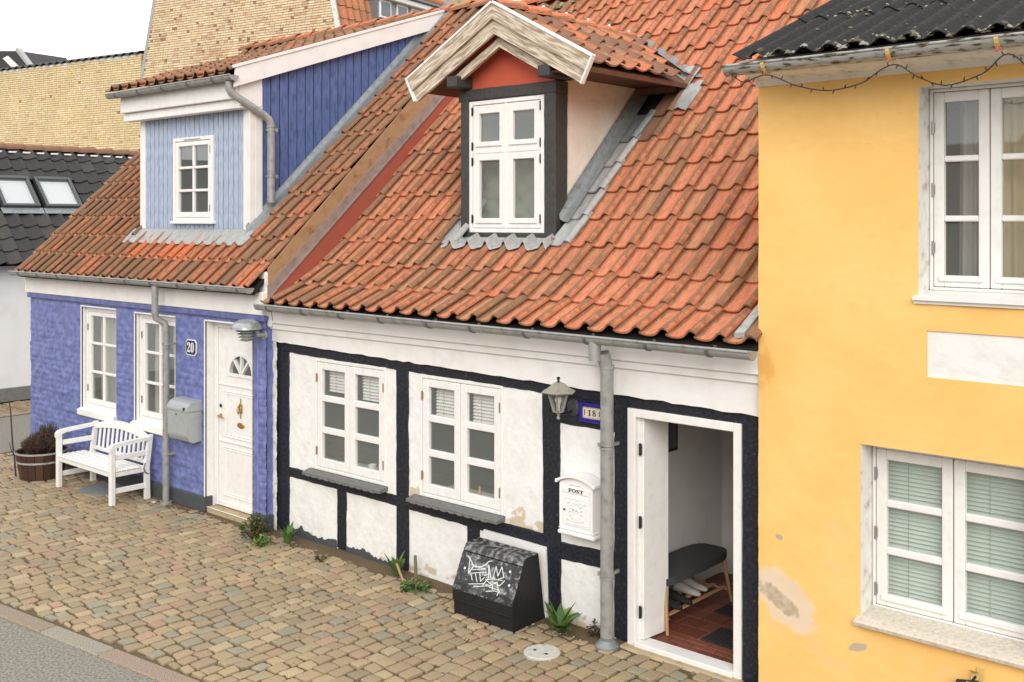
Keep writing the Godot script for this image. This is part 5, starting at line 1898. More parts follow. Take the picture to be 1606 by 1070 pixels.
func yellow_house() -> void:
	var h := thing("yellow_house", "yellow plastered house with white casement windows and black corrugated roof", "house", Vector3(-1.2, 0, -2.4))
	var zf := 0.10
	var w1 := Rect2(-2.655, 2.985, 0.79, 1.415)
	var w2 := Rect2(-3.055, 0.745, 1.12, 1.21)
	var pn := Rect2(-2.60, 2.462, 1.3, 0.31)
	var ym := mat("yellow_plaster", Color.WHITE, 0.85, {"nrm": T.nrough, "nstr": 0.22, "scale": 0.7, "spec": 0.3})
	var x1 := 0.0
	var y1 := 4.56
	var fn := func(x, y): return 0.006 * fnoise.get_noise_2d(x * 1.6, y * 1.6) + 0.0026 * fnoise.get_noise_2d(x * 5.0, y * 24.0) + 0.006 * exp(-(x + 3.84) / 0.02) * fnoise.get_noise_2d(3.0, y * 7.0)
	var wall := add(h, "front_wall", relief_wall(-3.84, x1, 0.0, y1, zf, [w1, w2, pn], 0.03, fn, 0.0), ym)
	ym.uv1_triplanar = false
	ym.uv1_scale = Vector3.ONE
	ym.normal_enabled = false
	ym.albedo_texture = yellow_texture(-3.84, x1, 0.0, y1)
	ym.texture_repeat = false
	var yp := mat("yellow_plain", lin(0.84, 0.51, 0.155), 0.85, {"tex": T.soft, "scale": 0.5})
	var body := MB.new()
	side_prism(body, [V(-0.095, 0), V(6.0, 0), V(6.0, 6.4), V(3.9, 6.0), V(-0.095, 4.5)], -3.835, -3.65)
	body.bb(Vector3(-3.64, 0, -6.0), Vector3(2.0, 4.5, -5.8))
	body.bb(Vector3(x1, 0.0, -0.1), Vector3(2.0, 4.56, zf - 0.002))
	body.bb(Vector3(1.8, 0.0, -5.8), Vector3(2.0, 4.56, -0.1))
	add(h, "side_walls", body, yp)
	var pe := MB.new()
	reveals(pe, pn, zf, 0.012)
	add(h, "panel_edge", pe, yp)
	add(h, "inset_panel", box(Vector3(pn.position.x - 0.02, pn.position.y - 0.02, zf - 0.05), Vector3(pn.end.x + 0.02, pn.end.y + 0.02, zf - 0.011)), M.plaster_white)
	var zw := -0.085
	var a := window(h, "window", w1.position.x + 0.004, w1.end.x - 0.004, w1.position.y + 0.045, w1.end.y - 0.002, zw, [[0, 0.5, 0, 1, 1, 3], [0.5, 1, 0, 1, 1, 3]], {"frame": 0.022, "stile": 0.068, "bar": 0.04, "hinges": [0.20, 0.50, 0.82], "hinge_mat": M.steel, "bead": true})
	var b := window(h, "window", w2.position.x + 0.004, w2.end.x - 0.004, w2.position.y + 0.03, w2.end.y - 0.03, zw, [[0, 0.5, 0, 1, 1, 3], [0.5, 1, 0, 1, 1, 3]], {"frame": 0.022, "stile": 0.072, "bar": 0.052, "hinges": [0.10, 0.46, 0.84], "hinge_mat": M.steel, "bead": true})
	for q in [[a, w1], [b, w2]]:
		var rv := MB.new()
		var r: Rect2 = q[1]
		reveals(rv, r, zf + 0.001, 0.22)
		add(q[0], "reveal", rv, M.plaster_old)
	var s1 := MB.new()
	side_prism(s1, [V(0.09, 3.03), V(-0.10, 3.005), V(-0.145, 2.998), V(-0.145, 2.975), V(-0.12, 2.968), V(-0.12, 2.95), V(0.09, 2.95)], w1.position.x - 0.025, w1.end.x + 0.02)
	add(a, "sill", s1, M.white_paint)
	var s2 := MB.new()
	side_prism(s2, [V(0.09, 0.79), V(-0.09, 0.762), V(-0.145, 0.742), V(-0.155, 0.73), V(-0.148, 0.705), V(-0.125, 0.694), V(0.09, 0.694)], w2.position.x - 0.03, w2.end.x + 0.03)
	add(b, "sill", s2, M.sill_stone)
	room(h, -3.6, -0.2, 2.7, 4.5, zf - 0.05, -2.6, M.room_wall)
	room(h, -3.6, -0.2, 0.3, 2.4, zf - 0.05, -2.6, M.room_wall)
	# cornice
	var co := MB.new()
	side_prism(co, [V(-0.09, 4.495), V(-0.125, 4.495), V(-0.15, 4.53), V(-0.27, 4.555), V(-0.36, 4.60), V(-0.36, 4.66), V(-0.09, 4.66)], -3.845, 2.0)
	add(h, "cornice", co, M.plaster_old)
	# corrugated roof sheets
	var rm := MB.new()
	var sl := 0.40
	rm.qo(Vector3(-3.76, 4.60, 0.46), Vector3(2.0, 4.60, 0.46), Vector3(2.0, 4.60 + 4.4 * sl, -3.98), Vector3(-3.76, 4.60 + 4.4 * sl, -3.98), Vector3(0, 1, sl))
	rm.qo(Vector3(-3.82, 4.64 + 4.4 * sl, -3.98), Vector3(2.0, 4.64 + 4.4 * sl, -3.98), Vector3(2.0, 4.9, -8.0), Vector3(-3.82, 4.9, -8.0), Vector3(0, 1, -sl))
	var roof := add(h, "roof", rm, M.deck)
	var p := atan(sl)
	var wl := 0.178
	var sheet := MB.new()
	var L := 1.18
	var nx := 48
	for e in 2:
		for k in nx + 1:
			var x := float(k) / nx * wl * 6.0
			var ph := TAU * x / wl
			for j in 3:
				var t := j / 2.0
				sheet.p(Vector3(x, 0.023 * cos(ph) - 0.007 * e + 0.014 * (1.0 - t), -t * L), Vector3(0.023 * TAU / wl * sin(ph), 1, 0) * (1.0 - 2.0 * e))
	var h2 := (nx + 1) * 3
	for k in nx:
		for j in 2:
			var q := k * 3 + j
			sheet.f(q, q + 3, q + 4)
			sheet.f(q, q + 4, q + 1)
			sheet.f(h2 + q, h2 + q + 4, h2 + q + 3)
			sheet.f(h2 + q, h2 + q + 1, h2 + q + 4)
		sheet.qo(sheet.v[k * 3], sheet.v[k * 3 + 3], sheet.v[h2 + k * 3 + 3], sheet.v[h2 + k * 3], Vector3.BACK)
	sheet.qo(sheet.v[0], sheet.v[2], sheet.v[h2 + 2], sheet.v[h2], Vector3.LEFT)
	var sm := sheet.mesh(M.black_sheet)
	for r in 4:
		for k in 5:
			var o := Vector3(-3.80 + k * wl * 6.0, 4.648 + r * (L - 0.10) * sin(p) + 0.004 * (k % 2), 0.545 - r * (L - 0.10) * cos(p))
			add_mesh(roof, "corrugated_sheet", sm, Transform3D(pitch_basis(p), o - origin_of(roof)))
	var ms := MB.new()
	for q in 420:
		var t := rng.randf()
		var z: float
		var x := rng.randf_range(-3.7, -0.8)
		if q < 170:
			z = 0.54 - rng.randf() * 0.05
		elif q < 260:
			z = 0.545 - (L - 0.10) * cos(p) + rng.randf_range(-0.05, 0.02)
		else:
			z = 0.5 - t * 2.2
		ms.col = [Color(0.10, 0.085, 0.05), Color(0.16, 0.14, 0.10), Color(0.07, 0.06, 0.045), Color(0.28, 0.27, 0.24)][rng.randi() % 4]
		var y := 4.648 + (0.545 - z) * sl + 0.023 * cos(TAU * (x + 3.80) / wl) + 0.012
		lump(ms, Vector3(x, y, z), rng.randf_range(0.006, 0.02) if q > 170 else rng.randf_range(0.01, 0.03))
	var mo := add(roof, "moss", ms, M.twig)
	mo.set_meta("kind", "stuff")
	gutter(h, "gutter", -3.87, 1.9, 4.60, 0.50, 0.064, [-3.56, -2.68, -2.02, -1.2, -0.4, 0.4, 1.2], M.zinc_gutter, M.bracket_yellow, 0.0)

# ---------------------------------------------------------------- buildings behind
var BT := Transform3D()
func bbox_t(lo: Vector3, hi: Vector3, bv := 0.0) -> MB:
	var mb := MB.new()
	mb.xf = BT
	mb.bb(lo, hi, bv)
	return mb

func brick_face(parent: Node, u0: Callable, u1: Callable, y0: float, y1: float, red: float) -> void:
	var xs := []
	var cs := []
	var row := 0
	var y := y0
	while y < y1:
		var a: float = u0.call(y)
		var e: float = u1.call(y)
		var x := a
		var first := true
		while x < e - 0.02:
			var l := 0.235 if rng.randf() < 0.75 else 0.115
			if first and row % 2 == 1:
				l = 0.115
			first = false
			l = minf(l, e - x)
			if l > 0.04:
				xs.append(BT * Transform3D(Basis().scaled(Vector3(l - 0.014, 0.058, 0.034)), Vector3(x + l / 2.0, y + 0.037, 0.0 + rng.randf_range(-0.003, 0.004))))
				var k := rng.randf_range(0.92, 1.06) * (1.0 + 0.10 * fnoise.get_noise_2d(x * 0.6, y * 0.6))
				var c := Color(0.80 * k, 0.645 * k, (0.37 if red < 0.1 else 0.41) * k)
				var rr := red * (1.0 + 0.9 * fnoise.get_noise_2d(x * 0.45 + 7.0, y * 0.6))
				if rng.randf() < rr:
					c = [Color(0.76, 0.54, 0.37), Color(0.68, 0.44, 0.27), Color(0.78, 0.58, 0.40)][rng.randi() % 3] * k
				elif rng.randf() < 0.12:
					c = Color(0.82, 0.71, 0.48) * k
				if l < 0.13 and rng.randf() < (0.22 if red > 0.1 else 0.02):
					c = Color(0.34, 0.22, 0.13)
				cs.append(c)
			x += l
		y += 0.0745
		row += 1
	var mm := MultiMesh.new()
	mm.transform_format = MultiMesh.TRANSFORM_3D
	mm.use_colors = true
	mm.mesh = box(Vector3(-0.5, -0.5, -0.5), Vector3(0.5, 0.5, 0.5)).mesh(M.brick)
	mm.instance_count = xs.size()
	var off := origin_of(parent)
	for k in xs.size():
		var t: Transform3D = xs[k]
		t.origin -= off
		mm.set_instance_transform(k, t)
		mm.set_instance_color(k, cs[k])
	var o := MultiMeshInstance3D.new()
	o.name = "bricks"
	o.multimesh = mm
	o.set_meta("kind", "stuff")
	parent.add_child(o, true)

func background() -> void:
	var O := Vector3(-31.448, 0, -10.369)
	BT = Transform3D(Basis(Vector3.UP, deg_to_rad(10.1)), O)
	var mortar := mat("mortar", lin(0.46, 0.35, 0.20), 0.9, {"tex": T.dirty, "scale": 0.4})
	# long low brick wing
	var lw := thing("brick_outbuilding", "long yellow brick building with plain wall behind the dark roofed house", "building", BT * Vector3(-7, 0, -3))
	add(lw, "wall", bbox_t(Vector3(-16, 0, -6), Vector3(-0.01, 8.86, -0.008)), mortar)
	brick_face(lw, func(_y): return -13.0, func(_y): return -0.01, 5.0, 8.80, 0.05)
	var cp := MB.new()
	cp.xf = BT
	var n := 260
	for k in n + 1:
		var u := lerpf(-14.0, 0.0, float(k) / n)
		var y := 8.93 + 0.035 * cos(TAU * u / 0.38)
		cp.p(Vector3(u, y - 0.03, 0.10), Vector3.BACK)
		cp.p(Vector3(u, y, 0.10), Vector3(0, 1, 0.3))
		cp.p(Vector3(u, y + 0.5, -2.5), Vector3(0, 1, 0.2))
	for k in n:
		for j in 2:
			var q := k * 3 + j
			cp.f(q, q + 3, q + 4)
			cp.f(q, q + 4, q + 1)
	add(lw, "corrugated_roof", cp, M.slate_tile)
	add(lw, "coping", bbox_t(Vector3(-14, 8.80, -0.10), Vector3(-0.02, 8.885, 0.02), 0.01), M.plaster_old)
	# tall brick gable with mansard roof
	var tg := thing("brick_gable_building", "tall mottled yellow brick gable with steep red tiled side roof", "building", BT * Vector3(4, 0, -4))
	var le := func(y): return maxf(0.0, 0.247 * (y - 7.9))
	var re := func(y): return 8.42 - maxf(0.0, 0.235 * (y - 7.9))
	var gb := MB.new()
	gb.xf = BT
	gb.prism(PackedVector2Array([V(0, 0), V(8.42, 0), V(8.42, 7.9), V(7.55, 11.6), V(0.91, 11.6), V(0, 7.9)]), -9.0, -0.008)
	add(tg, "wall", gb, mortar)
	brick_face(tg, le, re, 6.0, 11.4, 0.30)
	for s in [[le, -0.10, 0.0], [re, -0.03, 0.12]]:
		var vg := MB.new()
		vg.xf = BT
		vg.prism(PackedVector2Array([V(s[0].call(7.9) + s[1], 7.9), V(s[0].call(7.9) + s[1] + 0.13, 7.9), V(s[0].call(11.5) + s[1] + 0.13, 11.5), V(s[0].call(11.5) + s[1], 11.5)]), -0.4, 0.03)
		add(tg, "verge_strip", vg, M.zinc_pale if s[1] < -0.05 else M.plaster_old)
	var roof := add(tg, "side_roof", bbox_t(Vector3(7.4, 7.8, -8.9), Vector3(7.5, 11.5, -0.2)), M.deck)
	var tiles := []
	var rows := []
	for r in 11:
		rows.append(V(8.60 - 0.092 * r, 7.75 + 0.37 * r))
	var dskip := func(c, k, r): return k > 4 and k < 12 and r > 3
	tile_field(tiles, rows, 0.05, 0.30, 14, BT * Transform3D(Basis(Vector3.UP, PI / 2), Vector3.ZERO), dskip, func(_c, _k, _r): return [5, 7, 10, 6, 8][rng.randi() % 5])
	flush_tiles(tiles, roof)
	add(tg, "dormer", bbox_t(Vector3(7.3, 9.25, -3.75), Vector3(8.46, 10.35, -1.47)), M.lead)
	add(tg, "dormer_cornice", bbox_t(Vector3(7.3, 10.0, -4.3), Vector3(8.66, 10.16, -1.40), 0.02), M.white_paint)
	add(tg, "dormer_roof", bbox_t(Vector3(7.3, 10.17, -4.5), Vector3(8.75, 10.24, -1.30), 0.02), M.lead)
	for q in [[-2.07, -1.53], [-2.88, -2.33], [-3.62, -3.06]]:
		var w := add(tg, "window", bbox_t(Vector3(8.44, 9.46, q[0]), Vector3(8.50, 9.99, q[1]), 0.01), M.white_paint)
		add(w, "pane", bbox_t(Vector3(8.495, 9.52, q[0] + 0.06), Vector3(8.507, 9.93, q[1] - 0.06)), M.dark_pane)
	for q in 9:
		add_mesh(tg, "ridge_tile", lathe_mesh(), Transform3D(BT.basis * Basis(Vector3.RIGHT, -PI / 2), BT * Vector3(8.62, 10.30, -2.75 - q * 0.4) - tg.position))
	# slate roof far left
	var fl := thing("slate_roofed_house", "distant dark slate roof with narrow skylight behind the brick building", "building", BT * Vector3(-19, 0, -8))
	var fb := MB.new()
	fb.xf = BT
	fb.prism(PackedVector2Array([V(-23, 0), V(-15.2, 0), V(-15.2, 10.30), V(-16.35, 11.25), V(-23, 11.8)]), -9, -6.6)
	add(fl, "wall", fb, M.slate_tile)
	var rr := MB.new()
	rr.xf = BT
	rr.prism(PackedVector2Array([V(-15.08, 10.22), V(-15.2, 10.18), V(-16.45, 11.26), V(-16.36, 11.38)]), -6.7, -6.45)
	add(fl, "rake_board", rr, M.zinc_pale)
	var sk := MB.new()
	sk.xf = BT
	sk.prism(PackedVector2Array([V(-17.57, 11.0), V(-17.2, 11.09), V(-16.28, 10.49), V(-16.72, 10.42)]), -6.61, -6.56)
	add(fl, "skylight", sk, M.white_paint)
	# white house with dark tiled roof across the side street
	var dh := thing("white_house", "white walled house with dark tiled roof and two roof windows", "house", Vector3(-23, 0, -3))
	var wb := MB.new()
	wb.bb(Vector3(-25.0, 0, -10), Vector3(-20.9, 2.75, 7))
	wb.xf = Transform3D()
	add(dh, "wall", wb, M.plaster_grey_white)
	add(dh, "plinth", box(Vector3(-20.95, 0, -10.01), Vector3(-20.88, 0.27, 7.01), 0.01), M.plinth_pale)
	var dk := MB.new()
	dk.prism(PackedVector2Array([V(-20.62, 2.64), V(-22.9, 4.99), V(-25.3, 2.6)]), -10.0, 7.0)
	var droof := add(dh, "roof", dk, M.deck)
	var dt := []
	var drows := []
	for r in 11:
		drows.append(V(-20.55 - 0.2345 * r, 2.66 + 0.237 * r))
	var ds := func(c, k, r): return c.x < -21.55 and c.x > -22.25 and c.z < -1.6 and c.z > -3.62
	tile_field(dt, drows, 0.0, 0.30, 26, Transform3D(Basis(Vector3.UP, PI / 2), Vector3(0, 0, 0.6)), ds, func(_c, _k, _r): return 102 if rng.randf() < 0.7 else 103, 0.9)
	flush_tiles(dt, droof)
	for q in 20:
		ridge_tile(droof, Vector3(-22.9, 5.02, 0.8 - q * 0.40), Vector3(0, 0, -1), 0.44, 12, 0.12)
	for q in 26:
		add(droof, "ridge_mortar", box(Vector3(-22.78, 4.945, 0.35 - q * 0.30), Vector3(-22.74, 4.98, 0.52 - q * 0.30), 0.005), M.white_paint)
	var an := atan(0.237 / 0.2345)
	for s in [[-1.86, -2.60], [-2.72, -3.50]]:
		var c := Vector3(-21.89, 4.055, (s[0] + s[1]) / 2.0)
		var bs := Basis(Vector3.UP, PI / 2) * pitch_basis(an)
		var hw: float = (s[0] - s[1]) / 2.0
		var hl := 0.44
		var fr := MB.new()
		fr.xf = Transform3D(bs, c)
		fr.bb(Vector3(-hw, 0.0, -hl), Vector3(-hw + 0.07, 0.11, hl), 0.01)
		fr.bb(Vector3(hw - 0.07, 0.0, -hl), Vector3(hw, 0.11, hl), 0.01)
		fr.bb(Vector3(-hw + 0.07, 0.0, -hl), Vector3(hw - 0.07, 0.12, -hl + 0.09), 0.01)
		fr.bb(Vector3(-hw + 0.07, 0.0, hl - 0.07), Vector3(hw - 0.07, 0.11, hl), 0.01)
		var f := add(dh, "roof_window", fr, M.frame_dark)
		var pb := MB.new()
		pb.xf = Transform3D(bs, c)
		pb.bb(Vector3(-hw + 0.065, 0.07, -hl + 0.08), Vector3(hw - 0.065, 0.076, hl - 0.065))
		add(f, "pane", pb, M.glass)
		var bl := MB.new()
		bl.xf = Transform3D(bs, c)
		bl.bb(Vector3(-hw + 0.067, 0.03, -hl + 0.082), Vector3(hw - 0.067, 0.036, hl - 0.067))
		add(f, "blind", bl, M.dull_blind)
		var lf := MB.new()
		lf.xf = Transform3D(bs, c)
		lf.bb(Vector3(-hw - 0.05, 0.03, hl), Vector3(hw + 0.05, 0.045, hl + 0.16), 0.004)
		add(f, "lead_skirt", lf, M.lead)

var lathe_ridge: ArrayMesh
func lathe_mesh() -> ArrayMesh:
	if lathe_ridge == null:
		var mb := MB.new()
		mb.lathe([V(0.0, 0.0), V(0.13, 0.0), V(0.12, 0.42), V(0.0, 0.42)], 10)
		lathe_ridge = mb.mesh(M.roof_tile_0)
	return lathe_ridge

# ---------------------------------------------------------------- the other side of the street, which the upper panes mirror
func opposite_houses() -> void:
	var defs := [[-46.0, -33.0, 6.2, "brick", "red brick house across the street from the white house"], [-32.9, -20.0, 6.6, "pale", "pale rendered house across the street from the blue cottage"], [-19.9, -9.0, 5.8, "brick", "red brick house across the street from the timbered cottage"], [-8.9, 3.0, 6.4, "grey", "grey rendered house across the street from the yellow house"]]
	mat("house_brick", lin(0.26, 0.12, 0.08), 0.85, {"tex": T.fine, "scale": 0.8})
	mat("house_pale", lin(0.45, 0.40, 0.32), 0.85, {"tex": T.soft, "scale": 0.4})
	mat("house_grey", lin(0.30, 0.29, 0.27), 0.85, {"tex": T.soft, "scale": 0.4})
	mat("house_roof", lin(0.20, 0.085, 0.055), 0.85, {"tex": T.fine, "scale": 0.8})
	var z := 21.0
	for d in defs:
		var x0: float = d[0]
		var x1: float = d[1]
		var t := thing("opposite_house", d[4], "house", Vector3((x0 + x1) / 2.0, 0, z + 4.0), "houses across the street")
		add(t, "wall", box(Vector3(x0, 0, z), Vector3(x1, d[2] - 2.2, z + 8.0)), M["house_" + d[3]])
		var rf := MB.new()
		side_prism(rf, [V(-z + 0.3, d[2] - 2.25), V(-z - 4.0, d[2]), V(-z - 8.3, d[2] - 2.25)], x0, x1)
		add(t, "roof", rf, M.house_roof)
		var n := int((x1 - x0) / 2.2)
		for k in n:
			var x := lerpf(x0 + 1.1, x1 - 1.1, (k + 0.5) / n)
			var w := add(t, "door" if k == n / 2 else "window", box(Vector3(x - 0.5, 0.05 if k == n / 2 else 1.0, z - 0.04), Vector3(x + 0.5, 2.4, z + 0.05), 0.01), M.white_paint)
			if k != n / 2:
				for q in 2:
					add(w, "pane", box(Vector3(x - 0.44 + 0.46 * q, 1.07, z - 0.05), Vector3(x - 0.02 + 0.46 * q, 2.33, z - 0.03)), M.dark_pane)

# ---------------------------------------------------------------- things along the street
func text(parent: Node, s: String, size: float, at: Vector3, mt: Material, serif := false, depth := 0.004, bold := true, stretch := 1.0) -> MeshInstance3D:
	var f := SystemFont.new()
	f.font_names = PackedStringArray(["Droid Serif"] if serif else ["Droid Sans"])
	f.font_weight = 700 if bold else 400
	var t := TextMesh.new()
	t.text = s
	t.font = f
	t.font_size = 64
	t.pixel_size = size / 46.0
	t.depth = depth
	t.material = mt
	return add_mesh(parent, "lettering", t, Transform3D(Basis().scaled(Vector3(stretch, 1, 1)), at))

func lbox(parent: Node, nm: String, lo: Vector3, hi: Vector3, mt: Material, bv := 0.006) -> MeshInstance3D:
	return addl(parent, nm, box(lo, hi, bv), mt)

func street_things() -> void:
	bench()
	# half barrel with heather
	var tub := thing("planter_tub", "brown wooden half barrel planter with metal hoops beside white bench", "planter", Vector3(-14.43, 0, 0.62))
	var ns := 18
	for k in ns:
		var mb := MB.new()
		var a0 := TAU * (k + 0.03) / ns
		var a1 := TAU * (k + 0.97) / ns
		var c = [Color(0.085, 0.042, 0.028), Color(0.11, 0.055, 0.035), Color(0.065, 0.036, 0.027)][k % 3]
		mb.col = c * rng.randf_range(0.85, 1.2)
		var p := func(a, r, y): return Vector3(cos(a) * r, y, sin(a) * r)
		var am := (a0 + a1) / 2.0
		var nn := Vector3(cos(am), -0.12, sin(am))
		mb.qo(p.call(a0, 0.275, 0.0), p.call(a1, 0.275, 0.0), p.call(a1, 0.335, 0.37), p.call(a0, 0.335, 0.37), nn)
		mb.qo(p.call(a0, 0.25, 0.0), p.call(a1, 0.25, 0.0), p.call(a1, 0.31, 0.37), p.call(a0, 0.31, 0.37), -nn)
		mb.qo(p.call(a0, 0.335, 0.37), p.call(a1, 0.335, 0.37), p.call(a1, 0.31, 0.37), p.call(a0, 0.31, 0.37), Vector3.UP)
		for e in [a0, a1]:
			mb.qo(p.call(e, 0.275, 0.0), p.call(e, 0.335, 0.37), p.call(e, 0.31, 0.37), p.call(e, 0.25, 0.0), Vector3(-sin(e), 0, cos(e)) * (-1.0 if e == a0 else 1.0))
		addl(tub, "stave", mb, M.twig_wood)
	for y in [0.24, 0.362]:
		var hp := MB.new()
		var r: float = 0.275 + 0.06 * y / 0.37 + 0.004
		hp.lathe([V(r, y - 0.012), V(r + 0.005, y - 0.012), V(r + 0.007, y + 0.012), V(r, y + 0.012)], 28)
		addl(tub, "hoop", hp, M.zinc_pale)
	var so := MB.new()
	so.lathe([V(0.30, 0.30), V(0.15, 0.325), V(0.0, 0.33)], 16)
	addl(tub, "soil", so, M.soil)
	# galvanised mailbox on the blue wall
	var mbx := thing("grey_mailbox", "grey rounded metal mailbox hanging on blue wall beside the downpipe", "mailbox", Vector3(-11.49, 1.08, 0.12))
	var prof := [V(0.0, -0.23), V(-0.12, -0.245), V(-0.17, -0.215), V(-0.195, -0.15), V(-0.20, 0.13)]
	var body := MB.new()
	body.xf = Transform3D(SIDE, Vector3.ZERO)
	body.prism(PackedVector2Array(prof + [V(0.0, 0.13)]), -0.22, 0.22)
	addl(mbx, "body", body, M.mailbox_grey)
	var lid := MB.new()
	lid.xf = Transform3D(SIDE, Vector3.ZERO)
	lid.prism(PackedVector2Array([V(0.0, 0.135), V(-0.206, 0.135), V(-0.206, 0.16), V(-0.19, 0.20), V(-0.155, 0.235), V(-0.10, 0.255), V(0.0, 0.262)]), -0.226, 0.226)
	addl(mbx, "lid", lid, M.mailbox_grey)
	lbox(mbx, "lock", Vector3(0.14, 0.15, 0.195), Vector3(0.175, 0.185, 0.214), M.dark_iron, 0.004)
	var dot := MB.new()
	dot.xf = Transform3D(Basis(Vector3(1, 0, 0), Vector3(0, 0, 1), Vector3(0, -1, 0)), Vector3(-0.02, 0.09, 0.199))
	dot.lathe([V(0.0, 0.0), V(0.011, 0.0), V(0.011, 0.005), V(0.0, 0.006)], 10)
	addl(mbx, "lock", dot, M.dark_iron)
	lbox(mbx, "seam", Vector3(-0.222, -0.175, 0.185), Vector3(0.222, -0.168, 0.202), M.zinc, 0.002)
	post_box()
	# house numbers
	var n20 := thing("house_number_sign", "small navy enamel house number 20 with white rim on blue wall", "sign", Vector3(-11.48, 1.96, 0.125), "house number signs")
	var pl := MB.new()
	var rim := MB.new()
	var oct := func(w, hh, c): return PackedVector2Array([V(-w + c, -hh), V(w - c, -hh), V(w, -hh + c), V(w, hh - c), V(w - c, hh), V(-w + c, hh), V(-w, hh - c), V(-w, -hh + c)])
	rim.prism(oct.call(0.118, 0.098, 0.035), 0.0, 0.012)
	addl(n20, "rim", rim, M.enamel_white)
	pl.prism(oct.call(0.104, 0.085, 0.03), 0.0, 0.016)
	addl(n20, "plate", pl, M.enamel_navy)
	text(n20, "20", 0.118, Vector3(0, 0.0, 0.018), M.enamel_white, true, 0.004, true, 0.85)
	var n18 := thing("house_number_sign", "framed tile house number 18 in blue frame beside the lantern", "sign", Vector3(-5.45, 1.868, 0.006), "house number signs")
	var fr := MB.new()
	fr.bb(Vector3(-0.135, -0.082, 0.0), Vector3(-0.10, 0.082, 0.03), 0.008)
	fr.bb(Vector3(0.10, -0.082, 0.0), Vector3(0.135, 0.082, 0.03), 0.008)
	fr.bb(Vector3(-0.10, 0.05, 0.0), Vector3(0.10, 0.082, 0.029), 0.008)
	fr.bb(Vector3(-0.10, -0.082, 0.0), Vector3(0.10, -0.05, 0.029), 0.008)
	addl(n18, "frame", fr, M.frame_blue)
	for k in 4:
		lbox(n18, "tile", Vector3(-0.10 + 0.05 * k + 0.001, -0.05, 0.002), Vector3(-0.05 + 0.05 * k - 0.001, 0.05, 0.014), M.tile_cream, 0.002)
	for k in 2:
		text(n18, ["1", "8"][k], 0.052, Vector3(-0.025 + 0.05 * k, 0.0, 0.015), M.dark_iron, true, 0.003)
		lbox(n18, "tile_ornament", Vector3(-0.082 + 0.155 * k, -0.024, 0.013), Vector3(-0.073 + 0.155 * k, 0.024, 0.0155), M.dark_iron, 0.001)
	for k in 8:
		for s in [-1, 1]:
			lbox(n18, "tile_ornament", Vector3(-0.092 + 0.0245 * k, s * 0.041 - 0.004, 0.013), Vector3(-0.082 + 0.0245 * k, s * 0.041 + 0.004, 0.0152), M.ornament_brown, 0.001)
	lanterns()
	cabinet()
	# covers in the paving
	var lidp := thing("access_cover", "round pale cover plate set in the cobbles below the downpipe", "cover", Vector3(-5.50, 0.0, 0.62), "covers in the pavement")
	var lm := MB.new()
	lm.lathe([V(0.15, -0.02), V(0.15, 0.010), V(0.143, 0.016), V(0.0, 0.016)], 30)
	addl(lidp, "plate", lm, M.cover_pale)
	for k in 2:
		var hm := MB.new()
		hm.lathe([V(0.014, 0.015), V(0.014, 0.019), V(0.0, 0.019)], 10, Vector3(-0.06 + 0.12 * k, 0, 0.02))
		addl(lidp, "lifting_hole", hm, M.dark_iron)
	var gr := thing("drain_grate", "round grey cast drain grate in the cobbles under the bench", "grate", Vector3(-13.15, 0.0, 0.39), "covers in the pavement")
	var gm := MB.new()
	gm.lathe([V(0.30, -0.02), V(0.30, 0.012), V(0.25, 0.014), V(0.25, 0.003)], 30)
	addl(gr, "ring", gm, M.grate_grey)
	var gd := MB.new()
	gd.lathe([V(0.255, 0.0045), V(0.0, 0.0045)], 24)
	addl(gr, "pit", gd, M.soil)
	for k in 9:
		var x := -0.2 + 0.05 * k
		var hw := sqrt(0.0625 - x * x) - 0.005
		lbox(gr, "bar", Vector3(x - 0.013, 0.004, -hw), Vector3(x + 0.013, 0.016, hw), M.grate_grey, 0.004)
		lbox(gr, "cross_bar", Vector3(-hw, 0.004, x - 0.009), Vector3(hw, 0.0145, x + 0.009), M.grate_grey, 0.003)
	# string of lights under the yellow gutter
	var sl := thing("string_lights", "dark unlit string of lights swagged below the yellow house gutter", "string lights", Vector3(-2.9, 4.42, 0.57))
	var pts := []
	var key := [Vector2(-3.80, 4.545), Vector2(-3.70, 4.475), Vector2(-3.52, 4.51), Vector2(-3.30, 4.415), Vector2(-3.07, 4.365), Vector2(-2.85, 4.395), Vector2(-2.64, 4.495), Vector2(-2.48, 4.40), Vector2(-2.31, 4.335), Vector2(-2.10, 4.385), Vector2(-1.95, 4.49), Vector2(-1.8, 4.37), Vector2(-1.6, 4.33), Vector2(-1.2, 4.53)]
	for k in key.size() - 1:
		for q in 6:
			var t := q / 6.0
			var p: Vector2 = key[k].cubic_interpolate(key[k + 1], key[maxi(k - 1, 0)], key[mini(k + 2, key.size() - 1)], t)
			pts.append(Vector3(p.x, p.y, 0.570 + 0.006 * sin(k * 6.0 + q)) - sl.position)
	var cb := MB.new()
	cb.tube(pts, 0.0042, 6)
	addl(sl, "cable", cb, M.dark_iron)
	for k in range(1, pts.size() - 1, 2):
		var bm := MB.new()
		var d := Vector3(rng.randf_range(-0.6, 0.6), -1.0 if k % 4 < 2 else 0.8, rng.randf_range(-0.2, 0.5)).normalized()
		bm.tube([pts[k], pts[k] + d * 0.014, pts[k] + d * 0.03], [0.004, 0.005, 0.0015], 6)
		addl(sl, "bulb", bm, M.dark_iron)
	for x in [-3.55, -2.68, -2.02]:
		var tie := MB.new()
		tie.tube([Vector3(x, 4.545, 0.55) - sl.position, Vector3(x + 0.012, 4.525, 0.575) - sl.position, Vector3(x, 4.512, 0.565) - sl.position], 0.006, 6)
		addl(sl, "cable_tie", tie, M.tie_red)
	# iron hook low on the yellow wall
	var hk := thing("wall_hook", "yellow painted curled iron bracket low on the yellow wall", "bracket", Vector3(-2.28, 0.57, 0.105))
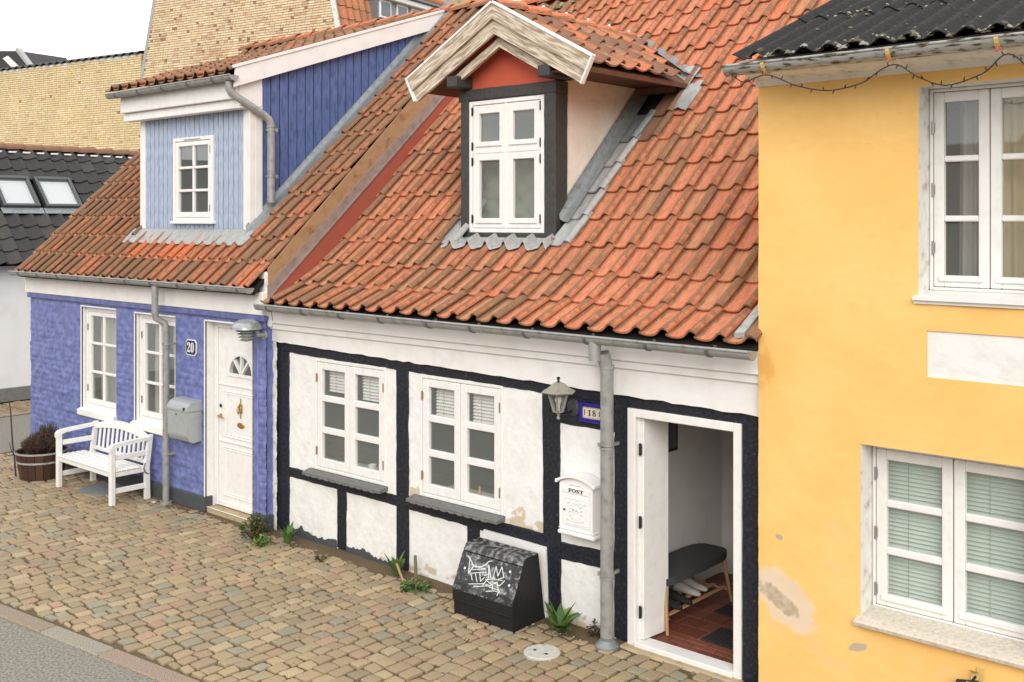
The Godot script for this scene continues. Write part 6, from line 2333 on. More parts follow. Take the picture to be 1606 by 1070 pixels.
	lbox(hk, "plate", Vector3(0.0, -0.10, 0.0), Vector3(0.045, 0.06, 0.008), M.bracket_yellow, 0.003)
	var cm := MB.new()
	var prev := Vector3.ZERO
	for k in 13:
		var an := PI * 0.5 + TAU * 0.72 * k / 12
		var o := Vector3(-0.03, 0.0 + 0.045 * sin(an), 0.06 + 0.05 * cos(an))
		if k > 0:
			cm.qo(prev, o, o + Vector3(0.045, 0, 0), prev + Vector3(0.045, 0, 0), Vector3(0, sin(an), cos(an)))
			cm.qo(prev * 0.97 + Vector3(0, 0, 0.002), o * 0.97 + Vector3(0, 0, 0.002), o * 0.97 + Vector3(0.045, 0, 0.002), prev * 0.97 + Vector3(0.045, 0, 0.002), Vector3(0, -sin(an), -cos(an)))
		prev = o
	addl(hk, "loop", cm, M.bracket_yellow)
	var bar := MB.new()
	bar.tube([Vector3(-0.10, -0.06, 0.06), Vector3(0.03, -0.035, 0.06)], 0.028, 12)
	bar.tube([Vector3(0.0, 0.0, 0.0), Vector3(-0.01, -0.02, 0.045)], 0.008, 8)
	addl(hk, "iron_bar", bar, M.dark_iron)
	curtains_and_blinds()

func bench() -> void:
	var b := thing("garden_bench", "white wooden slatted garden bench against the blue house", "bench", Vector3(-13.0, 0, 0.49))
	var wm = M.bench_white
	for s in [-1, 1]:
		var x: float = s * 0.70
		# front leg rises into the arm
		lbox(b, "leg", Vector3(x - 0.032, 0.0, 0.20), Vector3(x + 0.032, 0.70, 0.265), wm, 0.008)
		var bl := MB.new()
		bl.xf = Transform3D(SIDE, Vector3(x, 0, 0))
		bl.prism(PackedVector2Array([V(0.205, 0.0), V(0.265, 0.0), V(0.255, 0.40), V(0.305, 0.80), V(0.25, 0.80), V(0.20, 0.42)]), -0.028, 0.028)
		addl(b, "leg", bl, wm)
		var am := MB.new()
		am.xf = Transform3D(SIDE, Vector3(x, 0, 0))
		am.prism(PackedVector2Array([V(-0.275, 0.655), V(-0.235, 0.66), V(-0.205, 0.70), V(-0.15, 0.715), V(0.27, 0.745), V(0.27, 0.785), V(-0.15, 0.762), V(-0.24, 0.745), V(-0.275, 0.71)]), -0.036, 0.036)
		addl(b, "armrest", am, wm)
		lbox(b, "side_rail", Vector3(x - 0.016, 0.55, -0.225), Vector3(x + 0.016, 0.615, 0.20), wm)
		lbox(b, "side_rail", Vector3(x - 0.016, 0.14, -0.225), Vector3(x + 0.016, 0.205, 0.20), wm)
		lbox(b, "side_rail", Vector3(x - 0.018, 0.345, -0.22), Vector3(x + 0.018, 0.405, 0.20), wm)
	lbox(b, "apron", Vector3(-0.668, 0.345, 0.215), Vector3(0.668, 0.412, 0.248), wm)
	lbox(b, "back_apron", Vector3(-0.672, 0.345, -0.235), Vector3(0.672, 0.405, -0.21), wm)
	for k in 6:
		lbox(b, "seat_slat", Vector3(-0.73, 0.407, 0.205 - 0.068 * k - 0.0), Vector3(0.73, 0.429, 0.262 - 0.068 * k), wm, 0.007)
	# curved backrest
	var top := MB.new()
	var up := []
	var lo := []
	for k in 17:
		var x := lerpf(-0.73, 0.73, k / 16.0)
		up.append(V(x, 0.775 + 0.125 * (1.0 - pow(absf(x) / 0.73, 2.0))))
		lo.append(V(x, 0.745 + 0.055 * (1.0 - pow(absf(x) / 0.73, 2.0)) - 0.03 * absf(x)))
	lo.reverse()
	var tx := Transform3D(Basis(Vector3.RIGHT, -0.11), Vector3(0, -0.02, -0.19))
	top.xf = tx
	top.prism(PackedVector2Array(up + lo), -0.02, 0.02)
	addl(b, "top_rail", top, wm)
	var lr := MB.new()
	lr.xf = tx
	lr.bb(Vector3(-0.67, 0.455, -0.018), Vector3(0.67, 0.505, 0.018), 0.006)
	addl(b, "lower_rail", lr, wm)
	for k in 11:
		var x := lerpf(-0.56, 0.56, k / 10.0)
		var sm := MB.new()
		sm.xf = tx
		sm.bb(Vector3(x - 0.022, 0.50, -0.010), Vector3(x + 0.022, 0.79 + 0.03 * (1.0 - absf(x)), 0.010), 0.005)
		addl(b, "back_slat", sm, wm)
	var ch := MB.new()
	ch.tube([Vector3(0.72, 0.46, -0.20), Vector3(0.735, 0.40, -0.17), Vector3(0.738, 0.34, -0.19), Vector3(0.735, 0.32, -0.235)], 0.006, 6)
	addl(b, "chain", ch, M.dark_iron)

func post_box() -> void:
	var p := thing("post_box", "white embossed cast post box with arched top on half timbered wall", "mailbox", Vector3(-5.545, 0.82, 0.0))
	var m = M.post_white
	var pr := PackedVector2Array([V(-0.175, 0.03), V(0.175, 0.03), V(0.175, 0.44)])
	for k in 9:
		var an := PI * (0.18 + 0.64 * k / 8.0)
		pr.append(V(0.195 * cos(an), 0.395 + 0.095 * sin(an)))
	pr.append(V(-0.175, 0.44))
	var body := MB.new()
	body.prism(pr, 0.0, 0.115)
	addl(p, "body", body, m)
	var lid := MB.new()
	var pts := []
	for k in 13:
		var t := lerpf(-1.0, 1.0, k / 12.0)
		pts.append(Vector3(0.20 * t, 0.445 + 0.055 * (1.0 - t * t), 0.07))
	for k in 12:
		var a: Vector3 = pts[k]
		var c: Vector3 = pts[k + 1]
		var up := Vector3(0, 0.022, 0)
		var f := Vector3(0, 0, 0.075)
		lid.qo(a + up - f, c + up - f, c + up + f, a + up + f, Vector3.UP)
		lid.qo(a + f, c + f, c + f + up, a + f + up, Vector3.BACK)
		lid.qo(a - f, c - f, c + f, a + f, Vector3.DOWN)
	lid.bb(Vector3(-0.212, 0.437, -0.005), Vector3(-0.19, 0.468, 0.148), 0.006)
	lid.bb(Vector3(0.19, 0.437, -0.005), Vector3(0.212, 0.468, 0.148), 0.006)
	addl(p, "lid", lid, m)
	lbox(p, "foot_moulding", Vector3(-0.195, 0.0, 0.0), Vector3(0.195, 0.035, 0.132), m, 0.01)
	lbox(p, "foot_moulding", Vector3(-0.185, 0.045, 0.0), Vector3(0.185, 0.06, 0.126), m, 0.005)
	for s in [-1, 1]:
		lbox(p, "corner_pillar", Vector3(s * 0.165 - 0.014, 0.05, 0.10), Vector3(s * 0.165 + 0.014, 0.44, 0.128), m, 0.008)
	var dr := MB.new()
	dr.bb(Vector3(-0.145, 0.085, 0.112), Vector3(0.145, 0.345, 0.121), 0.004)
	for q in [[-0.125, 0.105, -0.117, 0.325], [0.117, 0.105, 0.125, 0.325], [-0.117, 0.317, 0.117, 0.325], [-0.117, 0.105, 0.117, 0.113]]:
		dr.bb(Vector3(q[0], q[1], 0.119), Vector3(q[2], q[3], 0.126), 0.003)
	var door := addl(p, "door", dr, m)
	# raised wreath and scrolls
	var em := MB.new()
	for k in 14:
		var an := TAU * k / 14
		var c := Vector3(0.055 * cos(an), 0.22 + 0.06 * sin(an), 0.121)
		em.tube([c, c + Vector3(0.018 * cos(an + 0.9), 0.018 * sin(an + 0.9), 0.006), c + Vector3(0.03 * cos(an + 0.4), 0.03 * sin(an + 0.4), 0.0)], [0.006, 0.005, 0.003], 5)
	for s in [-1, 1]:
		em.tube([Vector3(s * 0.02, 0.205, 0.121), Vector3(s * 0.03, 0.225, 0.127), Vector3(s * 0.012, 0.24, 0.124), Vector3(s * 0.0, 0.225, 0.127)], 0.006, 5)
		em.tube([Vector3(s * 0.105, 0.125, 0.121), Vector3(s * 0.085, 0.15, 0.124), Vector3(s * 0.06, 0.135, 0.122)], 0.005, 5)
		em.tube([Vector3(s * 0.105, 0.305, 0.121), Vector3(s * 0.085, 0.28, 0.124), Vector3(s * 0.06, 0.295, 0.122)], 0.005, 5)
		em.tube([Vector3(s * 0.07, 0.425, 0.116), Vector3(s * 0.04, 0.445, 0.119), Vector3(0, 0.43, 0.116)], 0.005, 5)
	em.tube([Vector3(-0.06, 0.135, 0.122), Vector3(0, 0.128, 0.124), Vector3(0.06, 0.135, 0.122)], 0.005, 5)
	addl(door, "ornament", em, m)
	lbox(p, "slot_flap", Vector3(-0.145, 0.362, 0.112), Vector3(0.145, 0.412, 0.122), m, 0.004)
	text(p, "POST", 0.030, Vector3(0.0, 0.388, 0.123), M.dark_iron, true, 0.003, true, 1.45)
	var lk := MB.new()
	lk.xf = Transform3D(Basis(Vector3(1, 0, 0), Vector3(0, 0, 1), Vector3(0, -1, 0)), Vector3(-0.122, 0.215, 0.121))
	lk.lathe([V(0.0, 0.0), V(0.010, 0.0), V(0.010, 0.006), V(0.0, 0.007)], 10)
	addl(p, "lock", lk, M.dark_iron)

func lanterns() -> void:
	var l := thing("lantern", "old hexagonal grey glass wall lantern on the black post", "lamp", Vector3(-5.66, 1.91, 0.0), "wall lamps")
	var c := Vector3(-0.01, 0.0, 0.20)
	var m = M.lantern_metal
	var rf := MB.new()
	rf.lathe([V(0.152, 0.132), V(0.158, 0.140), V(0.12, 0.158), V(0.052, 0.21), V(0.02, 0.222)], 6, c, false)
	rf.lathe([V(0.0, 0.131), V(0.152, 0.132)], 6, c, false)
	addl(l, "roof", rf, m)
	var fi := MB.new()
	fi.lathe([V(0.018, 0.22), V(0.008, 0.232), V(0.014, 0.25), V(0.016, 0.262), V(0.0, 0.268)], 10, c)
	addl(l, "finial", fi, M.dark_iron)
	for k in 6:
		var a := TAU * k / 6
		var rib := MB.new()
		rib.tube([c + Vector3(cos(a) * 0.092, 0.132, sin(a) * 0.092), c + Vector3(cos(a) * 0.042, -0.03, sin(a) * 0.042)], 0.009, 6)
		addl(l, "rib", rib, m)
		var gm := MB.new()
		var b := TAU * (k + 1) / 6
		var am := (a + b) / 2.0
		var dn := Vector3(cos(am), -0.3, sin(am)).normalized()
		gm.qo(c + Vector3(cos(a) * 0.088, 0.13, sin(a) * 0.088), c + Vector3(cos(b) * 0.088, 0.13, sin(b) * 0.088), c + Vector3(cos(b) * 0.04, -0.028, sin(b) * 0.04), c + Vector3(cos(a) * 0.04, -0.028, sin(a) * 0.04), dn)
		addl(l, "pane", gm, M.glass)
	var bt := MB.new()
	bt.lathe([V(0.0, -0.045), V(0.022, -0.042), V(0.046, -0.032), V(0.046, -0.024), V(0.0, -0.024)], 12, c)
	bt.lathe([V(0.0, -0.10), V(0.012, -0.095), V(0.017, -0.082), V(0.008, -0.068), V(0.014, -0.056), V(0.014, -0.045), V(0.0, -0.045)], 10, c)
	addl(l, "base", bt, m)
	var bu := MB.new()
	bu.lathe([V(0.012, -0.022), V(0.014, 0.03), V(0.026, 0.055), V(0.03, 0.075), V(0.022, 0.095), V(0.0, 0.105)], 12, c)
	addl(l, "bulb", bu, M.bulb_white)
	var ar := MB.new()
	ar.tube([Vector3(0.0, -0.04, 0.0), Vector3(-0.005, -0.055, 0.06), Vector3(-0.01, -0.06, 0.13), c + Vector3(0, -0.05, -0.01)], 0.012, 8)
	addl(l, "arm", ar, M.dark_iron)
	var wp := MB.new()
	wp.xf = Transform3D(Basis(Vector3(1, 0, 0), Vector3(0, 0, 1), Vector3(0, -1.15, 0)), Vector3(0.0, -0.02, 0.0))
	wp.lathe([V(0.0, 0.0), V(0.068, 0.0), V(0.066, 0.012), V(0.045, 0.024), V(0.0, 0.03)], 22)
	addl(l, "wall_plate", wp, M.lantern_dark)
	# half-dome lamp over the white door
	var w := thing("dome_wall_lamp", "galvanised half dome wall lamp above the white front door", "lamp", Vector3(-9.985, 2.24, 0.125), "wall lamps")
	var k := Vector3(-0.07, 0.0, 0.19)
	var sh := MB.new()
	sh.lathe([V(0.168, 0.055), V(0.175, 0.058), V(0.17, 0.085), V(0.135, 0.13), V(0.08, 0.158), V(0.0, 0.165)], 26, k)
	sh.lathe([V(0.0, 0.148), V(0.08, 0.142), V(0.13, 0.115), V(0.168, 0.055)], 26, k)
	addl(w, "shade", sh, M.galvanised)
	for q in 4:
		var ri := MB.new()
		var y := 0.05 - 0.034 * q
		var r := 0.115 - 0.012 * q
		ri.lathe([V(r - 0.035, y - 0.008), V(r, y - 0.018), V(r + 0.004, y - 0.014), V(r - 0.035, y)], 20, k)
		addl(w, "louvre", ri, M.galvanised)
	var gl := MB.new()
	gl.lathe([V(0.0, -0.09), V(0.04, -0.08), V(0.06, -0.02), V(0.062, 0.10)], 16, k)
	addl(w, "glass", gl, M.bulb_white)
	var aa := MB.new()
	aa.tube([Vector3(0.0, -0.02, 0.0), Vector3(0.0, -0.01, 0.09), k + Vector3(0.02, 0.11, -0.06)], 0.032, 12)
	aa.xf = Transform3D(Basis(Vector3(1, 0, 0), Vector3(0, 0, 1), Vector3(0, -1, 0)), Vector3(0.0, -0.02, 0.0))
	aa.lathe([V(0.0, 0.0), V(0.055, 0.0), V(0.05, 0.02), V(0.0, 0.022)], 18)
	addl(w, "arm", aa, M.galvanised)

func cabinet_texture() -> ImageTexture:
	var W := 420
	var H := 300
	var im := Image.create(W, H, false, Image.FORMAT_RGB8)
	var nz := FastNoiseLite.new()
	nz.seed = 12
	nz.fractal_octaves = 5
	nz.frequency = 1.0
	for j in H:
		for i in W:
			var x := float(i) / W
			var y := float(j) / H
			var a := nz.get_noise_2d(x * 3.2, y * 2.6)
			var b := nz.get_noise_2d(x * 11.0 + 20.0, y * 6.0)
			var c := nz.get_noise_2d(x * 45.0, y * 40.0 + 9.0)
			var k := 0.035 + 0.12 * smoothstep(-0.05, 0.35, a + 0.35 * b) + 0.15 * smoothstep(0.22, 0.5, b + 0.3 * a)
			k *= 1.0 + 0.25 * c
			if y > 0.80:
				k *= 0.55
			if nz.get_noise_2d(x * 26.0 + 5.0, y * 20.0) > 0.50:
				k = 0.34
			im.set_pixel(i, j, Color(k * 0.97, k, k * 1.04).linear_to_srgb())
	# the sprayed tag
	var o := V(220, 245)
	var ex := V(785, 410) - o
	var ey := V(112, 600) - o
	var strokes := [[290, 315, 268, 480, 322, 400, 288, 318], [270, 290, 292, 330], [300, 380, 345, 412, 420, 398, 478, 345, 505, 342], [305, 442, 440, 430, 330, 400], [290, 480, 300, 552], [305, 478, 445, 462],
		[336, 482, 345, 566], [378, 478, 380, 562, 420, 520], [470, 385, 462, 520, 400, 602], [470, 388, 482, 520], [500, 535, 540, 398, 552, 500, 596, 400, 606, 512, 555, 532], [265, 596, 392, 588], [310, 622, 440, 608, 556, 652, 530, 702],
		[430, 542, 495, 600, 490, 642], [495, 560, 560, 600, 612, 545], [430, 666, 502, 655, 560, 670], [398, 582, 470, 604, 540, 562, 546, 642], [440, 545, 500, 530, 590, 545], [420, 500, 470, 480]]
	for s in strokes:
		for k in range(0, s.size() - 2, 2):
			var a := V(s[k], s[k + 1])
			var b := V(s[k + 2], s[k + 3])
			var n := int(a.distance_to(b) / 1.2) + 1
			for q in n + 1:
				var p := a.lerp(b, float(q) / n) - o
				var det := ex.x * ey.y - ex.y * ey.x
				var u := (p.x * ey.y - p.y * ey.x) / det
				var v := (ex.x * p.y - ex.y * p.x) / det
				var cx := u * W
				var cy := v * H * 0.86 + H * 0.02
				for dj in range(-3, 4):
					for di in range(-3, 4):
						if di * di + dj * dj <= 7 and cx + di >= 0 and cx + di < W and cy + dj >= 0 and cy + dj < H:
							im.set_pixel(int(cx) + di, int(cy) + dj, Color(0.86, 0.88, 0.87))
	return ImageTexture.create_from_image(im)

func cabinet() -> void:
	var c := thing("utility_cabinet", "scuffed black metal cabinet with sloping lid and white graffiti", "cabinet", Vector3(-6.31, 0, 0.24))
	var bm = M.cabinet_black
	var x0 := -0.35
	var x1 := 0.35
	var body := MB.new()
	body.xf = Transform3D(SIDE, Vector3.ZERO)
	body.prism(PackedVector2Array([V(0.225, -0.03), V(-0.215, -0.03), V(-0.222, 0.135), V(-0.222, 0.22), V(-0.087, 0.53), V(-0.06, 0.582), V(0.12, 0.592), V(0.20, 0.05)]), x0, x1)
	addl(c, "body", body, bm)
	# sloping lid with the tag
	var lm := mat("graffiti_lid", Color.WHITE, 0.45, {"spec": 0.4})
	lm.albedo_texture = cabinet_texture()
	lm.texture_repeat = false
	var lid := MB.new()
	var p0 := Vector3(x0 - 0.006, 0.525, 0.098)
	var p1 := Vector3(x1 + 0.006, 0.525, 0.098)
	var p2 := Vector3(x1 + 0.006, 0.225, 0.236)
	var p3 := Vector3(x0 - 0.006, 0.225, 0.236)
	lid.quad(p3, p2, p1, p0, V(0, 0.99), V(1, 0.0))
	addl(c, "lid", lid, lm)
	var edge := MB.new()
	for s in [[p0, p3, Vector3.LEFT], [p1, p2, Vector3.RIGHT]]:
		edge.qo(s[0], s[1], s[1] - Vector3(0, 0, 0.03), s[0] - Vector3(0, 0, 0.03), s[2])
	edge.qo(p0, p1, p1 - Vector3(0, -0.004, 0.02), p0 - Vector3(0, -0.004, 0.02), Vector3.UP)
	edge.bb(Vector3(x0 - 0.006, 0.135, 0.20), Vector3(x1 + 0.006, 0.225, 0.2365), 0.004)
	edge.bb(Vector3(x0 - 0.01, 0.128, 0.20), Vector3(x1 + 0.01, 0.136, 0.240), 0.002)
	addl(c, "lid_edge", edge, bm)
	var tp := MB.new()
	tp.qo(Vector3(x0 - 0.004, 0.588, 0.062), Vector3(x1 + 0.004, 0.588, 0.062), Vector3(x1 + 0.004, 0.598, -0.12), Vector3(x0 - 0.004, 0.598, -0.12), Vector3.UP)
	tp.qo(Vector3(x0 - 0.004, 0.588, 0.062), Vector3(x1 + 0.004, 0.588, 0.062), Vector3(x1 + 0.004, 0.535, 0.095), Vector3(x0 - 0.004, 0.535, 0.095), Vector3(0, 0.6, 1))
	addl(c, "top_plate", tp, M.cabinet_scuffed)
	for q in [[-0.27, 0.40, 0.160], [0.27, 0.37, 0.174], [0.24, 0.47, 0.128]]:
		var bo := MB.new()
		bo.xf = Transform3D(Basis(Vector3.RIGHT, deg_to_rad(65)), Vector3(q[0], q[1], q[2] - 0.002))
		bo.lathe([V(0.011, 0.0), V(0.011, 0.006), V(0.0, 0.008)], 10)
		addl(c, "bolt", bo, M.white_paint)
	for y in [0.04]:
		lbox(c, "handle_plate", Vector3(-0.06, y + 0.01, 0.212), Vector3(0.0, y + 0.08, 0.224), bm, 0.003)
	var bp := MB.new()
	bp.prism(PackedVector2Array([V(-0.40, 0.0), V(0.375, 0.0), V(0.352, 0.625), V(-0.395, 0.64)]), -0.235, -0.215)
	addl(c, "backing_board", bp, M.white_paint)

func curtains_and_blinds() -> void:
	# pleated curtains behind the blue windows, the yellow upstairs window and the small dormer
	var defs := [
		[-14.20, -13.83, 0.95, 2.24, -0.13, 0.24, "left lace curtain in the blue house window farther from the door"],
		[-13.72, -13.42, 0.95, 2.24, -0.13, 0.24, "right lace curtain in the blue house window farther from the door"],
		[-12.75, -12.50, 0.95, 2.22, -0.13, 0.24, "left lace curtain in the blue house window behind the downpipe"],
		[-12.30, -11.98, 0.95, 2.22, -0.13, 0.24, "right lace curtain in the blue house window behind the downpipe"],
		[-2.53, -2.37, 3.0, 4.45, -0.30, 0.30, "beige curtain in middle of the yellow house upstairs window"],
		[-2.23, -1.80, 3.0, 4.45, -0.30, 0.42, "yellowish curtain at right in the yellow house upstairs window"]]
	for d in defs:
		var t := thing("curtain", d[6], "curtain", Vector3((d[0] + d[1]) / 2.0, d[2], d[4]), "window curtains")
		var mb := MB.new()
		var n := 40
		for k in n + 1:
			var x := lerpf(d[0], d[1], float(k) / n)
			var z: float = d[4] + 0.018 * sin(x * 75.0) + 0.01 * sin(x * 31.0 + 1.0)
			for j in 5:
				var y := lerpf(d[2], d[3], j / 4.0)
				mb.p(Vector3(x, y, z + 0.012 * sin(y * 2.0 + x * 9.0)), Vector3.BACK)
		for k in n:
			for j in 4:
				var q := k * 5 + j
				mb.f(q, q + 5, q + 6)
				mb.f(q, q + 6, q + 1)
		mb.smooth(0, 0)
		add(t, "fabric", mb, M.curtain_yellow if d[5] > 0.4 else M.curtain_pale)
		var rd := MB.new()
		rd.tube([Vector3(d[0] - 0.03, d[3] + 0.01, d[4]), Vector3(d[1] + 0.03, d[3] + 0.01, d[4])], 0.008, 6)
		rd.tube([Vector3((d[0] + d[1]) / 2.0, d[3] + 0.01, d[4]), Vector3((d[0] + d[1]) / 2.0, d[3] + 0.01, d[4] + (0.17 if d[2] < 2.0 else 0.20))], 0.006, 6)
		add(t, "rod", rd, M.steel)
	# sheer plastic in the gabled dormer
	for s in [[-7.95, -6.83, "pale green crumpled sheet behind the gabled dormer window"]]:
		var t := thing("window_sheet", s[2], "curtain", Vector3((s[0] + s[1]) / 2.0, 3.45, -1.3))
		var mb := MB.new()
		var n := 16
		for k in n + 1:
			for j in n + 1:
				var x := lerpf(s[0], s[1], float(k) / n)
				var y := lerpf(3.42, 4.16, float(j) / n)
				mb.p(Vector3(x, y, -1.32 + 0.06 * fnoise.get_noise_2d(x * 3.0 + y * 2.0, y * 4.0 - x * 3.0) + 0.02 * sin((x + y) * 22.0)), Vector3.BACK)
		for k in n:
			for j in n:
				var q := k * (n + 1) + j
				mb.f(q, q + n + 1, q + n + 2)
				mb.f(q, q + n + 2, q + 1)
		mb.smooth(0, 0)
		add(t, "sheet", mb, M.curtain_green)
	# slatted blinds
	var bl := [
		[-9.09, -8.76, 1.66, 1.93, -0.09, 0.032, "short white blind in the left casement of the timbered house first window"],
		[-8.54, -8.20, 1.63, 1.93, -0.09, 0.032, "short white blind in the right casement of the timbered house first window"],
		[-7.44, -7.13, 1.60, 1.915, -0.09, 0.032, "short white blind in the left casement of the window nearest the lantern"],
		[-6.94, -6.62, 1.60, 1.915, -0.09, 0.032, "short white blind in the right casement of the window nearest the lantern"],
		[-3.0, -2.55, 0.84, 1.86, -0.20, 0.030, "closed pale green blind in left casement of yellow house ground floor window"],
		[-2.46, -2.0, 0.84, 1.86, -0.20, 0.030, "closed pale green blind in right casement of yellow house ground floor window"]]
	for d in bl:
		var green: bool = d[0] > -4.0
		var t := thing("window_blind", d[6], "blind", Vector3((d[0] + d[1]) / 2.0, d[2], d[4]), "window blinds")
		var mt: Material = M.blind_green if green else M.blind_white
		var y: float = d[2] + 0.012
		while y < d[3] - 0.02:
			var mb := MB.new()
			mb.xf = Transform3D(Basis(Vector3.RIGHT, 0.8), Vector3((d[0] + d[1]) / 2.0, y, d[4]))
			mb.bb(Vector3((d[0] - d[1]) / 2.0, -0.0012, -0.018), Vector3((d[1] - d[0]) / 2.0, 0.0012, 0.018))
			add(t, "slat", mb, mt)
			y += d[5] * rng.randf_range(0.97, 1.03)
		add(t, "head_rail", box(Vector3(d[0] - 0.005, d[3] - 0.02, d[4] - 0.02), Vector3(d[1] + 0.005, d[3] + 0.012, d[4] + 0.05), 0.003), mt)
		for f in [0.38]:
			var cd := MB.new()
			var x: float = lerpf(d[0], d[1], f)
			cd.tube([Vector3(x, d[2], d[4] + 0.02), Vector3(x, d[3], d[4] + 0.02)], 0.0018, 5)
			add(t, "cord", cd, M.steel)
	# small things on the inner sills
	for d in [[-8.50, "white pot", 0.045, 0.10], [-8.25, "white pot", 0.04, 0.08]]:
		var t := thing("sill_pot", ["small white pot on the inner sill beside the window post", "smaller white pot at right end of the inner sill"][0 if d[0] < -8.4 else 1], "pot", Vector3(d[0], 0.835, -0.18))
		var mb := MB.new()
		mb.lathe([V(0.0, 0.0), V(d[2] * 0.75, 0.0), V(d[2], d[3]), V(d[2] * 0.85, d[3]), V(d[2] * 0.65, 0.02), V(0.0, 0.02)], 14)
		addl(t, "pot", mb, M.white_paint)
	var bo := thing("bottle", "small amber bottle on the inner sill of the window nearest the lantern", "bottle", Vector3(-6.92, 0.835, -0.15))
	var bm := MB.new()
	bm.lathe([V(0.0, 0.0), V(0.022, 0.0), V(0.022, 0.08), V(0.01, 0.11), V(0.01, 0.14), V(0.0, 0.14)], 12)
	addl(bo, "glass", bm, M.amber)
	for w in [[-9.2, -8.12], [-7.54, -6.53]]:
		var s := thing("inner_sill", ["white inner window sill behind the window farther from the lantern", "white inner window sill behind the window nearest the lantern"][0 if w[0] < -9 else 1], "window sill", Vector3((w[0] + w[1]) / 2.0, 0.82, -0.25))
		add(s, "board", box(Vector3(w[0], 0.80, -0.42), Vector3(w[1], 0.834, -0.098), 0.005), M.white_paint)

# ---------------------------------------------------------------- the hall behind the open door
func hall_things() -> void:
	var fl := MB.new()
	fl.bb(Vector3(-5.395, 0.0, -2.045), Vector3(-4.025, 0.018, -0.132))
	var floor_o := struct("hall_floor", fl, M.sand)
	var z := -0.14
	var row := 0
	while z > -2.03:
		var near := row < 3
		var w := 0.085 if near else 0.20
		var l := 0.215 if near else 0.20
		var x := -5.39 + (0.11 if row % 2 == 1 else 0.0) - 0.2
		while x < -4.03:
			var a := maxf(x, -5.39)
			var b := minf(x + l - 0.008, -4.03)
			if b - a > 0.03 and z - w > -2.045:
				var mb := MB.new()
				mb.col = Color(0.21, 0.075, 0.05) * rng.randf_range(0.75, 1.25)
				mb.bb(Vector3(a, 0.012, z - w + 0.008), Vector3(b, 0.034 + rng.randf_range(-0.001, 0.001), z), 0.003)
				add(floor_o, "floor_brick" if near else "floor_tile", mb, M.floor_clay)
			x += l
		z -= w
		row += 1
	# shoe bench
	var b := thing("hall_bench", "low dark padded bench with wooden legs in the hall", "bench", Vector3(-5.11, 0.034, -0.82))
	var st := MB.new()
	var pl := PackedVector2Array()
	for k in 20:
		var an := TAU * k / 20
		pl.append(V(0.20 * signf(cos(an)) * pow(absf(cos(an)), 0.55), 0.61 * signf(sin(an)) * pow(absf(sin(an)), 0.42)))
	st.xf = Transform3D(Basis(Vector3(1, 0, 0), Vector3(0, 0, -1), Vector3(0, 1, 0)), Vector3.ZERO)
	st.prism(pl, 0.385, 0.45)
	addl(b, "seat", st, M.seat_dark)
	for sx in [-1, 1]:
		for sz in [-1, 1]:
			var lg := MB.new()
			lg.tube([Vector3(sx * 0.16, 0.39, sz * 0.48), Vector3(sx * 0.215, 0.0, sz * 0.53)], [0.02, 0.014], 10)
			addl(b, "leg", lg, M.oak)
	for k in 4:
		lbox(b, "shelf_slat", Vector3(-0.19 + 0.11 * k, 0.125, -0.50), Vector3(-0.15 + 0.11 * k, 0.14, 0.50), M.oak, 0.004)
	for sz in [-1, 1]:
		lbox(b, "shelf_rail", Vector3(-0.20, 0.11, sz * 0.485 - 0.012), Vector3(0.20, 0.126, sz * 0.485 + 0.012), M.oak, 0.004)
	# shoes on the shelf
	for d in [[-0.02, -0.25, 0, "pale slipper at the back of the hall bench shelf"], [0.0, -0.10, 0, "pale slipper in the middle of the hall bench shelf"], [0.05, 0.12, 1, "dark shoe on the hall bench shelf near the door"], [0.05, 0.28, 1, "darkest shoe at the door end of the hall bench shelf"]]:
		var s := thing("shoe", d[3], "shoe", b.position + Vector3(d[0], 0.14, d[1]), "shoes on the hall bench shelf")
		var mb := MB.new()
		mb.col = Color(0.5, 0.48, 0.44) if d[2] == 0 else Color(0.02, 0.02, 0.022)
		var rings := [[-0.13, 0.036, 0.07, 0.0], [-0.09, 0.042, 0.085, 0.0], [-0.02, 0.04, 0.075, 0.0], [0.05, 0.046, 0.05, 0.0], [0.11, 0.044, 0.04, 0.0], [0.145, 0.02, 0.025, 0.0]]
		var v0 := 0
		for r in rings:
			for k in 8:
				var an := TAU * k / 8
				mb.p(Vector3(r[0], maxf(0.0, r[2] * 0.5 + r[2] * 0.6 * sin(an)), r[1] * cos(an)), Vector3.UP)
		for r in rings.size() - 1:
			for k in 8:
				var a := r * 8 + k
				var e := r * 8 + (k + 1) % 8
				mb.f(a, e, e + 8)
				mb.f(a, e + 8, a + 8)
		for k in range(1, 7):
			mb.f(0, k + 1, k)
			mb.f(40, 40 + k, 40 + k + 1)
		mb.smooth(v0, 0)
		addl(s, "upper", mb, M.twig)
	var pf := thing("picture_frame", "black framed picture high on the hall wall", "picture", Vector3(-5.398, 1.50, -1.11))
	lbox(pf, "frame", Vector3(0.0, -0.13, -0.10), Vector3(0.02, 0.16, 0.10), M.dark_iron, 0.004)
	lbox(pf, "print", Vector3(0.018, -0.10, -0.07), Vector3(0.0225, 0.13, 0.07), M.print_grey, 0.001)
	var m1 := thing("doormat", "dark ribbed doormat just inside the open door", "doormat", Vector3(-4.40, 0.034, -0.56), "mats in the hall")
	lbox(m1, "base", Vector3(-0.24, 0.0, -0.17), Vector3(0.28, 0.008, 0.17), M.mat_dark, 0.003)
	for k in 14:
		lbox(m1, "rib", Vector3(-0.235 + 0.036 * k, 0.006, -0.165), Vector3(-0.213 + 0.036 * k, 0.014, 0.165), M.mat_dark, 0.003)
	var m2 := thing("floor_grille", "small dark mat on the hall floor beside the bench", "doormat", Vector3(-4.72, 0.034, -1.12), "mats in the hall")
	lbox(m2, "base", Vector3(-0.16, 0.0, -0.12), Vector3(0.16, 0.010, 0.12), M.mat_dark, 0.003)

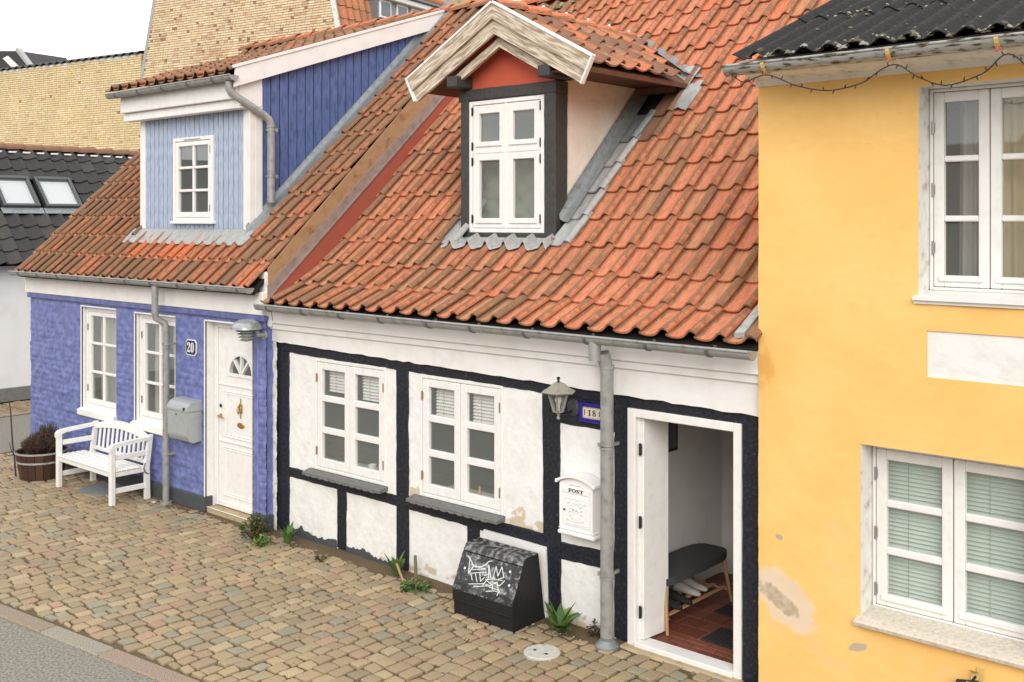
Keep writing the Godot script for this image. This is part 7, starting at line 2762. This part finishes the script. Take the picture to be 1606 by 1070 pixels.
# ---------------------------------------------------------------- plants
func leaf(mb: MB, base: Vector3, dir: Vector3, l: float, w: float, droop: float, col: Color) -> void:
	var d := dir.normalized()
	var side := d.cross(Vector3.UP).normalized()
	if side.length() < 0.1:
		side = Vector3.RIGHT
	var v0 := mb.v.size()
	var i0 := mb.i.size()
	var p := base
	var n := 6
	mb.col = col
	for k in n + 1:
		var t := float(k) / n
		var ww := w * sin(PI * pow(t, 0.72) * 0.96 + 0.06) * (1.0 - 0.15 * t)
		if k == n:
			ww = 0.001
		var up := side.cross(d).normalized()
		mb.p(p - side * ww + up * ww * 0.5, Vector3.UP)
		mb.p(p, Vector3.UP)
		mb.p(p + side * ww + up * ww * 0.5, Vector3.UP)
		d = (d + Vector3(0, -droop / n, 0)).normalized()
		p += d * l / n
	for k in n:
		for e in 2:
			var a := v0 + k * 3 + e
			mb.f(a, a + 1, a + 4)
			mb.f(a, a + 4, a + 3)
	mb.smooth(v0, i0)

func clump(nm: String, label: String, at: Vector3, n: int, l: float, w: float, upright: float, greens: Array, sd: int) -> void:
	rng.seed = sd
	var t := thing(nm, label, "plant", at, "plants at the foot of the houses")
	for k in n:
		var an := TAU * (k + rng.randf() * 0.6) / n
		var tilt := rng.randf_range(0.25, 1.0)
		var d := Vector3(cos(an) * tilt, upright * rng.randf_range(0.7, 1.3), sin(an) * tilt)
		var c: Color = greens[rng.randi() % greens.size()]
		var mb := MB.new()
		leaf(mb, Vector3(cos(an) * 0.012, 0.0, sin(an) * 0.012), d, l * rng.randf_range(0.65, 1.1), w * rng.randf_range(0.7, 1.15), rng.randf_range(0.3, 1.0), c * rng.randf_range(0.8, 1.15))
		addl(t, "leaf", mb, M.leaf)

func bushy(nm: String, label: String, at: Vector3, n: int, r: float, hgt: float, greens: Array, sd: int) -> void:
	rng.seed = sd
	var t := thing(nm, label, "plant", at, "plants at the foot of the houses")
	var st := MB.new()
	var lv := MB.new()
	for k in n:
		var an := rng.randf() * TAU
		var rr := r * sqrt(rng.randf())
		var top := Vector3(cos(an) * rr, hgt * rng.randf_range(0.4, 1.0) * (1.0 - 0.5 * rr / r), sin(an) * rr)
		st.col = Color(0.10, 0.09, 0.04)
		st.tube([Vector3(cos(an) * 0.02, 0, sin(an) * 0.02), top * 0.6, top], 0.003, 4)
		for q in 6:
			var b := rng.randf() * TAU
			leaf(lv, top + Vector3(0, -0.02 * q * rng.randf(), 0), Vector3(cos(b), rng.randf_range(-0.1, 0.9), sin(b)), rng.randf_range(0.03, 0.055), rng.randf_range(0.009, 0.017), 0.6, greens[rng.randi() % greens.size()] * rng.randf_range(0.8, 1.2))
	addl(t, "stem", st, M.twig)
	var o := addl(t, "foliage", lv, M.leaf)

func plants() -> void:
	var g1 := [Color(0.07, 0.155, 0.035), Color(0.10, 0.20, 0.045), Color(0.15, 0.25, 0.06), Color(0.055, 0.12, 0.03)]
	var g2 := [Color(0.055, 0.11, 0.028), Color(0.08, 0.14, 0.035), Color(0.12, 0.18, 0.045), Color(0.13, 0.07, 0.035)]
	bushy("leafy_shrub", "bushy dark green plant with reddish leaves beside white front door", Vector3(-9.86, 0, 0.36), 60, 0.17, 0.34, g2, 51)
	bushy("low_plant", "small pale green plant in front of the bushy one by blue pilaster", Vector3(-9.62, 0, 0.42), 24, 0.10, 0.13, [Color(0.14, 0.22, 0.05), Color(0.20, 0.28, 0.08)], 52)
	clump("bulb_plant", "broad leaved bulb plant beside the blue pilaster corner", Vector3(-9.42, 0, 0.22), 11, 0.24, 0.04, 1.4, g1, 53)
	clump("bulb_plant", "upright broad leaved plant at the foot of the middle timber post", Vector3(-7.77, 0, 0.14), 12, 0.26, 0.045, 1.7, g1, 54)
	bushy("creeping_plant", "low spreading green plant below the second plaster panel beside the stake", Vector3(-7.36, 0, 0.26), 26, 0.15, 0.10, g1, 55)
	bushy("weed", "tiny weed in the sandy joint below the short stud", Vector3(-8.74, 0, 0.33), 8, 0.06, 0.07, [Color(0.10, 0.15, 0.04), Color(0.12, 0.08, 0.03)], 56)
	clump("bulb_plant", "large green broad leaved plant between cabinet and downpipe", Vector3(-5.66, 0, 0.20), 17, 0.31, 0.045, 1.0, g1, 57)
	bushy("weed", "tiny green weed at the foot of the door post by yellow wall", Vector3(-3.95, 0, 0.16), 9, 0.05, 0.05, [Color(0.12, 0.22, 0.04)], 58)
	# dry stake
	var sk := thing("wooden_stake", "grey cut stake standing among plants by the wall", "stake", Vector3(-7.50, 0, 0.14))
	var sm := MB.new()
	sm.col = Color(0.20, 0.16, 0.11)
	sm.tube([Vector3(0, -0.03, 0), Vector3(0.004, 0.12, 0.0), Vector3(0.0, 0.26, 0.004)], [0.018, 0.017, 0.015], 8)
	addl(sk, "shaft", sm, M.twig)
	var stl := MB.new()
	stl.col = Color(0.40, 0.25, 0.17)
	stl.tube([Vector3(-0.20, 0.15, 0.06), Vector3(-0.12, 0.08, 0.09), Vector3(-0.03, 0.02, 0.12)], [0.012, 0.012, 0.01], 8)
	var rs := thing("fallen_stem", "pale reddish stem leaning across the soil between two plants", "stem", Vector3(-7.50, 0, 0.14))
	addl(rs, "stem", stl, M.twig)
	# dry heather in the tub
	rng.seed = 61
	var h := thing("dry_heather", "dense dry brown heather bush growing in the half barrel", "plant", Vector3(-14.43, 0.32, 0.62))
	var tw := MB.new()
	for k in 520:
		var an := rng.randf() * TAU
		var r := 0.26 * sqrt(rng.randf())
		var top := Vector3(cos(an) * r * 1.15 + 0.03, 0.10 + 0.20 * (1.0 - pow(r / 0.3, 2.0)) * rng.randf_range(0.75, 1.15), sin(an) * r * 1.15)
		var b := Vector3(cos(an) * r * 0.6, 0.0, sin(an) * r * 0.6)
		var c = [Color(0.075, 0.045, 0.032), Color(0.11, 0.07, 0.05), Color(0.055, 0.04, 0.03), Color(0.15, 0.10, 0.07)][rng.randi() % 4]
		tw.col = c
		var mid := b.lerp(top, 0.6) + Vector3(rng.randf_range(-0.02, 0.02), 0, rng.randf_range(-0.02, 0.02))
		tw.tube([b, mid, top], [0.004, 0.003, 0.0015], 4, false)
		for q in 3:
			var d := Vector3(rng.randf_range(-1, 1), rng.randf_range(0.1, 1.0), rng.randf_range(-1, 1)).normalized() * rng.randf_range(0.03, 0.06)
			var s := mid.lerp(top, q / 3.0)
			tw.tube([s, s + d], [0.003, 0.001], 3, false)
	addl(h, "twigs", tw, M.twig)
	# dark dry box-like clump behind
	var h2 := thing("dry_heather", "square dead brown plant clump behind the heather in the tub", "plant", Vector3(-14.62, 0.32, 0.46))
	var t2 := MB.new()
	for k in 300:
		var p := Vector3(rng.randf_range(-0.11, 0.11), 0.0, rng.randf_range(-0.10, 0.10))
		t2.col = [Color(0.06, 0.042, 0.03), Color(0.09, 0.065, 0.045), Color(0.13, 0.10, 0.07)][rng.randi() % 3]
		var top := p * 1.1 + Vector3(rng.randf_range(-0.03, 0.03), rng.randf_range(0.2, 0.37), rng.randf_range(-0.03, 0.03))
		t2.tube([p, p.lerp(top, 0.5) + Vector3(rng.randf_range(-0.02, 0.02), 0, 0), top], [0.005, 0.004, 0.002], 4, false)
	addl(h2, "twigs", t2, M.twig)
	var cl := thing("bare_stem", "tall bare brown stem rising at left of the half barrel", "plant", Vector3(-14.78, 0, 0.84))
	var cm := MB.new()
	cm.col = Color(0.07, 0.045, 0.03)
	cm.tube([Vector3(0.05, 0.0, 0.0), Vector3(0.01, 0.25, 0.0), Vector3(-0.03, 0.45, 0.01), Vector3(-0.08, 0.62, 0.0), Vector3(-0.11, 0.85, 0.0), Vector3(-0.13, 1.02, 0.01)], [0.012, 0.012, 0.011, 0.010, 0.009, 0.008], 7)
	cm.tube([Vector3(0.0, 0.28, 0.0), Vector3(-0.06, 0.36, 0.02), Vector3(-0.10, 0.45, 0.02)], [0.007, 0.006, 0.004], 6)
	addl(cl, "stem", cm, M.twig)
	# withered bits at the pipe foot
	bushy("withered_plant", "small withered brown plant against the wall beside downpipe foot", Vector3(-5.40, 0, 0.06), 10, 0.05, 0.16, [Color(0.07, 0.05, 0.035), Color(0.10, 0.07, 0.05)], 63)
	var pp := thing("paper_scrap", "small white paper scrap on the sand by the bench leg", "litter", Vector3(-12.02, 0.012, 0.32))
	var pm := MB.new()
	pm.qo(Vector3(-0.04, 0.004, -0.02), Vector3(0.04, 0.008, -0.015), Vector3(0.03, 0.004, 0.025), Vector3(-0.035, 0.010, 0.02), Vector3.UP)
	pm.qo(Vector3(-0.04, 0.0, -0.02), Vector3(0.04, 0.0, -0.015), Vector3(0.03, 0.0, 0.025), Vector3(-0.035, 0.0, 0.02), Vector3.DOWN)
	addl(pp, "paper", pm, M.white_paint)
